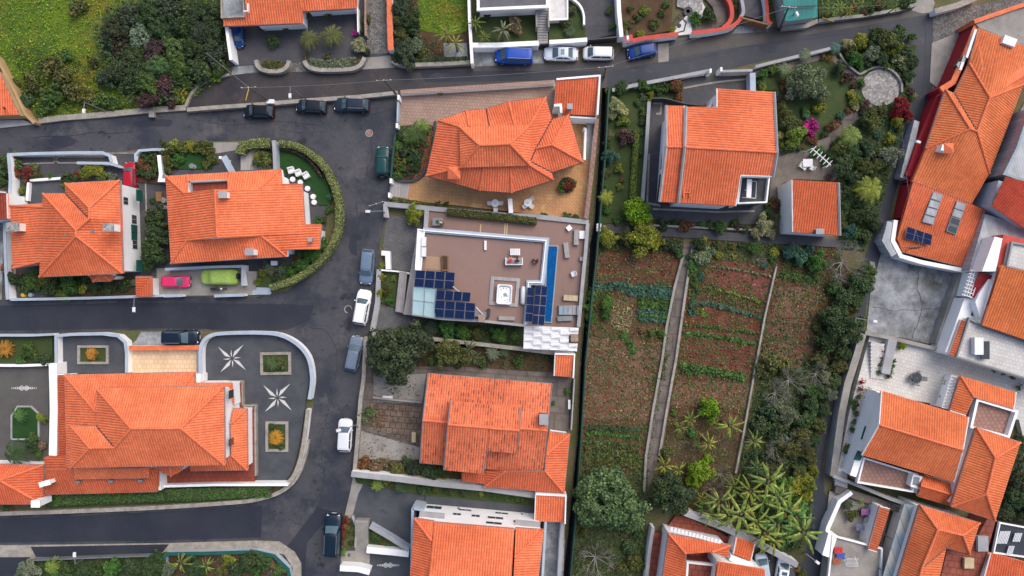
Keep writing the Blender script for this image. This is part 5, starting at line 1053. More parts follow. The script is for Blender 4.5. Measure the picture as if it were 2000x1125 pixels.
roof(h, [(1797, 986, 5.), (1913.4, 1021, 5.), (1894, 1082, 5.), (1848, 1070, 5.), (1820, 1190, 5.), (1735, 1190, 5.), (1831.5, 1034, 6.7), (1880, 1045, 6.4), (1800, 1110, 6.6), (1780, 1190, 6.6)], [(0, 1, 7, 6), (1, 2, 7), (2, 3, 8, 6, 7), (3, 4, 9, 8), (5, 0, 6, 8, 9)], ov=.3, tint=(.92, .92, .8))
flat(h, 'red_terrace', [(1850, 1074), (1890, 1084), (1930, 1010), (1944, 1020), (1900, 1180), (1826, 1180)], 3., .1, 'pave_redbig')
h = house('long bluish translucent sheet canopy between lower right houses', 1760, 1060, 'canopy_roof', 'canopy')
Q = [U(1767, 984, 3.6), U(1796, 990, 3.6), U(1750, 1190, 3.6), U(1706, 1190, 3.6)]; MB().prism(Q, 3.45, 3.55, True).build('sheet_roof', 'polycarb', h)
for k in range(4):
    for a, b in ((0, 3), (1, 2)): p = Q[a].lerp(Q[b], k/3*.9+.05); MB().tube((p.x, p.y, 0), (p.x, p.y, 3.5), .06).build('post', 'metal_grey', h)
h = house('narrow tiled lean-to roof beside the sheet canopy', 1715, 1030, 'lean_to', 'shed')
roof(h, [(1696, 1073, 3.), (1719, 989, 3.), (1738, 994, 3.6), (1712, 1078, 3.6)], [(0, 1, 2, 3)], ov=.1, tint=(.85, .85, .8), gutters=False)
h = house('small lower right orange roof beside green mesh covered patio', 1965, 1100)
roof(h, [(1935, 1080, 3.6), (2010, 1100, 3.6), (2010, 1190, 4.4), (1905, 1190, 4.4)], [(0, 1, 2, 3)], ov=.2, tint=(.85, .7, .65), gutters=False)
flat(h, 'mesh_patio', [(1950, 1020), (2060, 1040), (2060, 1095), (1938, 1078)], 3., .1, 'metal_dark', parapet=(.3, .15, 'plaster'))
for x, y, n in ((1962, 1050, 7), (1992, 1050, 5), (1980, 1075, 4)):
    for k in range(n): p = U(x-10+k*3, y, 3.4); MB().box((p.x, p.y, 3.3), (.1, 1.6 if n == 7 else 1.1, .1), -.3).build('pallet_slat', 'white', h)
# --- bottom house with courtyard
h = house('orange tiled house with red paved courtyard at bottom', 1370, 1080)
flat(h, 'courtyard_floor', [(1272, 1040), (1296, 1040), (1320, 1006), (1340, 1010), (1470, 1070), (1440, 1100), (1300, 1110), (1262, 1190)], .5, .1, 'pave_redbig')
roof(h, [(1306, 1042, 4.5), (1426, 1065, 4.5), (1421, 1089, 4.5), (1340, 1082, 5.8), (1390, 1078, 5.5), (1285, 1190, 4.5), (1338, 1190, 5.8)], [(0, 1, 4, 3), (1, 2, 4), (5, 0, 3, 6)], ov=.3, tint=(.9, .82, .78), nogable=True)
roof(h, [(1402, 1098, 5.), (1494, 1113, 4.4), (1494, 1190, 4.6), (1390, 1190, 5.2)], [(0, 1, 2, 3)], ov=.2, tint=(.9, .82, .78), gutters=False, nogable=True)
flat(h, 'inner_court', [(1342, 1096), (1396, 1102), (1390, 1190), (1336, 1190)], 2.6, .1, 'pave_redbig', parapet=(.4, .25, 'plaster'))
flat(h, 'white_wall', [(1428, 1084), (1470, 1100), (1466, 1112), (1424, 1094)], 3.4, .1, 'plaster'); roof(h, [(1438, 1050, 2.8), (1474, 1062, 2.8), (1466, 1096, 3.2), (1432, 1082, 3.2)], [(0, 1, 2, 3)], ov=.1, gutters=False, tint=(.9, .8, .7))
flat(h, 'carport_floor', [(1480, 1075), (1555, 1108), (1545, 1190), (1478, 1190)], .3, .1, 'slate')
# pergola slats
for k in range(14): p = U(1312+k*7.2, 1034+k*1.9, 4.6); MB().box((p.x, p.y, 4.5), (.3, .5, .1), -.2).build('pergola_slat', 'white', h)
MB().strip([U(1308, 1036, 4.6), U(1408, 1062, 4.6)], .12, 4.4, 4.5).build('pergola_beam', 'white', h)
h = house('dark red tiled building and pale roof at left edge', 0, 420, 'house'); roof(h, [(-80, 432, 4), (14, 428, 4), (12, 376, 4), (-80, 372, 4.4)], [(0, 1, 2, 3)], ov=.1, tint=(.35, .25, .35), gutters=False)
# ================================================================ walls, fences, gates
W_ = wall
W_('pale blue rail wall along the left street above the lilac paving', [(14, 302), (60, 300), (105, 299), (150, 298), (200, 298), (214, 304), (218, 318)], .4, 1.2, 'plaster', 'plaster_blue', .15)
W_('white wall with blue top beside small ramp at left house', [(150, 318), (214, 319), (236, 326)], .35, 1.2, 'plaster', 'plaster_blue', .15)
W_('tall pale wall down the left side of the left house', [(16, 302), (20, 350), (18, 390), (8, 420), (10, 500), (14, 585)], .4, 1.5, 'plaster', 'plaster_blue', .15)
W_('short curved blue railing wall right of the red car', [(265, 316), (264, 302), (272, 294), (300, 292), (320, 292)], .3, 1.2, 'plaster', 'plaster_blue', .15)
W_('pale wall between red car garden and clipped bushes', [(310, 303), (314, 340), (312, 352), (322, 352)], .35, 1.4, 'plaster_blue', 'plaster', .2)
W_('long low pale blue wall along the middle left street', [(20, 585), (90, 584), (180, 582), (300, 578), (318, 577)], .35, 1.2, 'plaster', 'plaster_blue', .1)
W_('front wall of the pink car drive left of the gap', [(318, 578), (356, 577)], .4, 1., 'plaster', 'plaster_blue', .1)
W_('front wall of the drive beside the stairs', [(418, 578), (478, 576)], .4, 1., 'plaster', 'plaster_blue', .1)
W_('white retaining wall behind the covered car', [(322, 526), (400, 522), (474, 520), (474, 558)], .35, 1.6, 'plaster', 'plaster_blue', .15)
W_('white planter kerbs beside the lilac paved yard', [(58, 352), (120, 348), (122, 352)], .3, .6, 'plaster', z0=.1); W_('white planter kerb between rose bed and lilac yard', [(55, 356), (52, 392)], .3, .6, 'plaster', z0=.1)
W_('blue wall at left end of the half round lawn', [(534, 274), (536, 300), (537, 332)], .35, 1.6, 'plaster_blue', 'plaster_grey', .1)
W_('long white blue wall round the curved star mosaic yard', [(392, 742), (391, 690), (396, 668), (412, 655), (440, 651), (500, 650), (545, 654), (580, 672), (602, 700), (609, 740), (604, 780)], .5, 1.3, 'plaster', 'plaster_blue', .1, curve=True)
W_('lower curved wall with green railing beside gate of the star yard', [(601, 800), (596, 845), (588, 890), (576, 925), (562, 944)], .4, 1.1, 'plaster', 'kerbstone', .1, curve=True)
W_('white and blue wall round the small cobbled forecourt', [(110, 732), (109, 656), (140, 653), (200, 652), (230, 656), (244, 668), (247, 690), (247, 728)], .4, 1.3, 'plaster', 'plaster_blue', .1, curve=False)
W_('orange topped wall along the tan tile terrace', [(252, 680), (388, 679)], .5, 1.2, 'plaster', 'ridge_clay', .1); W_('right side wall of tan tile terrace', [(388, 684), (388, 728)], .4, 1., 'plaster', 'metal_grey', .2)
W_('broad white wall between dark driveway and the villa', [(103, 710), (105, 800), (103, 890)], .9, 2.2, 'plaster', 'plaster', .1)
W_('low white wall below the lawn at left edge', [(-20, 714), (50, 714), (100, 712)], .3, .8, 'plaster', z0=.1); W_('white blue wall above the lawn at left edge', [(-20, 655), (60, 655), (104, 653)], .3, 1.1, 'plaster', 'plaster_blue', .1)
W_('green railing wall round the bottom left garden', [(322, 1125), (320, 1088), (326, 1082), (400, 1081), (500, 1078), (535, 1086), (562, 1112), (568, 1140)], .35, 1., 'plaster_blue', 'green_metal', .1)
W_('thin fence rail along the bottom path', [(60, 1095), (180, 1090), (300, 1086)], .12, .9, 'metal_grey', z0=.1, name='fence', cat='fence')
# top side
W_('curved stone wall with green rail in front of left hedge bed', [(500, 117), (504, 130), (520, 138), (546, 138), (560, 130), (564, 118)], .5, .9, 'kerbstone', curve=True)
W_('curved stone wall with green rail in front of planted bed', [(594, 118), (602, 130), (625, 136), (680, 135), (702, 128), (712, 112)], .5, .9, 'kerbstone', curve=True)
W_('pink terracotta topped wall beside the cobbled driveway', [(760, -60), (761, 40), (763, 98)], .6, 1.4, 'plaster', 'ridge_clay', .1)
W_('thin pink wall left of the cobbled driveway', [(714, -60), (713, 40), (714, 70)], .2, 1.2, 'pave_pink', z0=.1); W_('thin white fence right of the top palm courtyard', [(698, 14), (699, 62)], .15, 1.2, 'plaster', z0=.1)
W_('long curb wall below the dark shrubs at top', [(766, 118), (785, 126), (850, 125), (920, 121)], .5, .8, 'kerbstone', z0=.0, curve=True)
W_('tall white wall left of the modern house', [(914, -60), (917, 40), (922, 124)], .35, 2., 'plaster')
W_('white front wall of the modern house left of stairs', [(920, 88), (968, 88), (1052, 84)], .6, 1.8, 'plaster'); W_('white front wall right of the stairs', [(1073, 82), (1110, 80), (1147, 77)], .5, 1.8, 'plaster')
W_('dark sliding driveway gate of the modern house', [(1149, 77), (1206, 72)], .15, 1.6, 'metal_dark', name='gate', cat='gate'); W_('small dark gate at the foot of the stairs', [(1054, 86), (1072, 85)], .12, 1.4, 'metal_dark', name='gate', cat='gate')
W_('thin white curved wall round the upper lawn', [(1108, -8), (1122, 0), (1134, 12), (1140, 28), (1141, 48)], .25, .8, 'plaster', z0=.1, curve=True)
W_('long white wall between driveway and brown garden', [(1206, -60), (1209, 20), (1214, 72)], .5, 2., 'plaster')
W_('red topped white wall along the street below mosaic yard', [(1222, 82), (1260, 74), (1325, 66)], .6, 1.4, 'plaster', 'red_paint', .1); W_('red topped curved wall below the stone ramp', [(1352, 64), (1400, 58), (1432, 50), (1450, 32)], .55, 1.4, 'plaster', 'red_paint', .1, curve=True)
W_('curved red kerb wall on the outside of the ramp', [(1410, -20), (1426, 5), (1430, 28), (1424, 44), (1412, 54)], .5, 1.2, 'red_paint', z0=.1, curve=True)
W_('small square white pillar with red cap by the street', [(1220, 76), (1236, 74)], 1.1, 1.9, 'plaster', 'red_paint', .1, name='gate_pillar', cat='pillar')
W_('pale curved wall left of the asphalt ramp', [(1444, -20), (1450, 5), (1452, 24), (1446, 34)], .4, 1.2, 'plaster_grey', z0=.1, curve=True); W_('white and red curved wall right of the asphalt ramp', [(1492, -20), (1498, 10), (1500, 40), (1508, 46)], .45, 1.3, 'plaster', 'red_paint', .1, curve=True)
W_('dark brown sliding gate across the asphalt ramp', [(1448, 34), (1502, 48)], .2, 1.6, 'wood', name='gate', cat='gate')
W_('low concrete wall below the teal roofed shed', [(1528, 54), (1576, 50), (1598, 40)], .5, .7, 'concrete'); W_('grey concrete wall along the banana bed by the lane', [(1600, 40), (1690, 30), (1760, 18), (1790, 8)], .4, .8, 'concrete')
W_('white gate wall at the top right junction', [(1826, 22), (1870, 10), (1910, -6)], .6, 1.2, 'plaster', 'kerbstone', .05)
struct('patio', [(1352, 66), (1300, 72), (1345, 26), (1365, -10), (1380, 20)], 'gravel_white', .3, 0.)
struct('patio', [(1328, -60), (1374, -60), (1372, 18), (1356, 34), (1340, 18), (1322, 12)], 'cobble_light', .31, 0.)
struct('ramp', smooth_path([(1374, -60), (1402, -20), (1424, 10), (1424, 34), (1404, 52), (1352, 62)])+[(1350, 46), (1384, 46), (1398, 34), (1392, 14), (1372, -10)], 'concrete_path', .34, 0.)
struct('ramp', [(1440, -60), (1492, -60), (1498, 10), (1500, 42), (1450, 30), (1452, 6)], 'asphalt', .3, 0.)
for x, y, r0, r1 in ((1344, 22, .45, .6), (1344, 22, .1, .25), (1326, 50, 0., .3)): b = MB(); p = U(x, y, .32); b.lathe([(r1, 0), (r1, .012)], p, 20); o = b.build('paving_inlay', 'asphalt', origin=(0, 0, 0)); o['kind'] = 'structure'
for P in ([(1300, 70), (1326, 28), (1340, 44), (1336, 60)],): Q = [U(*p, .33) for p in P]; o = MB().strip(Q, .16, .31, .325, True).build('paving_inlay', 'asphalt', origin=(0, 0, 0)); o['kind'] = 'structure'
# facetted house plot
W_('white front wall along upper street above the pink paving', [(782, 180), (900, 172), (1084, 160)], .45, 1.2, 'plaster', 'pave_pink', .1); W_('brown topped boundary wall right of the tan paving by the channel', [(1166, 232), (1158, 320), (1146, 424)], .4, 1.8, 'plaster', 'pave_check', 0.)
W_('white square gate post nearest the upper street', [(776, 190), (780, 190)], .6, 2., 'plaster', name='gate_post', cat='post'); W_('white square gate post above the palm garden', [(773, 245), (777, 245)], .6, 2., 'plaster', name='gate_post', cat='post')
W_('white square gate post below the palm garden', [(761, 353), (765, 353)], .6, 1.8, 'plaster', name='gate_post', cat='post'); W_('white square gate post at corner of the tan paving', [(758, 381), (762, 381)], .6, 1.8, 'plaster', name='gate_post', cat='post')
W_('grey sliding gate between the two upper gate posts', [(777, 198), (776, 238)], .2, 1.6, 'plaster_blue', name='gate', cat='gate'); W_('low wall of the palm garden along the street', [(773, 252), (768, 300), (764, 346)], .25, .9, 'fence_green', z0=.1)
W_('dark curved edging round the palm garden', [(850, 236), (846, 280), (836, 320), (820, 346), (800, 354), (772, 352)], .3, .4, 'metal_dark', z0=.2, curve=True)
W_('white free standing wall between the two garden tables', [(996, 388), (998, 416)], .55, 1.8, 'plaster'); W_('long pale wall between tan paving and the brown deck', [(750, 398), (850, 408), (960, 418), (1056, 424), (1150, 434)], .5, 1.2, 'plaster', 'plaster_grey', 0.)
W_('white stair rail at right of the faceted house', [(1140, 250), (1144, 252), (1142, 312)], .25, 1.4, 'plaster', z0=.2)
for k in range(14): struct('stair_step', [(1146, 240+k*5), (1158, 240+k*5), (1157, 245+k*5), (1145, 245+k*5)], 'boards_grey', .95-.05*k, .2)
struct('path', [(764, 352), (800, 356), (796, 388), (760, 382)], 'boards_grey', .27)
# deck house
W_('white frame wall at the street corner above cobbled drive', [(752, 398), (753, 424)], .4, 1.4, 'plaster', 'plaster_grey', 0.); W_('white wall between cobbled drive and the brown deck', [(833, 408), (831, 448)], .4, 1.8, 'plaster', 'plaster_grey', 0.)
W_('white right boundary wall of the pool deck', [(1148, 436), (1144, 490), (1130, 638)], .35, 1.6, 'plaster', 'plaster_grey', 0.); W_('white planter wall beside hexagon paved drive', [(745, 494), (757, 495), (758, 526)], .6, 1., 'plaster', z0=.0)
W_('long white kerb wall of the clipped garden beside the parked white car', [(740, 526), (737, 590), (728, 640), (726, 660)], .5, .9, 'plaster', 'plaster_grey', 0.); W_('thin wall north of the clipped garden', [(740, 527), (776, 530), (800, 534)], .2, .9, 'plaster', z0=.0)
W_('long low wall between the deck house and the old tiled house', [(828, 660), (900, 668), (1020, 682), (1085, 690)], .4, 1.6, 'concrete', 'kerbstone', 0.)
W_('stone street wall in front of the old tiled house', [(714, 658), (710, 740), (704, 780), (698, 860), (692, 925)], .4, 1.2, 'concrete', 'kerbstone', 0.)
W_('white garden wall between old tiled house and the last house', [(686, 926), (760, 934), (860, 946), (945, 954), (1045, 968)], .6, 2.2, 'plaster', 'plaster_grey', 0.)
W_('short concrete wall between the two old terraces', [(728, 776), (780, 782), (824, 786)], .25, .9, 'concrete', z0=.1)
W_('low fence along the channel beside the old tiled house', [(1122, 740), (1116, 840)], .15, 1.2, 'plaster_grey', z0=.1)
W_('diagonal grey ramp wall beside the triangular lawn', [(722, 1028), (760, 1050), (798, 1074)], .45, 1.4, 'plaster_blue', 'plaster_grey', 0.); W_('white wall below the triangular lawn', [(716, 1074), (760, 1078), (798, 1082)], .8, 1.2, 'plaster'); W_('white wall near the dark blue car at the bottom', [(664, 1110), (700, 1112), (722, 1118)], .7, 1.5, 'plaster')
W_('low green glass planter beside the red flowers', [(688, 1008), (696, 1030), (694, 1070)], .25, .6, 'plaster_grey', z0=.0)
for k in range(11): struct('stair_step', [(694, 1016+k*5.4), (720, 1017+k*5.4), (719, 1022.6+k*5.4), (693, 1021.6+k*5.4)], 'concrete', 1.1-.09*k, .05)
W_('white front capping above the grey paved path at right of bottom house', [(1104, 968), (1096, 1060), (1090, 1180)], .4, 2., 'plaster', 'plaster_grey', 0.)
# channel fences
W_('dark green mesh fence along the channel beside the plots', [(1190, 170), (1183, 300), (1172, 430), (1166, 500), (1157, 580), (1145, 700), (1136, 850), (1126, 1000), (1115, 1125), (1106, 1250)], .16, 1.5, 'fence_green', z0=.0, name='fence', cat='fence')
# east house
W_('white street wall above the east house garden', [(1196, 176), (1250, 164), (1334, 148), (1386, 138)], .35, 1.2, 'plaster', 'plaster_grey', 0.); W_('tall panel gate of the east house', [(1410, 139), (1440, 138), (1470, 137)], .3, 1.8, 'plaster_grey', name='gate', cat='gate')
W_('long pale kerb wall along the lane above the olive tree', [(1476, 130), (1540, 114), (1600, 100), (1630, 92)], .3, 1., 'plaster', 'plaster_grey', 0.); W_('blue grey side wall right of the east forecourt', [(1470, 142), (1471, 178)], .7, 1.6, 'plaster_blue', z0=0.)
W_('white gate post at left of the east gate', [(1386, 138), (1390, 138)], .5, 2., 'plaster', name='gate_post', cat='post'); W_('white gate post in the middle of the east entrance', [(1407, 135), (1411, 135)], .5, 2., 'plaster', name='gate_post', cat='post')
W_('long pale wall left of the east house yard', [(1268, 198), (1262, 300), (1255, 392)], .35, .9, 'plaster_blue', 'plaster_grey', .1)
W_('dark curved railing in front of the east house', [(1275, 192), (1300, 192), (1340, 202), (1380, 206)], .12, 1.6, 'metal_dark', z0=.1, curve=True, name='railing', cat='railing')
for P in ([(1276, 202), (1292, 202), (1290, 222), (1282, 222)], [(1268, 300), (1264, 396), (1290, 402)], [(1275, 408), (1400, 414), (1474, 412)], [(1335, 172), (1366, 166), (1402, 160), (1462, 154), (1462, 180)]): o = MB().strip([U(*p, .22) for p in P], .22, .19, .216+.002*(P[0][0] == 1335)).build('paving_line', 'kerbstone', origin=(0, 0, 0)); o['kind'] = 'structure'
W_('low curved stone wall round the circular patio', [(1640, 104), (1654, 124), (1676, 142), (1684, 143), (1700, 134), (1722, 130), (1744, 138), (1760, 158), (1762, 180)], .25, .5, 'concrete', z0=.1, curve=True)
W_('low wall of the terrace beds below the east house', [(1276, 440), (1400, 446), (1500, 450)], .25, .5, 'concrete', z0=.1)
# right side
W_('long pale wall between the lane and the white patio', [(1686, 652), (1672, 700), (1656, 750), (1644, 810), (1636, 870), (1628, 930)], .8, 1.6, 'plaster_grey', 'concrete', 0.); W_('concrete wall below the grey yard', [(1690, 650), (1740, 660), (1840, 684), (1930, 706), (2040, 740)], .4, 1.6, 'concrete', 'concrete', 0.)
W_('mossy concrete wall right of the grey yard', [(1884, 530), (1862, 590), (1834, 674)], 1.0, 1.4, 'concrete', z0=0.)
W_('white wall above the lower lane steps', [(1628, 930), (1680, 950), (1740, 975), (1770, 985)], .3, 2., 'plaster', 'plaster_grey', 0.)
W_('diagonal white beam wall above banana grove and red courtyard', [(1337, 1002), (1410, 1030), (1480, 1062), (1558, 1104)], .6, 2.4, 'plaster', 'plaster_grey', 0.); W_('left boundary wall of the red courtyard', [(1276, 1030), (1268, 1080), (1258, 1180)], .35, 1.6, 'plaster', 'plaster_grey', 0.)
W_('white wall of the cluttered lower yard by the lane', [(1664, 962), (1640, 980), (1618, 1030), (1606, 1080)], .5, 1.6, 'plaster', z0=.0)
for k in range(9): struct('stair_step', [(1632, 912+k*4.6), (1656, 918+k*4.6), (1654, 923+k*4.6), (1630, 917+k*4.6)], 'pave_white', 1.5-.14*k, .3)
for k in range(14): struct('stair_step', [(1634+k*9, 948+k*2.8), (1643+k*9, 951+k*2.8), (1640+k*9, 966+k*2.8), (1630+k*9, 962+k*2.8)], 'concrete_path', .8+.02*k, .1)
for k in range(10): struct('stair_step', [(1702, 668+k*7), (1728, 672+k*7), (1726, 679+k*7), (1700, 675+k*7)], 'pave_white', 1.5-.06*k, .5)
W_('white planter wall beside the patio steps', [(1744, 664), (1730, 730)], 1.0, 1.4, 'plaster', 'plaster_grey', .3)
flat_yard = house('small flat roofed white utility block in the lower right yard', 1680, 1080, 'utility_block', 'shed'); flat(flat_yard, 'flat_roof', [(1625, 1045), (1720, 1070), (1716, 1180), (1610, 1180)], 2.2, .3, 'concrete', parapet=(.35, .2, 'plaster'))
flat(flat_yard, 'side_block', [(1618, 1042), (1636, 1046), (1622, 1090), (1606, 1084)], 2.4, .3, 'plaster')
# ================================================================ paving ornaments and road details
def star(x, y, R, rot=0):
    b = MB()
    for k in range(8):
        a = math.radians(45*k+rot+(0)); L_ = R if k % 2 == 1 else R*.5; w_ = R*(.13 if k % 2 else .08); c = U(x, y, .31); d = Vector((math.cos(a), math.sin(a), 0)); s = Vector((-d.y, d.x, 0)); p0 = c+d*R*.08
        b.add([p0, p0+d*L_*.3+s*w_*(1.1 if k % 2 else .7), c+d*L_, p0+d*L_*.3-s*w_*.25], [(3, 2, 1, 0)])
    o = b.build('mosaic_star', 'mosaic_white', origin=(0, 0, 0)); o['kind'] = 'structure'
star(453, 700, 2.3, 5); star(542, 777, 2.4, 3)
def scroll(x, y, ln, z, ang=0.):
    b = MB(); c = U(x, y, z); R = Matrix.Rotation(ang, 3, 'Z')
    for s in (-1, 1):
        for k in range(7):
            t = (k+.5)/7; px_ = s*ln/2*t; r_ = .20*(1-t*.6)
            for q in (-1, 1): b.add([c+R @ Vector(v_) for v_ in ((px_-r_*.8, q*r_*.3, 0), (px_, q*r_*1.3, 0), (px_+r_*.9, q*r_*.25, 0), (px_, 0, 0))], [(0, 1, 2, 3) if q < 0 else (3, 2, 1, 0)])
        pts = [c+R @ Vector((s*(.3+.22*math.cos(a)), .3*math.sin(a), 0)) for a in [i*.628 for i in range(10)]]; b.strip(pts, .07, z-.003, z+.002, True)
    o = b.build('mosaic_scroll', 'mosaic_white', origin=(0, 0, 0)); o['kind'] = 'structure'
scroll(47, 758, 3.3, .13); scroll(758, 1104, 2.9, .11)
def frame(pts, wd, z, m, h=.25, label=None, nm='planter_kerb'):
    o = MB().strip([U(x, y, z+h) for x, y in pts], wd, z, z+h, True).build(nm, m); x, y = pts[0]; return tag(o, label, 'planter', (x, y))
frame([(153, 677), (209, 677), (209, 709), (153, 709)], .3, .3, 'kerbstone', .2, 'pale rectangular kerb round the cycad in the small forecourt'); frame([(510, 691), (565, 690), (566, 729), (511, 730)], .35, .3, 'kerbstone', .2, 'pale rectangular kerb round the palm beside upper mosaic star')
frame([(521, 826), (560, 826), (560, 880), (521, 880)], .35, .3, 'kerbstone', .2, 'pale rectangular kerb round the orange cycad below the stars')
for P in ([(156, 680), (206, 680), (206, 706), (156, 706)], [(513, 694), (562, 693), (563, 726), (514, 727)], [(524, 829), (557, 829), (557, 877), (524, 877)]): struct('planting_bed', P, 'lawn', .34)
struct('planting_bed', smooth_path([(24, 800), (36, 793), (56, 794), (72, 804), (74, 830), (72, 860), (24, 860), (22, 830), (24, 800)])[:-1], 'turf', .2, .1)
frame([(22, 858), (22, 812), (34, 794), (60, 794), (75, 808), (75, 858)], .2, .12, 'plaster_grey', .15, 'rounded grey kerb round the small turf island of the dark driveway')
for P in ([(522, 70), (545, 70), (545, 93), (522, 93)], [(600, 72), (618, 72), (618, 91), (600, 91)], [(646, 70), (662, 70), (662, 88), (646, 88)]): struct('planting_bed', P, 'lawn', .15)
for (x, y, r, lb) in ((721, 260, .33, 'round iron manhole cover in the street near the green off-roader'), (680, 604, .36, 'round manhole cover with broken pale ring beside the white car')):
    t = thing('manhole_cover', lb, 'manhole', x, y, .02); p = U(x, y, .04); MB().lathe([(r, 0), (r, .012)], p, 20).build('cover', 'metal_dark' if x == 680 else 'pave_check', t)
    MB().strip([p+Vector(((r+.1)*math.cos(a*.35), (r+.1)*math.sin(a*.35), 0)) for a in range(18 if x == 721 else 14)], .12, .02, .05, x == 721).build('ring', 'kerbstone', t)
for x, y, lb in ((1640, 828, 'pale patch of cement on the lane by the long wall'), (1704, 518, 'small round manhole patch on the lane')): struct('road_repair', [(x-5, y-8), (x+4, y-6), (x+6, y+6), (x+1, y+9), (x-4, y+2)], 'concrete', .048)
# tree planting circle
p = U(1108, 361, .4); t = thing('round_planter', 'round dark kerb ring planter on the tan paving', 'planter', 1108, 361, .25); MB().lathe([(1.0, 0), (1.0, .15), (.85, .15), (.85, .05)], (p.x, p.y, .25), 24).build('ring', 'metal_dark', t)
# ================================================================ cars
G = 'cars parked along the streets'; BK = (.006, .008, .012)
car('hatch', 504, 217, 178, BK, 'black hatchback nearest the yellow marker, first of the three dark cars', ln=59, group=G)
car('hatch', 607, 207, 176, (.01, .014, .022), 'black hatchback in the middle of the three dark cars', ln=59, group=G)
car('wagon', 686, 204, 178, (.014, .024, .04), 'dark blue black estate car with silver roof rails', ln=69, group=G)
car('jeep', 747, 315, 88, (.006, .042, .045), 'dark teal green off-roader with spare wheel beside palm garden', 'off-roader', ln=58, group=G)
car('wagon', 716, 521, -95, (.12, .17, .25), 'steel blue grey estate car facing down the street', ln=68, group=G)
car('suv', 707, 600, 80, (.78, .78, .78), 'white crossover car beside broken manhole ring', ln=68, group=G)
car('wagon', 691, 691, 78, (.13, .17, .23), 'grey blue crossover beside the big round tree', ln=69, group=G)
car('hatch', 673, 851, 87, (.62, .64, .67), 'silver white hatchback under the leaning street lamp', ln=64, group=G)
car('suv', 650, 1045, 88, (.004, .014, .028), 'dark navy crossover beside the red flowers', ln=81, group=G)
car('van', 1004, 109, 178, (.006, .06, .36), 'bright blue minivan with ribbed roof', 'van', ln=73, group=G)
car('sedan', 1096, 104, 179, (.55, .60, .68), 'silver saloon with dark sunroof', ln=66, group=G)
car('mpv', 1169, 103, 179, (.66, .68, .72), 'white silver family car, right of the saloon with the sunroof', ln=59, group=G)
car('hatch', 1255, 99, 190, (.004, .035, .19), 'dark blue hatchback below the red topped wall', ln=56, group=G)
car('hatch', 464, 66, -88, (.004, .035, .16), 'blue car half under the top house roof', ln=48, z=.1)
car('hatch', 252, 342, 92, (.36, .008, .022), 'red car half hidden by plants at the left house', ln=52, z=.1)
car('hatch', 341, 550, 0, (.66, .03, .13), 'hot pink hatchback on the concrete drive', ln=55, z=.18)
car('suv', 352, 659, 0, (.006, .014, .028), 'dark navy crossover above the tan tile terrace', ln=70, z=.04)
car('mpv', 1491, 1112, 98, (.35, .42, .5), 'silver blue car with red tail lights in the bottom carport', ln=58, z=.3)
car('sedan', 1530, 1116, 80, (.72, .74, .76), 'white saloon at right in the bottom carport', ln=62, z=.3)
car('suv', 1650, 1114, 166, (.008, .02, .03), 'black car at the bottom edge below the utility block', ln=68, z=.06)
# covered car
t = thing('covered_car', 'car under a baggy lime green cover with black wheel showing', 'covered car', 428, 541, .18)
secs = []
for i in range(17):
    k = i/16; x = -2.25+4.5*k; w_ = .98*(1-.25*max(0, (abs(2*k-1)-.8)/.2)**2); hh = 1.0+.62*min(1, max(0, (k-.22)/.1))*min(1, max(0, (.9-k)/.06)) if k > .1 else .98
    ring = []
    for j in range(13): a = math.pi*j/12; sx = math.copysign(abs(math.cos(a))**.45, math.cos(a)); sz = math.sin(a)**.4 if math.sin(a) > 0 else 0; ring.append((x, w_*sx*(1+.03*math.sin(i*2.3+j)), hh*sz+.04*math.sin(i*1.7+j*2.1)))
    secs.append(ring)
b = loft(secs); q = U(428, 541, 1.1); b.v = [(v_[0]+q.x, v_[1]+q.y, max(.2, v_[2]+.18)) for v_ in b.v]; b.build('cover', 'cloth', t, (.29, .42, .09), smooth=True)
MB().tube((q.x+2.25, q.y+.1, 1.05), (q.x+2.5, q.y+.1, 1.05), .38, n=18).build('spare_wheel', 'rubber', t)
# motorcycle
t = thing('motorcycle', 'black motorcycle parked below the green covered car', 'motorcycle', 425, 564, .18); q = U(425, 564, .7); z = .18
for s in (-.72, .72): wh = MB().tube((q.x+s, q.y-.05, z+.31), (q.x+s, q.y+.06, z+.31), .31, n=18).build('wheel', 'rubber', t); MB().tube((q.x+s, q.y-.07, z+.31), (q.x+s, q.y+.08, z+.31), .18, n=12).build('rim', 'rim', wh)
MB().box((q.x, q.y, z+.5), (.75, .26, .42)).build('engine', 'metal_grey', t); MB().lathe([(.05, 0), (.2, .05), (.24, .15), (.16, .27), (.02, .3)], (q.x+.2, q.y, z+.72), 12).build('tank', 'metal_dark', t)
MB().box((q.x-.35, q.y, z+.82), (.75, .28, .12)).build('seat', 'rubber', t); MB().tube((q.x+.52, q.y-.38, z+1.05), (q.x+.52, q.y+.38, z+1.05), .025).tube((q.x+.72, q.y, z+.3), (q.x+.5, q.y, z+1.05), .04).build('handlebar', 'rim', t); MB().box((q.x+.72, q.y, z+.66), (.35, .18, .06)).build('mudguard', 'metal_dark', t); MB().lathe([(.03, 0), (.11, .04), (.1, .1)], (q.x+.66, q.y, z+.9), 10).build('headlight', 'headlamp', t)
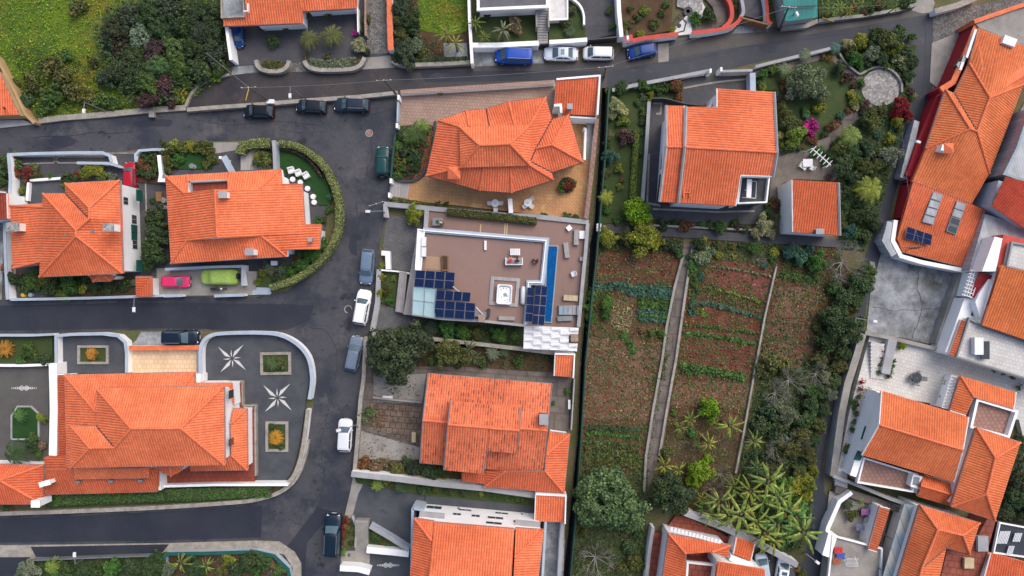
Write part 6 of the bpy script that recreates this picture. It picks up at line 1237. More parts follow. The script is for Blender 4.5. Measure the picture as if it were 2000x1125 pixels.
# ================================================================ street lamps and poles
def lamp(x, y, hx, hy, label, h=5.5, arm=None, z0=0., m='metal_grey'):
    """base at photo x,y; lantern at hx,hy; arm = photo point of the mast top"""
    t = thing('street_lamp', label, 'street lamp', x, y, z0, 'street lamps beside the roads'); a = U(x, y, z0); b = U(*(arm or (hx, hy)), h); b = Vector((a.x+(b.x-a.x)*.25, a.y+(b.y-a.y)*.25, h)) if not arm else b; c = U(hx, hy, h+.15)
    MB().tube(a, b, .09, .055, 8).build('mast', m, t); MB().tube(b, c, .045).build('arm', m, t)
    d = (c-b); d.z = 0; d = d.normalized() if d.length > .01 else Vector((1, 0, 0)); MB().box((c.x, c.y, c.z), (.62, .34, .16), math.atan2(d.y, d.x), .7).build('lantern', 'white', t)
def mastfix(x, y, tx, ty): pass
lamp(209, 218, 163, 217, 'bent street lamp in front of the meadow', arm=(165, 200)); lamp(592, 190, 566, 187, 'bent street lamp above the middle black hatchback', arm=(567, 170))
lamp(752, 416, 718, 413, 'street lamp left of the hexagon paved drive', arm=(748, 412)); lamp(262, 581, 261, 605, 'thin street lamp below the garden store roof', arm=(262, 583)); lamp(700, 835, 661, 841, 'leaning street lamp over the silver white hatchback', arm=(696, 830))
lamp(164, 1092, 145, 1084, 'street lamp by the bottom left garden path', arm=(147, 1101)); lamp(1752, 276, 1794, 277, 'street lamp arm beside the crimson wall', arm=(1778, 273)); lamp(1670, 620, 1709, 628, 'street lamp reaching over the grey yard corner', arm=(1672, 621))
lamp(1570, 1080, 1597, 1099, 'street lamp at the foot of the lower lane', arm=(1575, 1082)); lamp(1548, 42, 1557, 27, 'street lamp on pole beside teal roofed shed', arm=(1552, 18)); lamp(1222, 72, 1226, 74, 'small twin pole lamp on red capped pillar', 4., arm=(1224, 60))
def pole(x, y, tx, ty, label, h=7., bars=True, m='bark', ang=0.):
    t = thing('utility_pole', label, 'utility pole', x, y, 0, 'wooden utility poles'); a = U(x, y); b = U(tx, ty, h); MB().tube(a, b, .14, .09, 8).build('mast', m, t)
    if bars: d = Vector((math.cos(ang), math.sin(ang), 0)); MB().tube(b-d*.9, b+d*.9, .05).build('crossarm', 'metal_grey', t); [MB().tube(b+d*k, b+d*k+Vector((0, 0, .2)), .05).build('insulator', 'white', t) for k in (-.8, 0, .8)]
    return b
P1 = pole(531, 200, 486, 171, 'grey utility pole leaning up beside the first black hatchback', ang=.05); P2 = pole(776, 186, 750, 157, 'utility pole at left of the pink paving', ang=.05); P3 = pole(1180, 150, 1183, 131, 'utility pole above the orange roofed garage', 8., ang=.1)
P4 = pole(444, 140, 404, 104, 'bare wooden pole at the edge of the dark thicket', 7.5, bars=False); P5 = pole(1524, 54, 1540, 14, 'wooden pole with transformer at the teal roofed shed', 8., ang=-.1); P6 = pole(720, 410, 735, 398, 'thin wire pole in the street bend above the steel blue estate', 5., m='metal_grey', ang=.3)
P7 = U(1797, 484, 4.6); t = thing('utility_pole', 'green crossarm pole rising from the long building front', 'utility pole', 1797, 484, 2.2); MB().tube((P7.x, P7.y, 2.2), P7, .08).tube(P7-Vector((2.2, 0, 0)), P7+Vector((.3, .1, 0)), .05).build('mast', 'green_metal', t)
pole(10, 211, 6, 210, 'thin pole against the roof of the ochre walled building', 5., False)
def wire(a, b, label, sag=.5):
    pts = [a.lerp(b, k/12)-Vector((0, 0, sag*math.sin(math.pi*k/12))) for k in range(13)]; m_ = MB()
    for p, q in zip(pts, pts[1:]): m_.tube(p, q, .022, n=4)
    tag(m_.build('overhead_wire', 'metal_grey'), label, 'wire', (0, 0))
wire(P1, P2, 'overhead wire between the first two poles of the upper street'); wire(P2, P3, 'overhead wire passing above the pink paving to the garage pole'); wire(P3, P5, 'overhead wire from the garage pole to the teal shed pole'); wire(P4, P1, 'overhead wire from the thicket pole to the crossarm pole')
wire(U(1762, 260, 7.5), P7, 'overhead wire crossing the long orange roof'); wire(P5, U(1720, 10, 7), 'overhead wire running right from the teal shed pole')
for x, y, x2, y2, lb in ((361, 172, 351, 187, 'short yellow marker pole at the dark thicket edge'), (486, 172, 480, 196, 'short yellow marker pole hanging by the first crossarm pole'), (1606, 34, 1628, 42, 'yellow marker rail beside the lane at the banana bed')):
    tag(MB().tube(U(x, y, 1.2), U(x2, y2, .8), .06).build('marker_pole', 'yellow_paint'), lb, 'marker', (x, y))
# ================================================================ furniture and small things
def table(x, y, z, r, label, m='white', chairs=(), group=None, sq=False, legc=None):
    t = thing('garden_table', label, 'table', x, y, z); p = U(x, y, z+.74); b = MB()
    (b.box((p.x, p.y, z+.72), (r*2, r*1.6, .05)) if sq else b.lathe([(r*.96, 0), (r, .02), (r, .04), (r*.97, .05)], (p.x, p.y, z+.70), 22)); b.build('table_top', m, t)
    MB().lathe([(.28, 0), (.26, .03), (.06, .08), (.05, .68), (.15, .70)], (p.x, p.y, z), 10).build('pedestal', m, t)
    if not sq: MB().lathe([(.07, 0), (.07, .03)], (p.x, p.y, z+.76), 10).build('parasol_hole', 'metal_grey', t)
CH = {}
def chair(x, y, z, ang, label, m='white', group=None, s=1.):
    if m not in CH:
        r = bpy.data.objects.new('garden_chair', None); C.objects.link(r)
        MB().box((0, 0, .44), (.46, .46, .05)).build('seat', m, r); b = MB().tube((-.22, -.22, .44), (-.28, -.2, .9), .02).tube((-.22, .22, .44), (-.28, .2, .9), .02)
        for k in range(5): b.box((-.26, -.16+.08*k, .68), (.03, .045, .42))
        b.box((-.285, 0, .9), (.05, .46, .06)).build('backrest', m, r)
        for sx in (-1, 1):
            for sy in (-1, 1): MB().tube((sx*.2, sy*.2, .44), (sx*.24, sy*.24, 0), .02).build('leg', m, r)
        for sy in (-1, 1): MB().tube((-.24, sy*.25, .66), (.2, sy*.25, .66), .022).tube((.2, sy*.25, .66), (.2, sy*.24, .44), .02).build('armrest', m, r)
        CH[m] = r; o = r
    else: o = copy_tree(CH[m])
    p = U(x, y, z+.5); o.location = (p.x, p.y, z); o.rotation_euler.z = math.radians(ang); o.scale = (s, s, 1); tag(o, label, 'chair', (x, y), group)
table(967, 397, .26, .5, 'round white table with purple mark left of the white wall'); table(1031, 396, .26, .5, 'round white table right of the white wall')
g = 'white garden chairs on the tan paving'
for x, y, a, lb in ((957, 397, 0, 'white chair left of the left round table'), (978, 397, 180, 'white chair right of the left round table'), (968, 409, 90, 'white chair below the left round table'), (1038, 389, 215, 'white chair above the right round table'), (1025, 403, 40, 'white chair lower left of the right round table'), (1038, 403, 140, 'white chair lower right of the right round table')): chair(x, y, .26, a, lb, 'white', g)
for x, y, a, lb in ((1794, 730, -70, 'dark grey chair above the patio table'), (1782, 734, 0, 'dark grey chair left of the patio table'), (1802, 740, 180, 'dark grey chair right of the patio table'), (1790, 748, 90, 'dark grey chair below the patio table'), (1780, 742, 20, 'dark grey chair at lower left of the patio table')): chair(x, y, .8, a, lb, 'metal_grey', 'dark chairs on the white patio', 1.1)
table(1791, 738, .8, .62, 'dark octagonal table on the white tiled patio', 'metal_dark')
for y in (748, 757): chair(1849, y, .8, 160, 'dark grey chair by the lattice, '+('upper' if y == 748 else 'lower')+' of the two', 'metal_grey', None, 1.1)
# lounge chairs and stools in the half round garden
def armchair(x, y, z, ang, label, s=.74, m='white'):
    t = thing('lounge_chair', label, 'armchair', x, y, z, 'white lounge chairs on the lawn', math.radians(ang))
    for nm, c, d in (('seat', (0, 0, .3), (s, s, .3)), ('backrest', (-s*.45, 0, .5), (.16, s, .55)), ('armrest', (0, -s*.46, .42), (s*.9, .13, .3)), ('armrest', (0, s*.46, .42), (s*.9, .13, .3)), ('cushion', (.04, 0, .49), (s*.72, s*.7, .1))): MB().box((c[0]+t.location.x, c[1]+t.location.y, c[2]+z), d).build(nm, m, t)
for x, y, a, lb in ((571, 334, -75, 'white lounge chair at left of the lawn row'), (585, 339, -68, 'white lounge chair in the middle of the lawn row'), (600, 344, -60, 'white lounge chair at right of the lawn row')): armchair(x, y, .3, a, lb)
for i, (x, y, lb) in enumerate(((571, 350, 'first white pouf from the left below the lounge chairs'), (586, 356, 'second white pouf from the left below the lounge chairs'), (600, 368, 'white pouf in the middle of the curved row'), (611, 384, 'white pouf second from the lower end of the row'), (613, 395, 'white pouf at the lower end of the curved row'))):
    t = thing('pouf', lb, 'stool', x, y, .2, 'white poufs in a curve'); p = U(x, y, .6); MB().lathe([(.3, 0), (.36, .12), (.36, .34), (.3, .42)], (p.x, p.y, .2), 8).build('seat', 'white', t); MB().lathe([(.31, .0), (.31, .05)], (p.x, p.y, .2), 8).build('base', 'metal_grey', t)
for x, y, lb in ((318, 391, 'round pale side table behind the big tiled house, upper'), (318, 404, 'round brownish side table behind the big tiled house, lower')): table(x, y, .2, .35, lb, 'concrete')
table(374, 324, .3, .33, 'small round grey table on the turf inside clipped bushes', 'metal_grey')
tag(MB().box(U(311, 384, .6), (.5, 1.1, .7)).box(U(311, 384, 1.), (.56, 1.2, .06)).build('wooden_cabinet', 'wood'), 'orange brown wooden cabinet behind the big tiled house', 'cabinet', (311, 384))
t = thing('diagonal_roof_beam', 'leaning blue grey entrance beam above the big tiled house', 'beam', 445, 322, .2); MB().box(U(446, 322, 3.), (.7, 2.3, .3), .5).build('beam', 'plaster_blue', t); MB().box(U(440, 312, 1.5), (.3, .3, 3.)).build('post', 'plaster', t)
struct('patio', [(470, 300), (500, 290), (520, 300), (530, 330), (470, 333)], 'boards_grey', .3, .1)
for k in range(9): struct('stair_step', [(477, 530+k*4), (500, 530+k*4), (500, 534+k*4), (477, 534+k*4)], 'concrete', 1.1-.1*k, .16)
struct('ramp', [(494, 562), (526, 556), (530, 574), (492, 576)], 'plaster_blue', .25, .1)
# stripe ornaments at the left house
for P in ([(34, 306), (104, 306), (110, 312), (104, 318), (34, 320)], [(206, 306), (114, 306), (108, 312), (114, 318), (206, 318)], [(262, 350), (284, 350), (286, 420), (284, 530)], [(130, 560), (222, 560), (240, 548), (254, 556)]): o = MB().strip([U(*p, .16) for p in P], .18, .145, .156).build('paving_line', 'kerbstone', origin=(0, 0, 0)); o['kind'] = 'structure'
struct('patio', [(60, 352), (124, 350), (126, 398), (60, 400)], 'cobble_dark', .19, .1)
for x, c, lb in ((50, 'yellow_paint', 'yellow storage jar on the lower left steps'), (64, 'metal_blue', 'blue storage jar on the lower left steps')): tag(MB().lathe([(.2, 0), (.28, .1), (.28, .5), (.15, .6)], U(x, 576, .2), 12).build('storage_jar', c), lb, 'jar', (x, 576))
# deck house furniture
def lounger(x, y, z, ang, label, m='boards_grey', ln=1.95, wd=.65):
    t = thing('sun_lounger', label, 'sun lounger', x, y, z, 'sun loungers on the pool deck', math.radians(ang)); c = t.location
    MB().box((c.x, c.y, z+.3), (ln, wd, .06)).build('frame', 'metal_grey', t); MB().box((c.x+.3, c.y, z+.37), (ln*.66, wd*.9, .08)).build('mattress', m, t); b = MB(); b.box((c.x-ln*.34, c.y, z+.48), (ln*.3, wd*.9, .08)).build('headrest', m, t)
    for sx in (-1, 1):
        for sy in (-1, 1): MB().box((c.x+sx*ln*.42, c.y+sy*wd*.42, z+.14), (.06, .06, .28)).build('leg', 'metal_grey', t)
lounger(1125, 464, .9, 88, 'grey sun lounger beside the white deck table'); lounger(1106, 489, .9, 97, 'grey sun lounger right of the upper pool end'); lounger(1114, 582, .9, -4, 'pale slatted sun lounger right of the lower pool', 'wood_pale', 1.8, .75)
lounger(1103, 622, .9, 2, 'dark slate mat lounger at the lower deck corner', 'metal_grey', 1.9, .65)
t = thing('daybed', 'wide grey daybed at the lower right of the deck', 'daybed', 1109, 606, .9); p = U(1109, 606, 1.3); MB().box((p.x, p.y, 1.1), (2.3, 1.2, .35)).build('base', 'metal_grey', t)
for k in range(4): MB().box((p.x-.85+.57*k, p.y, 1.34), (.53, 1.1, .14)).build('cushion', 'plaster_grey' if k > 1 else 'metal_blue', t)
MB().box((p.x+1.2, p.y, 1.4), (.2, 1.2, .6)).build('backrest', 'metal_grey', t)
for x, y, w_, d, a, lb, m in ((1137, 459, .8, 1.0, 0, 'square white table beside the upper sun lounger', 'white'), (1111, 446, .6, .6, .7, 'small tilted grey table on the upper deck', 'plaster'), (1135, 506, .4, .5, 0, 'small grey box table at the right deck wall', 'metal_grey')):
    t = thing('deck_table', lb, 'table', x, y, .9, rz=a); c = t.location; MB().box((c.x, c.y, 1.32), (w_, d, .05)).build('table_top', m, t)
    for sx in (-1, 1):
        for sy in (-1, 1): MB().box((c.x+sx*w_*.42, c.y+sy*d*.42, 1.1), (.05, .05, .42)).build('leg', m, t)
chair(1120, 535, .9, 200, 'white chair on the right side of the pool deck', 'white', None, 1.2)
# hot tub
t = thing('hot_tub', 'white rectangular hot tub with blue jets on the roof deck', 'hot tub', 985, 575, 3.6); p = U(985, 575, 4.2); R = Matrix.Rotation(-.06, 3, 'Z')
def rrect(w_, d, r, n=5):
    out = []
    for cx, cy, a0 in ((w_/2-r, d/2-r, 0), (-w_/2+r, d/2-r, 90), (-w_/2+r, -d/2+r, 180), (w_/2-r, -d/2+r, 270)):
        for k in range(n+1): a = math.radians(a0+90*k/n); out.append(R @ Vector((cx+r*math.cos(a), cy+r*math.sin(a), 0)))
    return out
b = MB(); rings = [(1.85, 2.4, .25, 3.6), (1.85, 2.4, .25, 4.28), (1.7, 2.25, .22, 4.3), (1.45, 2., .3, 4.22), (1.35, 1.9, .3, 3.95)]; n = 24; vs = []
for w_, d, r_, z in rings: vs += [(p.x+q.x, p.y+q.y, z) for q in rrect(w_, d, r_)]
b.add(vs, [(i*n+k, i*n+(k+1) % n, (i+1)*n+(k+1) % n, (i+1)*n+k) for i in range(4) for k in range(n)]+[tuple(range(4*n, 5*n))]).build('shell', 'white', t, smooth=False)
MB().prism([p.xy+q.xy for q in rrect(1.3, 1.85, .3)], 3.96, 4.02).build('seat_shell', 'plaster', t)
for x, y in ((-.4, .6), (-.1, .75), (.25, .7), (.4, -.2), (-.35, -.3), (.1, -.75), (.35, -.65)): MB().lathe([(.08, 0), (.08, .02)], (p.x+x, p.y+y, 4.02), 8).build('jet', 'metal_grey', t)
MB().box((p.x+.1, p.y-.05, 4.04), (.42, .42, .03)).build('foot_well', 'metal_blue', t)
t = thing('pool_float', 'long white and grey inflatable between hot tub and panels', 'inflatable', 1022, 577, 3.6); b = MB(); q = U(1022, 577, 4.)
rg = []
for i in range(13): k = i/12; r_ = .3*math.sin(math.pi*(.08+.84*k))**.5; rg.append([(q.x+r_*math.cos(a), q.y-1.1+2.2*k, 3.95+r_*math.sin(a)*.8) for a in [j*math.pi/5 for j in range(11)]])
loft(rg).build('hull', 'white', t, smooth=True); MB().tube((q.x-.25, q.y-1, 3.95), (q.x-.25, q.y+1, 3.95), .14, n=8).tube((q.x+.25, q.y-1, 3.95), (q.x+.25, q.y+1, 3.95), .14, n=8).build('side_tube', 'metal_grey', t)
t = thing('planter_box', 'tall wooden planter box of bare soil on the tan deck', 'planter', 869, 514, 3.6); p = U(869, 514, 4.); MB().box((p.x, p.y, 3.8), (.75, 1.9, .4)).build('box', 'wood', t); MB().box((p.x, p.y+.05, 3.99), (.58, 1.6, .06)).build('soil', 'soil_bed', t)
t = thing('grill_corner', 'dark grey corner bench at the lower roof terrace edge', 'bench', 940, 615, 3.6); p = U(940, 614, 4.); MB().box((p.x, p.y, 3.85), (1.6, .6, .5), -.08).build('seat', 'metal_grey', t); MB().box((p.x+.9, p.y+.2, 3.95), (.35, 1., .7), -.08).build('backrest', 'metal_dark', t)
tag(MB().box(U(941, 622, 4.5), (.7, .7, 1.)).box(U(941, 622, 5.05), (.85, .85, .08)).build('chimney_stack', 'pave_pink'), 'pink topped chimney stack at the lower roof terrace edge', 'chimney', (941, 622))
tag(MB().tube(U(885, 560, 4.9), U(897, 570, 3.7), .06).build('panel_strut', 'white'), 'white strut right of the top solar array', 'strut', (890, 564)); tag(MB().tube(U(930, 600, 4.9), U(948, 620, 3.7), .06).build('panel_strut', 'white'), 'white strut right of the lowest solar array', 'strut', (938, 610))
def sofa():
    t = thing('garden_sofa', 'white framed sofa seating two people on the roof deck', 'sofa', 1004, 510, 3.6); p = U(1004, 510, 4.)
    MB().box((p.x, p.y, 3.8), (2., .75, .36)).build('frame', 'white', t); MB().box((p.x, p.y-.42, 4.02), (2.1, .12, .6)).build('backrest', 'white', t)
    for s in (-1, 1): MB().box((p.x+s*1.0, p.y, 3.98), (.12, .85, .5)).build('armrest', 'white', t); MB().box((p.x+s*.47, p.y+.03, 4.03), (.9, .66, .12)).build('cushion', 'plaster_grey', t)
sofa(); t = thing('coffee_table', 'white slatted low table above the sofa', 'table', 1006, 492, 3.6); p = U(1006, 492, 4.)
for k in range(5): MB().box((p.x-.5+.25*k, p.y, 4.02), (.21, .8, .04)).build('slat', 'white', t)
for sx in (-1, 1):
    for sy in (-1, 1): MB().box((p.x+sx*.5, p.y+sy*.35, 3.8), (.06, .06, .4)).build('leg', 'white', t)
t = thing('potting_table', 'dark table with a green bowl beside the standing person', 'table', 855, 433, .9); p = U(855, 433, 1.6); MB().box((p.x, p.y, 1.62), (1.3, .95, .06)).build('table_top', 'metal_grey', t)
for sx in (-1, 1):
    for sy in (-1, 1): MB().box((p.x+sx*.58, p.y+sy*.4, 1.25), (.06, .06, .7)).build('leg', 'metal_dark', t)
tag(MB().lathe([(.08, 0), (.2, .1), (.22, .16)], (p.x, p.y, 1.65), 12).build('bowl', 'green_metal'), 'green bowl on the dark table', 'bowl', (855, 433))
for x, y, x2, y2, lb in ((939, 438, 938, 456, 'single wooden plank lying on the upper brown deck'), (987, 436, 985, 460, 'left wooden plank of the pair on the upper brown deck'), (991, 436, 989, 460, 'right wooden plank of the pair on the upper brown deck')): tag(MB().strip([U(x, y, .95), U(x2, y2, .95)], .16, .905, .95).build('plank', 'wood_pale'), lb, 'plank', (x, y))
# people
def person(x, y, z, face, pose, shirt, legs, hair, label, hat=None):
    t = thing('person', label, 'person', x, y, z, rz=math.radians(face)); L0 = t.location
    if pose == 'sit': J = dict(pel=(0, 0, .50), che=(-.05, 0, .85), nek=(-.04, 0, 1.05), hed=(0, 0, 1.2), k1=(.45, .12, .52), k2=(.45, -.12, .52), a1=(.50, .13, .08), a2=(.5, -.13, .08), s1=(-.05, .2, .98), s2=(-.05, -.2, .98), e1=(.05, .27, .72), e2=(.05, -.27, .72), h1=(.28, .15, .62), h2=(.28, -.15, .62))
    else: J = dict(pel=(0, 0, .92), che=(.08, 0, 1.25), nek=(.12, 0, 1.46), hed=(.18, 0, 1.62), k1=(.04, .1, .48), k2=(-.02, -.1, .48), a1=(-.02, .11, .06), a2=(.02, -.11, .06), s1=(.1, .19, 1.38), s2=(.1, -.19, 1.38), e1=(.2, .27, 1.12), e2=(.2, -.27, 1.12), h1=(.42, .2, 1.02), h2=(.42, -.2, 1.02))
    def skin(name, chain, rad, m, col=None, parent=t):
        ks = []; ed = []
        for a, b in chain:
            for k in (a, b):
                if k not in ks: ks.append(k)
            ed.append((ks.index(a), ks.index(b)))
        me = bpy.data.meshes.new(name); me.from_pydata([J[k] for k in ks], ed, []); me.materials.append(MATS[m]); o = bpy.data.objects.new(name, me); C.objects.link(o); o.parent = parent
        me.skin_vertices.new() if hasattr(me.skin_vertices, 'new') else None
        md = o.modifiers.new('s', 'SKIN'); sk = me.skin_vertices[0].data if len(me.skin_vertices) else None
        if sk:
            for i, k in enumerate(ks): sk[i].radius = (rad[k], rad[k])
            sk[0].use_root = True
        o.modifiers.new('u', 'SUBSURF').levels = 1; o.modifiers['u'].render_levels = 2
        if col: o.color = (*col, 1)
        return o
    for s_ in '12':
        h_ = Vector(J['h'+s_]); e_ = Vector(J['e'+s_]); d = (h_-e_).normalized(); sd_ = d.cross(Vector((0, 0, 1))).normalized(); J['p'+s_] = tuple(h_+d*.08)
        for i, (o_, l_) in enumerate(((-.03, .07), (-.01, .085), (.012, .08), (.032, .06))): J['f%s%d' % (s_, i)] = tuple(h_+d*(.08+l_)+sd_*o_-Vector((0, 0, .03)))
        J['t'+s_] = tuple(h_+d*.07+sd_*(.06 if s_ == '1' else -.06))
    for s_ in '12': J['toe'+s_] = (J['a'+s_][0]+.2, J['a'+s_][1], J['a'+s_][2]-.02)
    ch = [('pel', 'che'), ('che', 'nek'), ('nek', 'hed')]
    for s_ in '12': ch += [('pel', 'k'+s_), ('k'+s_, 'a'+s_), ('a'+s_, 'toe'+s_), ('che', 's'+s_), ('s'+s_, 'e'+s_), ('e'+s_, 'h'+s_), ('h'+s_, 'p'+s_), ('h'+s_, 't'+s_)]+[('p'+s_, 'f%s%d' % (s_, i)) for i in range(4)]
    rd = dict(pel=.14, che=.15, nek=.055, hed=.1); rd.update({k+s_: r_ for s_ in '12' for k, r_ in (('k', .065), ('a', .045), ('toe', .035), ('s', .06), ('e', .042), ('h', .03), ('p', .028), ('t', .01))}); rd.update({'f%s%d' % (s_, i): .009 for s_ in '12' for i in range(4)})
    skin('body', ch, rd, 'skin')
    r2 = {k: v_+.022 for k, v_ in rd.items()}; r2['che'] = .19; r2['pel'] = .17
    skin('shirt', [('pel', 'che'), ('che', 's1'), ('che', 's2'), ('s1', 'e1'), ('s2', 'e2')], r2, 'cloth', shirt); skin('trousers', [('pel', 'k1'), ('pel', 'k2'), ('k1', 'a1'), ('k2', 'a2')], r2, 'cloth', legs)
    hx, hy, hz = J['hed']; hh = MB().lathe([(.11, -.06), (.135, .02), (.12, .09), (.07, .14), (.01, .155)], (0, 0, 0), 12)
    hh.v = [(L0.x+v_[0]+hx-.02, L0.y+v_[1]+hy, z+v_[2]+hz) for v_ in hh.v]; hh.build('hat' if hat else 'hair', 'cloth', t, hat or hair, smooth=True)
    MB().tube((L0.x+hx+.1, L0.y, z+hz), (L0.x+hx+.135, L0.y, z+hz-.03), .02, .012).build('nose', 'skin', t)
    if hat: MB().lathe([(.2, 0), (.2, .015)], (L0.x+hx, L0.y, z+hz+.04), 14).build('hat_brim', 'cloth', t, hat)
person(997, 510, 3.62, 95, 'sit', (.6, .02, .03), (.35, .18, .14), (.05, .03, .02), 'person in red sitting on the left half of the sofa', hat=(.55, .02, .03)); person(1010, 510, 3.62, 90, 'sit', (.012, .012, .015), (.02, .02, .025), (.015, .01, .01), 'person in black sitting on the right half of the sofa')
person(1048, 511, 3.6, 160, 'sit', (.03, .025, .035), (.02, .02, .03), (.02, .014, .01), 'person in dark clothes sitting alone near the roof deck parapet'); person(865, 437, .9, 175, 'stand', (.012, .012, .014), (.015, .015, .018), (.5, .47, .42), 'person in black with pale hair standing at the dark table')
t = thing('stool', 'dark stool under the lone seated person', 'stool', 1048, 511, 3.6); p = U(1048, 511, 3.9); MB().lathe([(.22, .36), (.24, .42)], (p.x, p.y, 3.6), 12).build('seat', 'metal_dark', t); MB().lathe([(.2, 0), (.05, .05), (.05, .36)], (p.x, p.y, 3.6), 10).build('pedestal', 'metal_dark', t)
# white canopied swing on east balcony, gravel court furniture
t = thing('balcony_parasol', 'folded white canopy and clothes frame on the east house balcony', 'canopy', 1463, 368, 3.9); p = U(1463, 368, 5.5); MB().box((p.x, p.y, 5.5), (.55, 2.2, .18), -.05).build('canopy', 'white', t); MB().tube((p.x, p.y, 3.9), (p.x, p.y, 5.4), .05).build('post', 'white', t)
for a, b in (((-.6, -1), (1., -1.1)), ((1., -1.1), (1.1, .9)), ((1.1, .9), (.2, 1.))): MB().tube((p.x+a[0], p.y+a[1], 4.9), (p.x+b[0], p.y+b[1], 4.9), .04).build('frame_rail', 'white', t)
t = thing('pergola', 'leafy pergola with white cross slats above gravel court', 'pergola', 1604, 302, .2); a, b = U(1586, 290, 2.4), U(1622, 322, 2.4); MB().tube(a, b, .07).build('beam', 'white', t); d = (b-a).normalized(); s = Vector((-d.y, d.x, 0))
for k in range(6): c = a.lerp(b, .06+k*.176); MB().tube(c-s*.55, c+s*.55, .045).build('slat', 'white', t)
for c in (a, b): MB().tube((c.x, c.y, .2), c, .07).build('post', 'white', t)
for x, y, lb in ((1566, 325, 'white garden bench left of the pergola on gravel court'),): 
    t = thing('garden_bench', lb, 'bench', x, y, .2, rz=-.6); c = t.location; MB().box((c.x, c.y, .64), (1.0, .7, .06)).build('seat', 'white', t); MB().box((c.x-.45, c.y, .85), (.06, .7, .5)).build('backrest', 'white', t)
    for sx in (-1, 1):
        for sy in (-1, 1): MB().box((c.x+sx*.45, c.y+sy*.3, .42), (.06, .06, .44)).build('leg', 'white', t)
table(1578, 318, .2, .6, 'white square table beside the leafy pergola', 'white', sq=True)
chair(1586, 328, .22, 150, 'white chair below the leafy pergola', 'white')
# east meters, boxes
for x, y, z, s, lb, nm, m in ((1170, 444, 1.2, (.5, .9, .8), 'white meter cabinet at the channel end of the bluish path', 'meter_cabinet', 'white'), (528, 198, 1.3, (.9, .45, .5), 'white cable box on the kerb by the first black hatchback', 'cable_box', 'white'), (296, 223, .6, (.6, .7, .5), 'small concrete block on the kerb below the thicket', 'concrete_block', 'concrete'),
                          (535, 514, .9, (.7, .5, .5), 'white air unit below the big tiled house', 'air_unit', 'white'), (757, 776, .9, (1.2, .3, .4), 'white lattice bench on the wall of the old terrace', 'bench_lattice', 'white'), (808, 854, .7, (.45, 1.2, .4), 'white wooden garden bench on the old paving', 'garden_bench', 'wood_pale'),
                          (1912, 676, 5.0, (1., 2., .7), 'white water tank on the tiled roof terrace', 'water_tank', 'white'), (1924, 684, 4.8, (1., 2.1, .15), 'dark solar collector beside the white water tank', 'solar_collector', 'metal_dark'), (1920, 1062, 3.5, (1.2, 1.8, .4), 'pale mattress on the red terrace at lower right', 'mattress', 'plaster_grey'),
                          (1893, 1100, 3.5, (1.1, 1.2, .4), 'beige quilted mattress below the pale one', 'mattress', 'wood_pale'), (1112, 790, .8, (.25, 1.1, .3), 'white window frame leaning by the channel fence', 'window_frame', 'white'), (1932, 380, 2.4, (1., 1., .8), 'small brick barbecue in the narrow right yard', 'barbecue', 'ridge_clay')):
    p = U(x, y, z); b = MB().box((p.x, p.y, z-s[2]/2), s); b.box((p.x, p.y, z+.02), (s[0]+.06, s[1]+.06, .04)); tag(b.build(nm, m), lb, nm.replace('_', ' '), (x, y))
def pot(x, y, z, c, label, fl=None, r=.28):
    t = thing('potted_plant', label, 'potted plant', x, y, z, 'potted plants around the white patio'); p = U(x, y, z+.4); MB().lathe([(.13, 0), (.2, .3), (.18, .3)], (p.x, p.y, z), 10).build('pot', 'ridge_clay', t)
    V = quads_mesh(np.array([[p.x, p.y, z+.45]])+RNG.normal(size=(60, 3))*np.array([r*.6, r*.6, .12]), np.tile([0, 0, 1.], (60, 1)), .16, .7); o = bpy.data.objects.new('foliage', np_mesh('foliage', V-np.array(t.location), 'leaf')); C.objects.link(o); o.parent = t; o.color = (*LC[c], 1)
pl = 'terracotta potted plant'
for i, (x, y) in enumerate(((1722, 672), (1723, 686), (1722, 700), (1721, 712), (1718, 727), (1683, 746), (1681, 760), (1678, 775), (1697, 764), (1695, 774), (1693, 786), (1690, 798), (1686, 812), (1683, 828), (1674, 790), (1672, 808), (1668, 824), (1664, 838), (1674, 852), (1672, 862), (1655, 872), (1652, 880))):
    pot(x, y, .8, ('gr', 'md', 'rs', 'ol')[i % 4] if i not in (1, 5) else 'rd', pl)
for i, (x, y) in enumerate(((1736, 735), (1739, 726), (1742, 716), (1746, 706), (1941, 722), (1960, 728), (1978, 736), (1990, 757), (1841, 775))): pot(x, y, .8 if i < 4 or i > 6 else 1.2, 'gr' if i % 2 else 'dk', 'terracotta potted plant')
for x, y in ((512, 57), (558, 57), (602, 33), (641, 31), (596, 110), (639, 108), (693, 65)): pot(x, y, .12, 'ol' if x != 693 else 'mg', 'small potted plant on the slate courtyard of the top house')
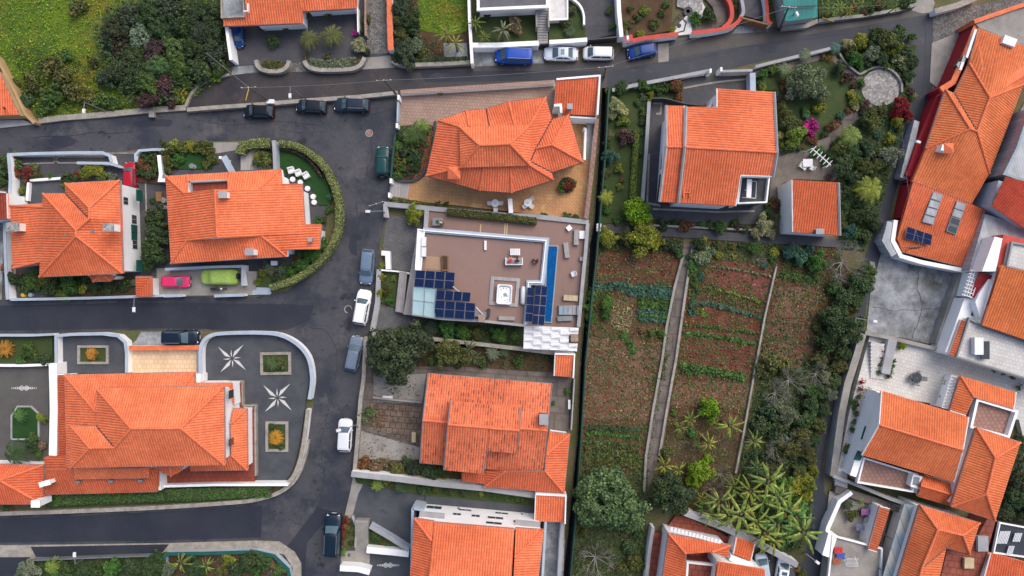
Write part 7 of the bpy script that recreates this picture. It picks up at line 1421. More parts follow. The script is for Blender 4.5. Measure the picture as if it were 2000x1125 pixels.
# clutter in the lower yard
for i, (x, y, c, lb) in enumerate(((1690, 1000, (.3, .1, .3), 'folded purple cloth in the cluttered lower yard'), (1638, 1075, (.5, .03, .03), 'red laundry on the rack of the white utility block'), (1642, 1086, (.04, .09, .3), 'blue laundry on the rack of the white utility block'), (1634, 1096, (.3, .08, .03), 'brown laundry on the rack of the white utility block'), (1700, 1015, (.2, .2, .22), 'grey tarpaulin beside narrow lean-to roof'), (1680, 1030, (.15, .15, .25), 'blue striped mat in the cluttered lower yard'))):
    b = MB(); p = U(x, y, 2.6 if y > 1060 else 1.2); n_ = 6
    for a in range(n_):
        for c_ in range(n_): pass
    vs = [(p.x+(a/n_-.5)*1., p.y+(c_/n_-.5)*.8, p.z+.06*math.sin(a*1.9+i)*math.cos(c_*1.3)) for a in range(n_+1) for c_ in range(n_+1)]
    b.add(vs+[(v_[0], v_[1], v_[2]-.05) for v_ in vs], [(a*(n_+1)+c_, (a+1)*(n_+1)+c_, (a+1)*(n_+1)+c_+1, a*(n_+1)+c_+1) for a in range(n_) for c_ in range(n_)]); o = b.build('cloth', 'cloth', None, c); tag(o, lb, 'cloth', (x, y))
t = thing('clothes_rack', 'folding white clothes rack on the utility block roof', 'rack', 1665, 1098, 2.2); p = U(1665, 1098, 3.1)
for k in range(7): MB().tube((p.x-.7, p.y-.5+k*.16, 3.1), (p.x+.7, p.y-.5+k*.16, 3.1), .02).build('rod', 'white', t)
for sx in (-.7, .7): MB().tube((p.x+sx, p.y-.5, 3.1), (p.x+sx, p.y+.4, 2.2), .03).tube((p.x+sx, p.y+.4, 3.1), (p.x+sx, p.y-.5, 2.2), .03).build('leg', 'white', t)
# ================================================================ hedges and ground cover
hedge([(545, 280), (575, 284), (605, 300), (632, 326), (650, 360), (659, 392), (661, 425), (655, 460), (638, 492), (612, 520), (575, 545), (528, 562)], .78, 1.5, 'hg', 'long pale green hedge curving round the street bend')
hedge([(467, 300), (470, 288), (485, 281), (505, 279), (526, 279)], 1.1, 1.6, 'hg', 'short clipped pale hedge above the blue patio')
hedge([(873, 413), (960, 422), (1048, 432)], .85, 1.8, 'ol', 'straight olive green hedge between tan paving and the deck')
hedge([(92, 978), (200, 972), (310, 968), (430, 964), (528, 960)], 1.5, .9, 'gr', 'broad dark clipped hedge strip south of the villa', .25, 110)
hedge([(1243, 252), (1241, 300), (1238, 350), (1236, 396)], .7, .8, 'lt', 'narrow light green hedge in the west strip of east house')
hedge([(512, 127), (530, 130), (550, 128)], 1.4, .9, 'ol', 'short olive hedge bed in front of top house left of gate'); hedge([(604, 122), (640, 126), (695, 120)], 1.2, .9, 'gy', 'longer grey green hedge bed in front of the top palms')
hedge([(800, 120), (850, 118), (912, 116)], .8, .7, 'dk', 'low creeping hedge on the wall below the top shrubs'); hedge([(546, 290), (575, 296), (606, 316), (628, 345)], .3, .6, 'pu', 'thin dark purple edging inside the curved hedge', .2)
hedge([(848, 402), (800, 394), (766, 388)], .5, .6, 'ol', 'low planted strip left along the tan paving edge', .2)
for x, y, w_ in ((700, 50, 1.), (762, 70, 1.)): pass
scatter('grass', 'dense mixed grass and weeds of the meadow', [(-40, -40), (440, -40), (440, 148), (362, 205), (280, 212), (75, 230), (0, 120)], 34, .15, 'br', .06, .3)
scatter('wild_flowers', 'yellow and orange wild flowers scattered over the meadow', [(0, -20), (230, -20), (190, 120), (300, 205), (80, 228), (10, 140)], 2.5, .1, 'or_', .2, .3); scatter('dry_weeds', 'brown dry weeds scattered over the meadow', [(20, 90), (120, 100), (190, 130), (210, 215), (80, 230)], 26, .17, 'ol', .1, .3)
scatter('grass', 'wild grass in the top garden beside the banana plants', [(812, -20), (915, -20), (912, 62), (820, 60)], 30, .14, 'br', .3, .25); scatter('wild_flowers', 'orange wild flowers in the top garden', [(815, -20), (910, -20), (900, 55), (825, 50)], 6, .12, 'or_', .45, .2)
F1 = [(1172, 456), (1335, 466), (1262, 960), (1262, 1180), (1108, 1180), (1136, 850), (1158, 580)]; F2 = [(1352, 468), (1518, 474), (1440, 920), (1400, 1010), (1280, 960), (1300, 860)]; F3 = [(1522, 474), (1640, 486), (1672, 570), (1600, 850), (1576, 1060), (1410, 1010), (1444, 920)]
for F in (F1, F2, F3): scatter('weeds', 'low olive weeds on the plots', F, 11, .16, 'ol', .09, .12); scatter('weeds', 'low green weeds on the plots', F, 14, .19, 'md', .09, .14); scatter('weeds', 'dry stalks among the weeds on the plots', F, 7, .13, 'tn', .09, .1)
scatter('straw', 'dry straw and stalks on the upper left plot', [(1146, 656), (1300, 668), (1276, 820), (1138, 818)], 20, .17, 'tn', .09, .08); scatter('straw', 'dry straw on the middle plot', [(1320, 742), (1468, 748), (1450, 806), (1310, 795)], 22, .17, 'tn', .09, .08)
scatter('straw', 'dry straw on the third plot', [(1518, 558), (1598, 562), (1590, 690), (1500, 708)], 12, .16, 'tn', .09, .08); scatter('straw', 'dry straw between furrows', [(1170, 495), (1320, 500), (1316, 545), (1164, 545)], 18, .16, 'tn', .09, .08)
scatter('straw', 'pale stubble pile on the upper left plot', [(1200, 585), (1236, 592), (1230, 650), (1192, 640)], 45, .15, 'pg', .09, .3)
scatter('straw', 'dead straw between crop rows', [(1335, 690), (1475, 700), (1462, 735), (1328, 715)], 8, .15, 'tn', .09, .08)
scatter('undergrowth', 'tangled green undergrowth on the overgrown third plot', [(1490, 720), (1625, 690), (1600, 850), (1580, 940), (1588, 1040), (1420, 1010), (1445, 920), (1470, 800)], 30, .2, 'dk', .1, .8)
scatter('undergrowth', 'green undergrowth at the foot of the left plot', [(1130, 912), (1264, 925), (1260, 1180), (1108, 1180)], 22, .2, 'dk', .1, .5); scatter('undergrowth', 'mixed undergrowth along top plots', [(1350, 470), (1520, 476), (1512, 520), (1392, 500), (1372, 545), (1346, 560)], 26, .18, 'ol', .1, .4)
scatter('undergrowth', 'mixed cover below the bluish path', [(1172, 458), (1334, 468), (1326, 494), (1168, 490)], 26, .18, 'ol', .1, .4); scatter('fallen_leaves', 'dark leaf litter under the thicket', [(195, 55), (240, 0), (430, 0), (446, 146), (368, 184), (356, 206), (270, 210), (200, 150)], 30, .26, 'dk', .3, 1.6)
scatter('undergrowth', 'ground plants in the banana bed at top', [(1600, -20), (1790, -20), (1786, 10), (1602, 34)], 26, .18, 'md', .5, .5); scatter('undergrowth', 'dark cover at the right edge below the white patio', [(1960, 870), (2060, 880), (2060, 1100), (1945, 1020)], 26, .22, 'dk', .3, .6)
scatter('undergrowth', 'cover in the bottom left garden', [(60, 1092), (318, 1084), (318, 1180), (30, 1180)], 22, .18, 'dk', .2, .4); scatter('undergrowth', 'cover in the bottom garden inside the green rail', [(330, 1086), (520, 1084), (565, 1120), (565, 1180), (330, 1180)], 16, .18, 'dk', .25, .4)
scatter('undergrowth', 'cover behind the left house', [(14, 534), (262, 538), (262, 560), (14, 566)], 26, .18, 'md', .2, .5); scatter('undergrowth', 'cover in the dark garden behind the old house', [(730, 668), (1084, 694), (1084, 726), (900, 714), (735, 712)], 22, .18, 'dk', .2, .4)
scatter('undergrowth', 'cover in the bed south of the deck house', [(830, 630), (1020, 640), (1020, 680), (832, 660)], 26, .18, 'dk', .2, .4); scatter('undergrowth', 'cover in the dark bed above the white wall', [(698, 898), (900, 910), (898, 938), (694, 922)], 26, .18, 'ol', .26, .4)
scatter('undergrowth', 'low planting in the palm garden', [(774, 248), (838, 244), (850, 252), (826, 344), (768, 346)], 40, .16, 'gr', .32, .4); scatter('undergrowth', 'low planting in the east garden beds', [(1516, 180), (1560, 240), (1600, 270), (1560, 290), (1520, 290)], 30, .17, 'md', .18, .4)
scatter('undergrowth', 'low planting around circular patio', [(1640, 98), (1780, 92), (1772, 200), (1764, 200), (1758, 160), (1722, 132), (1680, 142)], 36, .17, 'md', .18, .5); scatter('undergrowth', 'low planting along lane in the east garden', [(1640, 270), (1700, 210), (1770, 215), (1750, 300), (1712, 430), (1690, 488), (1642, 484), (1642, 340)], 36, .18, 'dk', .18, .5)
scatter('undergrowth', 'low planting in the top dark garden', [(768, -20), (812, -20), (818, 66), (862, 90), (862, 118), (800, 124), (770, 110)], 34, .18, 'dk', .25, .5)
scatter('hanging_litter', 'pale straw spots in meadow', [(100, 20), (240, 20), (180, 200), (100, 200)], 2, .1, 'pg', .3, .2)
scatter('weeds', 'olive weeds in the old terraces', [(718, 735), (825, 735), (822, 790), (818, 870), (800, 895), (705, 890), (716, 800)], 9, .14, 'ol', .23, .12); scatter('dry_weeds', 'brown dry weeds in the old terraces', [(716, 790), (770, 792), (765, 838), (716, 830)], 30, .14, 'rs', .23, .1)
scatter('weeds', 'green brown overgrowth on the third plot', [(1524, 480), (1640, 490), (1665, 570), (1600, 700), (1492, 715)], 12, .17, 'dk', .09, .25)
scatter('weeds', 'patch of green weeds beside the channel fence', [(1150, 560), (1195, 570), (1190, 650), (1142, 655)], 34, .2, 'md', .09, .2); scatter('weeds', 'patch of weeds at the lower right of the left plot', [(1250, 640), (1302, 650), (1285, 770), (1262, 760)], 30, .2, 'ol', .09, .2)
scatter('weeds', 'wide band of green weeds at the foot of the left plot', [(1136, 828), (1272, 832), (1262, 925), (1130, 910)], 34, .2, 'dk', .09, .2); scatter('weeds', 'green weeds over the upper middle plot', [(1345, 540), (1500, 590), (1494, 612), (1340, 582)], 30, .18, 'ol', .09, .2)
# crop rows
for pts, wd, c, lb in (([(1162, 560), (1200, 558), (1312, 568)], 1.1, 'bg', 'thick row of big leafed cabbages'), ([(1225, 572), (1314, 580)], .8, 'bg', 'second shorter row of cabbages'), ([(1246, 592), (1310, 598)], .7, 'gr', 'short row of green vegetables'), ([(1244, 608), (1306, 612)], .7, 'bg', 'short row of bluish cabbages'), ([(1246, 622), (1304, 628)], .7, 'bg', 'lower short row of bluish cabbages'), ([(1248, 600), (1308, 604)], .4, 'md', 'thin row of mixed greens'),
                       ([(1345, 590), (1400, 596), (1486, 620)], .55, 'bg', 'row of young cabbages'), ([(1336, 634), (1400, 640), (1476, 650)], .25, 'gr', 'thin row of seedlings on poles'), ([(1334, 650), (1400, 658), (1476, 672)], .4, 'gr', 'straight row of round green lettuces'), ([(1326, 712), (1360, 718), (1390, 722), (1420, 734), (1454, 740)], .9, 'gr', 'ragged row of leafy greens'), ([(1345, 606), (1360, 614)], 1.0, 'bg', 'square patch of bluish cabbages'), ([(1362, 606), (1380, 618)], .9, 'lt', 'square patch of yellow green lettuce'),
                       ([(1246, 585), (1312, 590)], .7, 'md', 'leafy green row between cabbage rows'), ([(1248, 615), (1304, 619)], .6, 'gr', 'fresh green row between bluish rows'), ([(1150, 835), (1255, 840)], .7, 'dk', 'dark weedy row above the upper green row'), ([(1140, 898), (1250, 905)], 1.2, 'ol', 'weedy olive strip at the foot of left plot'), ([(1140, 874), (1248, 882)], .8, 'ol', 'weedy strip between thin green rows'), ([(1330, 724), (1452, 732)], .8, 'md', 'second ragged band of greens'), ([(1360, 560), (1352, 590), (1345, 610)], .9, 'dk', 'dark greens along the garden path'), ([(1300, 690), (1290, 740)], .9, 'ol', 'weeds along the left edge wall of path'), ([(1530, 510), (1600, 520)], 1.3, 'ol', 'olive weeds at the top of third plot'), ([(1526, 535), (1600, 545)], 1.2, 'md', 'second weedy strip on third plot'), ([(1215, 650), (1228, 672), (1240, 690)], 1.0, 'gr', 'green weedy tongue below the stubble pile'),
                       ([(1142, 846), (1200, 848), (1256, 856)], .6, 'gr', 'upper green row at the foot of the left plot'), ([(1140, 862), (1250, 870)], .3, 'md', 'middle thin green row of the left plot'), ([(1138, 884), (1250, 892)], .35, 'md', 'lower thin green row of the left plot'), ([(1375, 560), (1430, 572), (1490, 590)], .35, 'lt', 'straggling row of light greens'), ([(1388, 520), (1450, 528), (1506, 540)], .15, 'gy', 'thin line of small pale plants in the red soil'), ([(1290, 648), (1300, 656)], .9, 'lt', 'bright green clump of lettuce')):
    croprow(pts, wd*1.25, c, .22, 75 if wd > .3 else 80, .5, lb)
# furrows (ridges of soil)
for (x0, y0, x1, y1, n, m) in ((1168, 498, 1322, 500, 7, 7), (1332, 668, 1476, 684, 6, 6.5), (1138, 832, 1264, 838, 7, 9), (1516, 618, 1594, 626, 6, 12)):
    for k in range(n):
        dy = k*m; sh = -k*m*.14; b = MB(); P = [U(x0+sh+(x1-x0)*t/8+random.uniform(-1, 1), y0+dy+(y1-y0)*t/8+2.*math.sin(t+k), .1) for t in range(9)]
        b.strip(P, .2, .05, .13); o = b.build('furrow', 'soil_bare' if k % 2 else 'soil', origin=(0, 0, 0)); o['kind'] = 'structure'

for k, (pts, wd) in enumerate((([(700, 215), (712, 225), (735, 222), (768, 212)], .05), ([(722, 266), (726, 300), (718, 340), (740, 352)], .09), ([(560, 590), (610, 584), (680, 582), (728, 586)], .04), ([(292, 1000), (296, 1030), (290, 1056)], .16), ([(600, 640), (640, 650), (660, 700), (650, 760)], .05), ([(380, 232), (450, 244), (560, 238), (640, 250)], .04), ([(60, 268), (160, 262), (260, 258)], .05), ([(905, 150), (1000, 140), (1100, 146), (1180, 138)], .04),
                            ([(1735, 330), (1718, 400), (1705, 470), (1690, 540)], .05), ([(1690, 60), (1600, 74), (1480, 88), (1380, 112), (1300, 126)], .05), ([(1806, 40), (1806, 150), (1790, 240)], .05), ([(650, 780), (628, 860), (632, 940), (610, 990)], .06), ([(1800, 505), (1790, 560), (1800, 600), (1780, 662)], .07), ([(1700, 600), (1760, 606), (1850, 600)], .05), ([(560, 1010), (600, 1030), (650, 1020)], .06), ([(640, 330), (690, 380), (700, 450)], .05))):
    P = [U(x+random.uniform(-2, 2), y+random.uniform(-2, 2)) for x, y in smooth_path(pts, 6)]; z = .115 if k in (12, 13) else .05; o = MB().strip(P, wd, z-.004, z).build('tar_crack', 'asphalt_new', origin=(0, 0, 0)); o['kind'] = 'structure'
for x, y, w_, d in ((655, 300, 14, 22), (580, 250, 40, 12), (690, 480, 10, 26), (628, 620, 30, 30), (300, 240, 44, 10), (120, 275, 30, 14), (640, 820, 12, 26), (560, 1000, 22, 14), (1500, 96, 26, 8), (1720, 440, 8, 20), (1640, 780, 8, 26), (1250, 140, 30, 7), (860, 148, 26, 8)):
    pts = [(x+w_*math.cos(a)*random.uniform(.6, 1.1), y+d*math.sin(a)*random.uniform(.6, 1.1)) for a in [i*.785 for i in range(8)]]; struct('road_patch', pts, 'asphalt' if x % 3 else 'asphalt_new', .0495-.0003*(x % 7))
# ================================================================ plants
plants(.05, '''big dd 225 60 27;tree dd 255 32 28;big dk 290 22 30;tree dd 332 12 28;big dk 372 12 28;tree dk 408 26 28;tree dk 418 64 24;big dd 392 62 28;tree dk 352 52 28;big dk 315 58 28;tree gy 275 72 26;bush pu 238 88 24;tree dd 213 80 18;big dk 262 108 28;tree pu 302 98 24;big ft 342 92 28;tree dk 380 98 28;tree dd 414 104 26;bush md 424 134 20;
tree dk 388 134 26;tree md 350 132 26;big ft 310 132 28;tree dk 268 142 26;tree dd 232 138 26;tree dd 208 152 20;bush dk 246 168 20;tree md 286 162 25;tree pu 322 168 22;bush md 358 158 20;bush pu 332 192 17;tree pu 292 192 20;bush yl 352 186 14;bush br 420 148 12;bush ol 262 190 16;bush dk 300 60 14;bush yl 320 145 12
bush ol 150 15 18;bush ol 92 130 24;bush ol 122 150 22;bush ol 62 165 20;bush md 100 186 25;bush ol 140 180 22;bush dk 50 195 16;bush ol 170 190 18;bush md 82 212 15;bush md 200 195 18;bush ol 30 160 10;bush md 225 200 14;bush ol 180 120 12;bush md 130 110 14'''.replace('\ntree', ';tree').replace('\nbush', ';bush'))
plants(.15, 'palm ol 602 74 22;palm ol 646 68 25;ball dk 532 80 14;ball pg 700 88 17;bush ol 714 36 12;bush dk 710 60 8;bush dd 716 100 8')
plants(.3, '''tree dd 782 16 22;tree dk 795 42 20;tree ol 782 42 15;tree ol 783 68 17;bush dk 806 58 18;tree dd 792 102 25;tree gy 812 88 16;bush dd 775 112 12;bush ol 824 100 12;bush dk 810 24 12;ban lt 872 66 26;ban yl 890 84 24;ban lt 928 45 20;ban gy 982 58 28;bush tn 1005 50 16;bush dk 965 84 12;bush dk 950 30 9;ban lt 945 72 18;cyc dk 1113 60 15;bush ol 1105 44 12;ball dk 1089 18 5;bush ol 1118 20 10;ban rs 860 92 14;bush md 1190 20 8;bush md 1196 50 8''')
plants(.2, 'bush yl 1260 20 12;bush ol 1278 44 10;bush ol 1228 46 10;bush md 1248 36 8;bush yl 1252 66 9;bush ol 1292 26 8;bush gr 1276 52 7;bush yl 1312 58 9;tree dk 1384 30 15;bush gr 1356 36 12;bush lt 1366 42 7;bush ol 1232 18 8;bush rs 1240 30 6;bush ol 1438 10 9;bush lt 1498 0 8;bush md 1300 8 9;bush ol 1220 60 7')
plants(.5, 'ban lt 1622 20 18;ban lt 1640 14 18;ban yl 1658 20 16;ban lt 1680 8 15;bush or_ 1668 14 8;ban md 1736 8 14;bush md 1700 16 12;bush rs 1716 10 9;ban lt 1750 14 12;bush dk 1768 6 12;bush md 1612 30 9;bush rs 1690 24 8')
# faceted house garden
plants(.3, 'palm md 812 258 24;palm lt 824 246 18;palm lt 800 268 16;bush dk 786 262 13;bush dk 794 290 16;bush md 778 285 12;ball yl 802 288 7;ball yl 791 314 6;bush dk 808 306 14;bush ol 776 320 12;ball gr 776 343 10;bush pu 796 332 9;bush dk 812 326 10;spik lt 775 266 7;bush gr 788 330 9;bush ol 774 302 8;flow gr 1108 361 17 rs2'.replace(' rs2', ' rd')+';bush dk 1062 421 7;bush dk 1108 422 11;bush dk 1122 426 9;bush gr 858 262 7;bush yl 860 182 5;bush ol 856 398 6;bush gr 770 392 8;bush gr 785 396 7')
plants(.15, 'tree yl 806 419 20;ball gr 868 414 9;ball dk 853 408 5;bush dk 872 398 5;bush lt 747 519 7;tree yl 746 541 9;tree yl 741 572 9;ball ol 755 567 12;bush gr 748 556 7;bush lt 768 545 7;bush gr 760 588 9;ball gr 758 577 8')
plants(.2, 'cyc dd 842 640 22;cyc dd 826 650 14;tree gr 874 640 20;tree gr 902 648 18;bush ol 930 652 14;tree gr 977 654 17;bush gr 1005 656 9;bush dk 855 626 8;big dd 778 690 62;tree ol 872 692 32;ban dk 915 682 24;ban dk 925 700 18;palm gy 962 690 16;bush dk 940 706 14;bush md 845 704 12;palm dk 985 688 12;bush md 1012 704 12;bush dk 1080 700 9;bush dk 895 712 10;bush gy 712 812 14;bush gr 722 806 11;bush gr 1108 766 8;bush dk 1080 788 5')
plants(.25, 'bush rs 712 905 14;bush tn 734 910 16;bush tn 752 904 12;bush ol 774 915 16;tree dd 812 912 20;tree dk 838 918 22;tree dk 866 920 16;bush yl 818 934 9;bush yl 858 926 9;tree yl 866 938 8;bush dk 795 900 12;bush gr 800 925 10;palm lt 736 950 14;palm dk 781 954 15;bush yl 755 942 8;bush gr 700 938 6;bush dk 828 953 12;bush ol 850 956 8;bush dk 876 956 13;bush dk 905 964 10;bush gr 966 966 7;bush gr 1012 972 11;bush dk 1040 970 8;bush lt 940 966 6;bush or_ 768 948 4;bush gr 990 972 6')
plants(.1, 'flow ol 676 1016 9 rd;flow ol 672 1030 10 rd;flow ol 669 1045 9 rd;flow md 666 1060 8 rd;bush lt 669 1079 8;bush dk 688 1022 6;bush dk 686 1040 6;bush dk 686 1060 6;bush gr 679 1068 5;bush md 734 1048 12;cyc dk 758 1068 12;bush ol 746 1042 7;bush rs 748 1062 5;bush dk 682 1084 3')
# left gardens
plants(.2, '''bush ol 324 290 16;bush yl 338 286 14;bush ol 356 288 15;bush yl 374 286 14;bush ol 392 288 15;bush ol 408 294 14;bush ol 412 312 12;bush ol 320 310 15;bush ol 326 326 13;bush gr 348 310 12;bush ol 402 322 10;bush dk 342 322 9;bush ol 512 314 18;bush yl 505 304 10;bush lt 518 302 10;bush rs 276 318 13;bush md 286 306 12;bush ol 300 308 14;bush dk 274 336 12;bush dk 294 340 13;bush md 304 326 11;bush rs 286 326 9;
tree dk 302 428 24;tree dk 306 458 25;tree dk 298 492 27;tree ol 316 445 14;bush dk 314 505 15;tree dk 288 515 15;bush gr 297 392 6;
bush md 32 322 13;flow md 28 306 10 rd;flow ol 30 336 12 rd;flow ol 60 336 16 rd;flow ol 52 350 10 rd;flow md 44 372 8 yl;bush lt 48 390 8;bush dk 135 350 15;bush yl 126 362 7;flow gr 152 340 8 rd;tree yl 172 336 15;tree yl 190 330 13;bush lt 200 342 11;bush gy 220 346 11;bush dk 78 344 8;bush lt 24 352 8;bush dk 24 372 9;bush md 18 430 7;bush rs 14 522 14;bush dk 20 480 6;bush lt 38 398 7;bush gr 100 344 8;
tree dk 30 545 16;bush dk 50 556 16;tree md 62 548 18;bush ol 92 548 16;tree dk 100 562 18;tree gr 135 556 20;bush yl 158 562 14;tree lt 120 574 12;bush dk 185 560 16;bush dk 212 562 14;bush dk 240 562 10;bush gr 130 585 9;bush gy 260 552 8;bush dk 160 545 14
ball yl 512 532 9;ball yl 502 550 9;bush gy 530 528 13;bush bg 520 518 9;bush gr 552 522 8;bush dk 540 545 14;bush gy 548 530 11;tree gr 608 498 18;tree gr 625 478 17;tree gr 592 516 16;bush gr 570 530 12;bush rs 580 508 9;bush gr 642 410 8;bush dk 633 428 8;bush bg 645 385 8;ball gr 622 430 10;bush dk 562 340 6;bush dk 598 510 8;bush gr 588 498 8
bush dk 5 320 14;bush dk -5 345 18;bush dk 8 355 10'''.replace('\nball', ';ball').replace('\nbush dk 5', ';bush dk 5').replace('\ntree', 'tree').replace('\nbush md', 'bush md'))
plants(.3, 'cyc or_ 8 682 20;bush md 55 686 15;bush dk 86 702 13;bush gr 42 704 11;bush dk 70 700 9;cyc or_ 177 692 16;palm gr 36 812 16;cyc yl 76 815 11;bush yl 86 820 8;palm dk 26 888 32;bush dk 60 870 14;bush md 66 855 12;bush gr 74 888 9;palm dk 530 710 17;bush ol 548 710 12;cyc or_ 537 856 20;bush dk 530 832 7;bush dk 548 872 7;bush tn 82 870 9;bush dk 12 992 9;bush rs 20 995 6;bush ol 190 695 6')
plants(.2, '''tree gy 54 1112 20;palm lt 98 1108 20;tree dk 130 1114 17;palm gr 105 1120 14;tree gr 218 1112 20;tree dk 160 1118 15;tree dk 190 1120 14;tree dk 258 1106 18;big dk 292 1112 26;tree dk 306 1094 16;tree gy 330 1112 16;ban lt 352 1100 24;bush dk 372 1090 12;tree dk 380 1112 20;ban lt 402 1106 22;bush yl 446 1092 12;tree dk 482 1096 18;bush yl 498 1092 10;tree dk 516 1098 18;bush or_ 528 1102 8;bush dk 460 1112 16;bush gr 500 1116 14;bush md 548 1110 14;bush md 540 1118 10;bush ol 432 1118 14;bare rs 532 1108 16''')
# east garden
plants(.15, '''bush md 1192 178 10;tree dk 1212 172 15;bush dk 1198 190 9;bush dk 1232 170 10;tree md 1255 166 13;bush gr 1278 166 11;bush dk 1290 172 12;bush yl 1270 184 8;flow rs 1318 158 13 rd;tree rs 1322 168 14;bush rs 1326 188 9;bush md 1306 170 11;tree pg 1205 208 18;tree pg 1196 222 12;bush yl 1271 194 7;bush dk 1256 192 10;bush md 1246 200 8;bush md 1258 218 10;bush dk 1254 238 8;bush lt 1215 235 14;
bush tn 1190 262 9;bush pu 1222 268 17;tree bg 1192 304 16;bush yl 1208 330 11;bush ol 1184 338 11;bush lt 1210 365 7;bush rs 1214 352 6;palm yl 1184 384 18;bush gr 1186 410 10;bush md 1206 430 9;ball lt 1205 432 7;bush dk 1250 395 10;bush md 1256 225 8;bush md 1186 278 9;bush md 1254 260 6;bush dk 1252 300 6;bush gr 1180 360 7;
tree br 1246 414 30;tree yl 1258 466 33;tree yl 1190 466 20;tree ol 1222 462 18;bush yl 1282 470 18;bush dk 1302 476 14;bush dk 1320 484 15;bush gr 1328 496 10;bush dk 1296 438 12;bush rs 1340 440 14;bush md 1384 440 10;bush gr 1372 438 8;tree md 1408 444 15;bush md 1436 436 9;bush pu 1440 444 10;ball dk 1456 448 9;bush dk 1318 434 8;tree pg 1492 440 20;tree pg 1480 456 15;tree pg 1504 456 12;bush rs 1516 398 13;bush ol 1504 396 11;spik yl 1520 424 11;bush gr 1500 412 9;bush rs 1524 410 9;bush ol 1508 428 8''')
plants(.2, '''big gy 1580 158 38;tree gy 1556 168 22;tree gy 1600 180 20;palm gy 1534 134 16;spik gr 1524 140 14;bush md 1508 136 12;palm gy 1574 106 14;tree gr 1492 146 11;bush rs 1529 160 9;bush rs 1532 172 9;flow gr 1488 162 8 pg;ball yl 1490 170 8;bush rs 1608 112 7;spik or_ 1622 114 10;palm bg 1634 92 13;tree dk 1640 132 14;bush pu 1656 150 12;bush ol 1648 158 7;
tree ol 1544 240 19;tree ol 1534 222 15;bush ol 1528 208 11;tree lt 1556 262 19;tree lt 1548 280 13;bush yl 1602 208 14;bush gr 1572 218 10;bush bg 1574 226 8;bush mg 1582 252 15;bush mg 1588 244 12;bush mg 1578 244 9;bush rs 1582 270 9;bush rs 1590 276 8;ball pg 1525 264 8;bush dk 1540 288 13;bush dk 1556 286 12;bush yl 1532 284 7;bush pu 1518 192 8;bush rs 1565 286 8;
tree pg 1656 86 13;tree yl 1682 80 16;tree ol 1664 96 14;tree dk 1714 70 22;tree ol 1732 78 22;tree dk 1756 66 18;tree yl 1752 92 16;tree gr 1780 72 9;tree dk 1768 100 15;tree dk 1784 122 15;flow dk 1756 112 15 pg;flow dk 1768 132 11 pg;tree gy 1702 104 18;tree dk 1722 112 16;tree gr 1672 114 16;bush dk 1690 120 14;bush gr 1680 134 9;bush md 1728 126 10;tree dk 1776 148 12;flow md 1764 128 9 pg;
bush yl 1664 182 9;bush yl 1668 194 12;bush md 1676 200 10;bush gr 1682 160 10;bush pu 1668 166 8;ball pg 1671 208 9;ball bg 1643 225 9;bush rs 1656 218 8;bush rs 1630 244 11;bush rs 1618 250 8;bush pu 1638 238 7;bush dk 1610 262 8;ball pg 1775 159 9;tree rd 1762 206 19;tree rd 1752 220 14;tree rd 1774 225 10;bush pu 1780 178 9;flow gr 1784 188 8 pg;tree yl 1752 236 13;ball bg 1744 249 6;tree ol 1700 232 20;bush pu 1690 206 11;bush dd 1686 216 10;tree ol 1724 212 12;bush ol 1756 250 8;
palm lt 1666 264 24;bush bg 1714 262 8;bush yl 1740 270 11;tree ol 1640 288 17;bush gr 1636 278 10;bush bg 1676 286 9;tree dk 1666 302 16;tree dk 1694 290 14;bush gy 1702 300 10;tree gy 1740 303 22;bush ol 1716 298 12;tree ol 1714 322 16;tree dk 1648 322 22;tree dk 1624 302 12;tree ol 1690 330 18;tree dk 1668 345 15;palm yl 1702 368 30;bush yl 1676 370 9;tree dk 1656 372 12;bush dk 1680 395 14;tree dk 1698 418 20;tree dk 1676 420 16;tree dk 1712 440 14;bush dk 1652 400 10;bush gy 1646 380 8;tree bg 1662 452 15;bush gr 1672 458 10;bush dk 1690 462 14;bush ol 1648 440 8;bush pu 1618 346 7;bush gr 1590 300 10;bush gr 1602 292 9;bush gr 1612 314 10;bush dk 1644 350 8;bush pu 1536 362 6''')
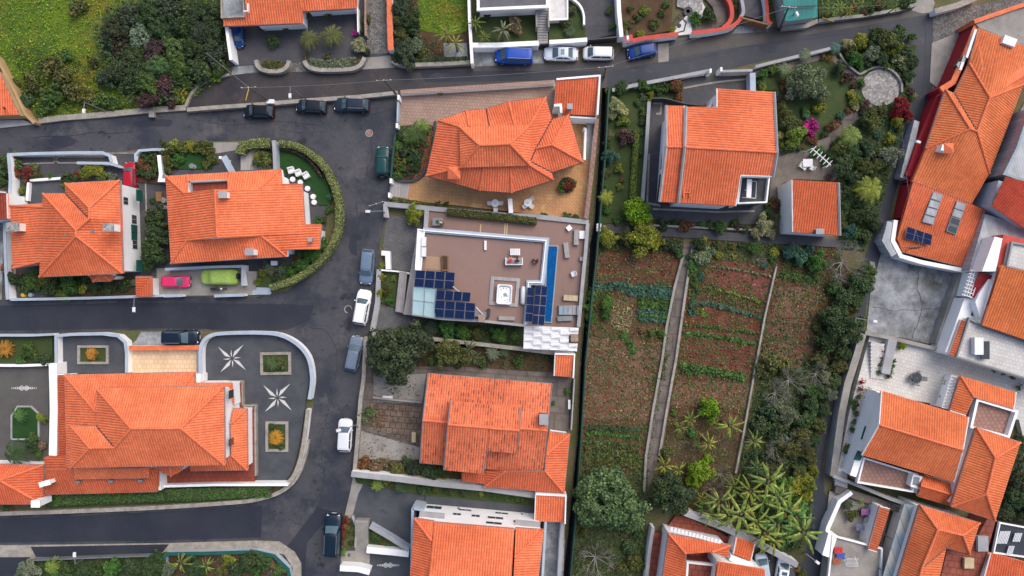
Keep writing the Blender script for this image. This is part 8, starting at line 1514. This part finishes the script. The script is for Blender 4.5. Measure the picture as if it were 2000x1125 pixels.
# plots and lane side
plants(.07, '''bush gy 1372 504 17;bush dk 1356 500 12;bush gr 1352 520 11;tree dk 1364 476 14;bush yl 1376 466 6;bush gy 1386 492 13;bush yl 1402 498 9;bush ol 1398 480 12;bush md 1352 535 11;bush md 1360 552 10;bush bg 1368 540 9;bush yl 1434 502 6;bush ol 1430 482 9;tree gr 1474 484 14;bush dk 1450 478 9;bare gy 1484 506 16;bush yl 1512 494 11;bush gr 1508 504 9;bush bg 1494 518 9;tree bg 1544 494 16;tree bg 1562 500 18;bush bg 1578 492 14;tree gr 1597 512 21;bare gy 1655 512 38;bare gy 1640 540 20;
tree gr 1187 594 16;tree gr 1184 612 12;bush gr 1150 600 12;bush gr 1154 620 11;bush gr 1156 580 10;bush gr 1292 652 9;bush md 1272 650 8;bush rs 1255 646 8;bush yl 1232 558 4;tree br 1388 800 25;tree br 1365 924 26;tree br 1352 938 16;big dk 1312 966 46;big ft 1190 984 66;tree ft 1160 950 32;tree ft 1222 1015 30;bare gy 1165 1098 38;bare tn 1135 965 14;bush ol 1302 886 14;bush gr 1352 846 11;bush gr 1316 806 6;bush br 1384 896 10;
tree md 1692 530 20;tree dk 1678 556 24;tree dk 1655 580 22;bush md 1630 560 17;tree dk 1640 606 20;big dk 1650 640 42;tree dk 1622 620 22;tree dk 1622 670 26;tree dk 1652 690 17;tree ol 1640 716 17;tree dk 1630 744 17;tree gy 1620 772 17;tree dk 1610 802 17;tree ol 1600 830 16;tree dk 1592 860 14;tree yl 1590 920 12;tree ol 1668 600 14;tree dk 1670 590 16;tree md 1678 575 16;bush ol 1600 640 14;tree ol 1600 700 16;bare gy 1600 732 26;tree pg 1612 738 14;tree gr 1580 762 16;tree dk 1600 766 18;tree dk 1584 790 18;bare gy 1548 745 32;bare gy 1520 770 30;bush ol 1508 706 24;bush ol 1530 716 20;bush ol 1488 726 16;tree gy 1540 812 22;bush gy 1520 790 20;tree dk 1572 820 20;tree ol 1566 846 18;bare gy 1560 858 24;bush dk 1502 800 22;bush dk 1486 830 20;bush dk 1512 840 20;bush gy 1520 860 18;
tree ol 1548 878 22;tree ol 1576 884 18;bush ol 1526 894 14;bare gy 1520 880 26;tree ol 1560 920 16;tree yl 1572 942 22;tree yl 1552 950 22;tree gr 1528 950 24;tree yl 1576 968 16;bush dk 1508 970 18;tree gr 1560 990 22;bush dk 1500 890 14;bush dk 1470 890 12;bush dk 1556 1060 18;bush dk 1530 1066 16;bush dk 1500 1060 18;bare rs 1450 1040 22;bare gy 1410 930 22;bare gy 1394 960 22;bush gr 1480 1020 18;bush dk 1430 1040 12;bush ol 1460 960 10;
ban lt 1424 1006 34;ban yl 1478 1020 38;ban lt 1524 975 36;ban lt 1462 982 32;ban yl 1512 1056 36;ban yl 1466 960 36;ban lt 1516 968 42;ban gr 1556 1010 40;ban gr 1520 1026 40;ban lt 1390 1006 30;ban lt 1348 820 24;ban lt 1328 836 20;ban lt 1426 832 30;ban yl 1384 866 24;ban gr 1362 868 12;ban yl 1298 910 26;ban yl 1326 918 20;ban lt 1474 862 24;ban gr 1478 914 24;ban lt 1502 940 48;ban lt 1434 952 26;ban lt 1404 980 38;ban lt 1448 1004 52;ban gr 1490 984 32;ban lt 1494 1042 46;ban lt 1540 998 50;ban gr 1534 1050 32;ban lt 1570 1040 52;ban gr 1376 994 24;bush dk 1356 1002 10;ban yl 1370 975 20;bush dk 1230 1070 16;bush dk 1246 1040 14;bush ol 1240 1100 18;bush ol 1140 1040 12;bush ol 1212 1110 14''')
plants(.8, 'tree br 1762 676 9;bush gr 1666 784 7;bush gr 1670 796 7;bush gr 1976 340 7')
plants(.3, 'tree gy 1656 986 12;ban lt 1680 984 14;bush ol 1662 1006 14;bush gr 1690 1000 12;bush ol 1700 1010 8;tree dd 1985 900 26;tree dd 1995 940 26;tree dk 1980 975 24;tree dd 1962 1005 20;tree dd 2010 990 26;ban ol 1926 1024 12;tree dd 1992 865 14;tree gr 1975 330 9;bush dk 1958 958 12;bush dk 1795 962 8;bush ol 1782 960 6;bush or_ 1560 1112 6;bush ol 1568 1120 9')
# ================================================================ labels: each names one thing
LM = [(345, 550, 'the pink hatchback'), (428, 541, 'the lime covered car'), (453, 700, 'the upper mosaic star'), (542, 777, 'the lower mosaic star'), (985, 575, 'the hot tub'), (1080, 555, 'the long blue pool'), (1005, 508, 'the sofa with two people'), (978, 285, 'the faceted orange roof'), (1125, 187, 'the orange garage roof'),
      (747, 315, 'the dark teal off-roader'), (716, 521, 'the steel blue estate'), (707, 600, 'the white crossover'), (778, 690, 'the big round tree'), (673, 851, 'the silver white hatchback'), (650, 1045, 'the navy crossover'), (1004, 109, 'the bright blue minivan'), (1096, 104, 'the silver saloon'), (1255, 99, 'the dark blue hatchback'),
      (1560, 20, 'the teal roofed shed'), (1580, 158, 'the silvery olive tree'), (1722, 171, 'the circular stone patio'), (1585, 250, 'the magenta bougainvillea'), (1762, 208, 'the deep red tree'), (1592, 405, 'the small white garden store'), (1400, 290, 'the big east house'), (1604, 302, 'the white slatted pergola'), (1655, 512, 'the leafless silver tree'), (1246, 414, 'the bright green tree'),
      (1312, 966, 'the dark dense plot tree'), (1190, 984, 'the largest feathery plot tree'), (1388, 800, 'the bright round plot tree'), (1440, 525, 'the lime dusted red soil'), (1782, 600, 'the grey concrete yard'), (1797, 450, 'the roof solar collectors'), (1791, 738, 'the dark patio table'), (1760, 1060, 'the bluish sheet canopy'), (1370, 1060, 'the bottom courtyard house'), (1500, 1110, 'the bottom carport'),
      (20, 190, 'the ochre walled building'), (315, 100, 'the thicket centre'), (464, 66, 'the half roofed blue car'), (645, 68, 'the courtyard palms'), (700, 88, 'the pale round courtyard shrub'), (560, 10, 'the top orange roof'), (1000, 5, 'the modern flat roofed house'), (1060, 50, 'the outdoor stairs'), (1330, 30, 'the white mosaic yard'), (1400, 10, 'the curved ramp'),
      (150, 450, 'the left gabled house'), (252, 342, 'the red car'), (470, 430, 'the street bend house'), (590, 350, 'the white lounge chairs'), (300, 840, 'the star mosaic villa'), (180, 692, 'the small forecourt cycad'), (47, 758, 'the white scroll mosaic'), (40, 945, 'the left edge garage'), (950, 830, 'the weathered tiled house'), (1075, 660, 'the woven white canopy'), (930, 1060, 'the bottom white house'), (760, 1060, 'the triangular lawn'),
      (1031, 396, 'the right round table'), (1108, 361, 'the round planter'), (758, 460, 'the hexagon paved drive'), (870, 545, 'the solar arrays'), (1240, 560, 'the cabbage rows'), (1410, 660, 'the lettuce row'), (1220, 780, 'the dry lower plot'), (1440, 870, 'the plot banana plants'), (1500, 1000, 'the banana grove'), (1900, 220, 'the crimson walled building'), (1925, 920, 'the right hipped roof'), (1680, 20, 'the top banana bed'), (200, 1100, 'the bottom left lamp'), (440, 1100, 'the green railed garden')]
ORD = ['nearest to it', 'second nearest to it', 'third nearest to it', 'fourth nearest to it', 'fifth nearest to it', 'sixth nearest to it', 'seventh nearest to it', 'eighth nearest to it', 'ninth nearest to it', 'tenth nearest to it']
def finish():
    base = {}
    for r in REG: base.setdefault(r[1], []).append(r)
    out = {}
    for lb, rs in base.items():
        for o, l, (x, y), alw in rs:
            if len(rs) == 1 and not alw: o['label'] = l; continue
            d2, lm = min(((x-a)**2+(y-b)**2, k) for k, (a, b, _) in enumerate(LM)); a, b, ph = LM[lm]; dx, dy = x-a, y-b
            an = math.degrees(math.atan2(-dy, dx)) % 360; dr = ['right of', 'above right of', 'above', 'above left of', 'left of', 'below left of', 'below', 'below right of'][int((an+22.5)//45) % 8]
            if d2 < 8**2: dr = 'at'
            out.setdefault((l, dr, ph), []).append((d2, id(o), o))
    for (l, dr, ph), v_ in out.items():
        v_.sort()
        for k, (_, _, o) in enumerate(v_):
            t = l+' '+dr+' '+ph
            if len(v_) > 1: t += ', '+(('nearer to it', 'farther from it')[k] if len(v_) == 2 else ORD[min(k, 9)])
            ws = t.split(); o['label'] = ' '.join(ws[:16])
finish()
bpy.context.view_layer.update()
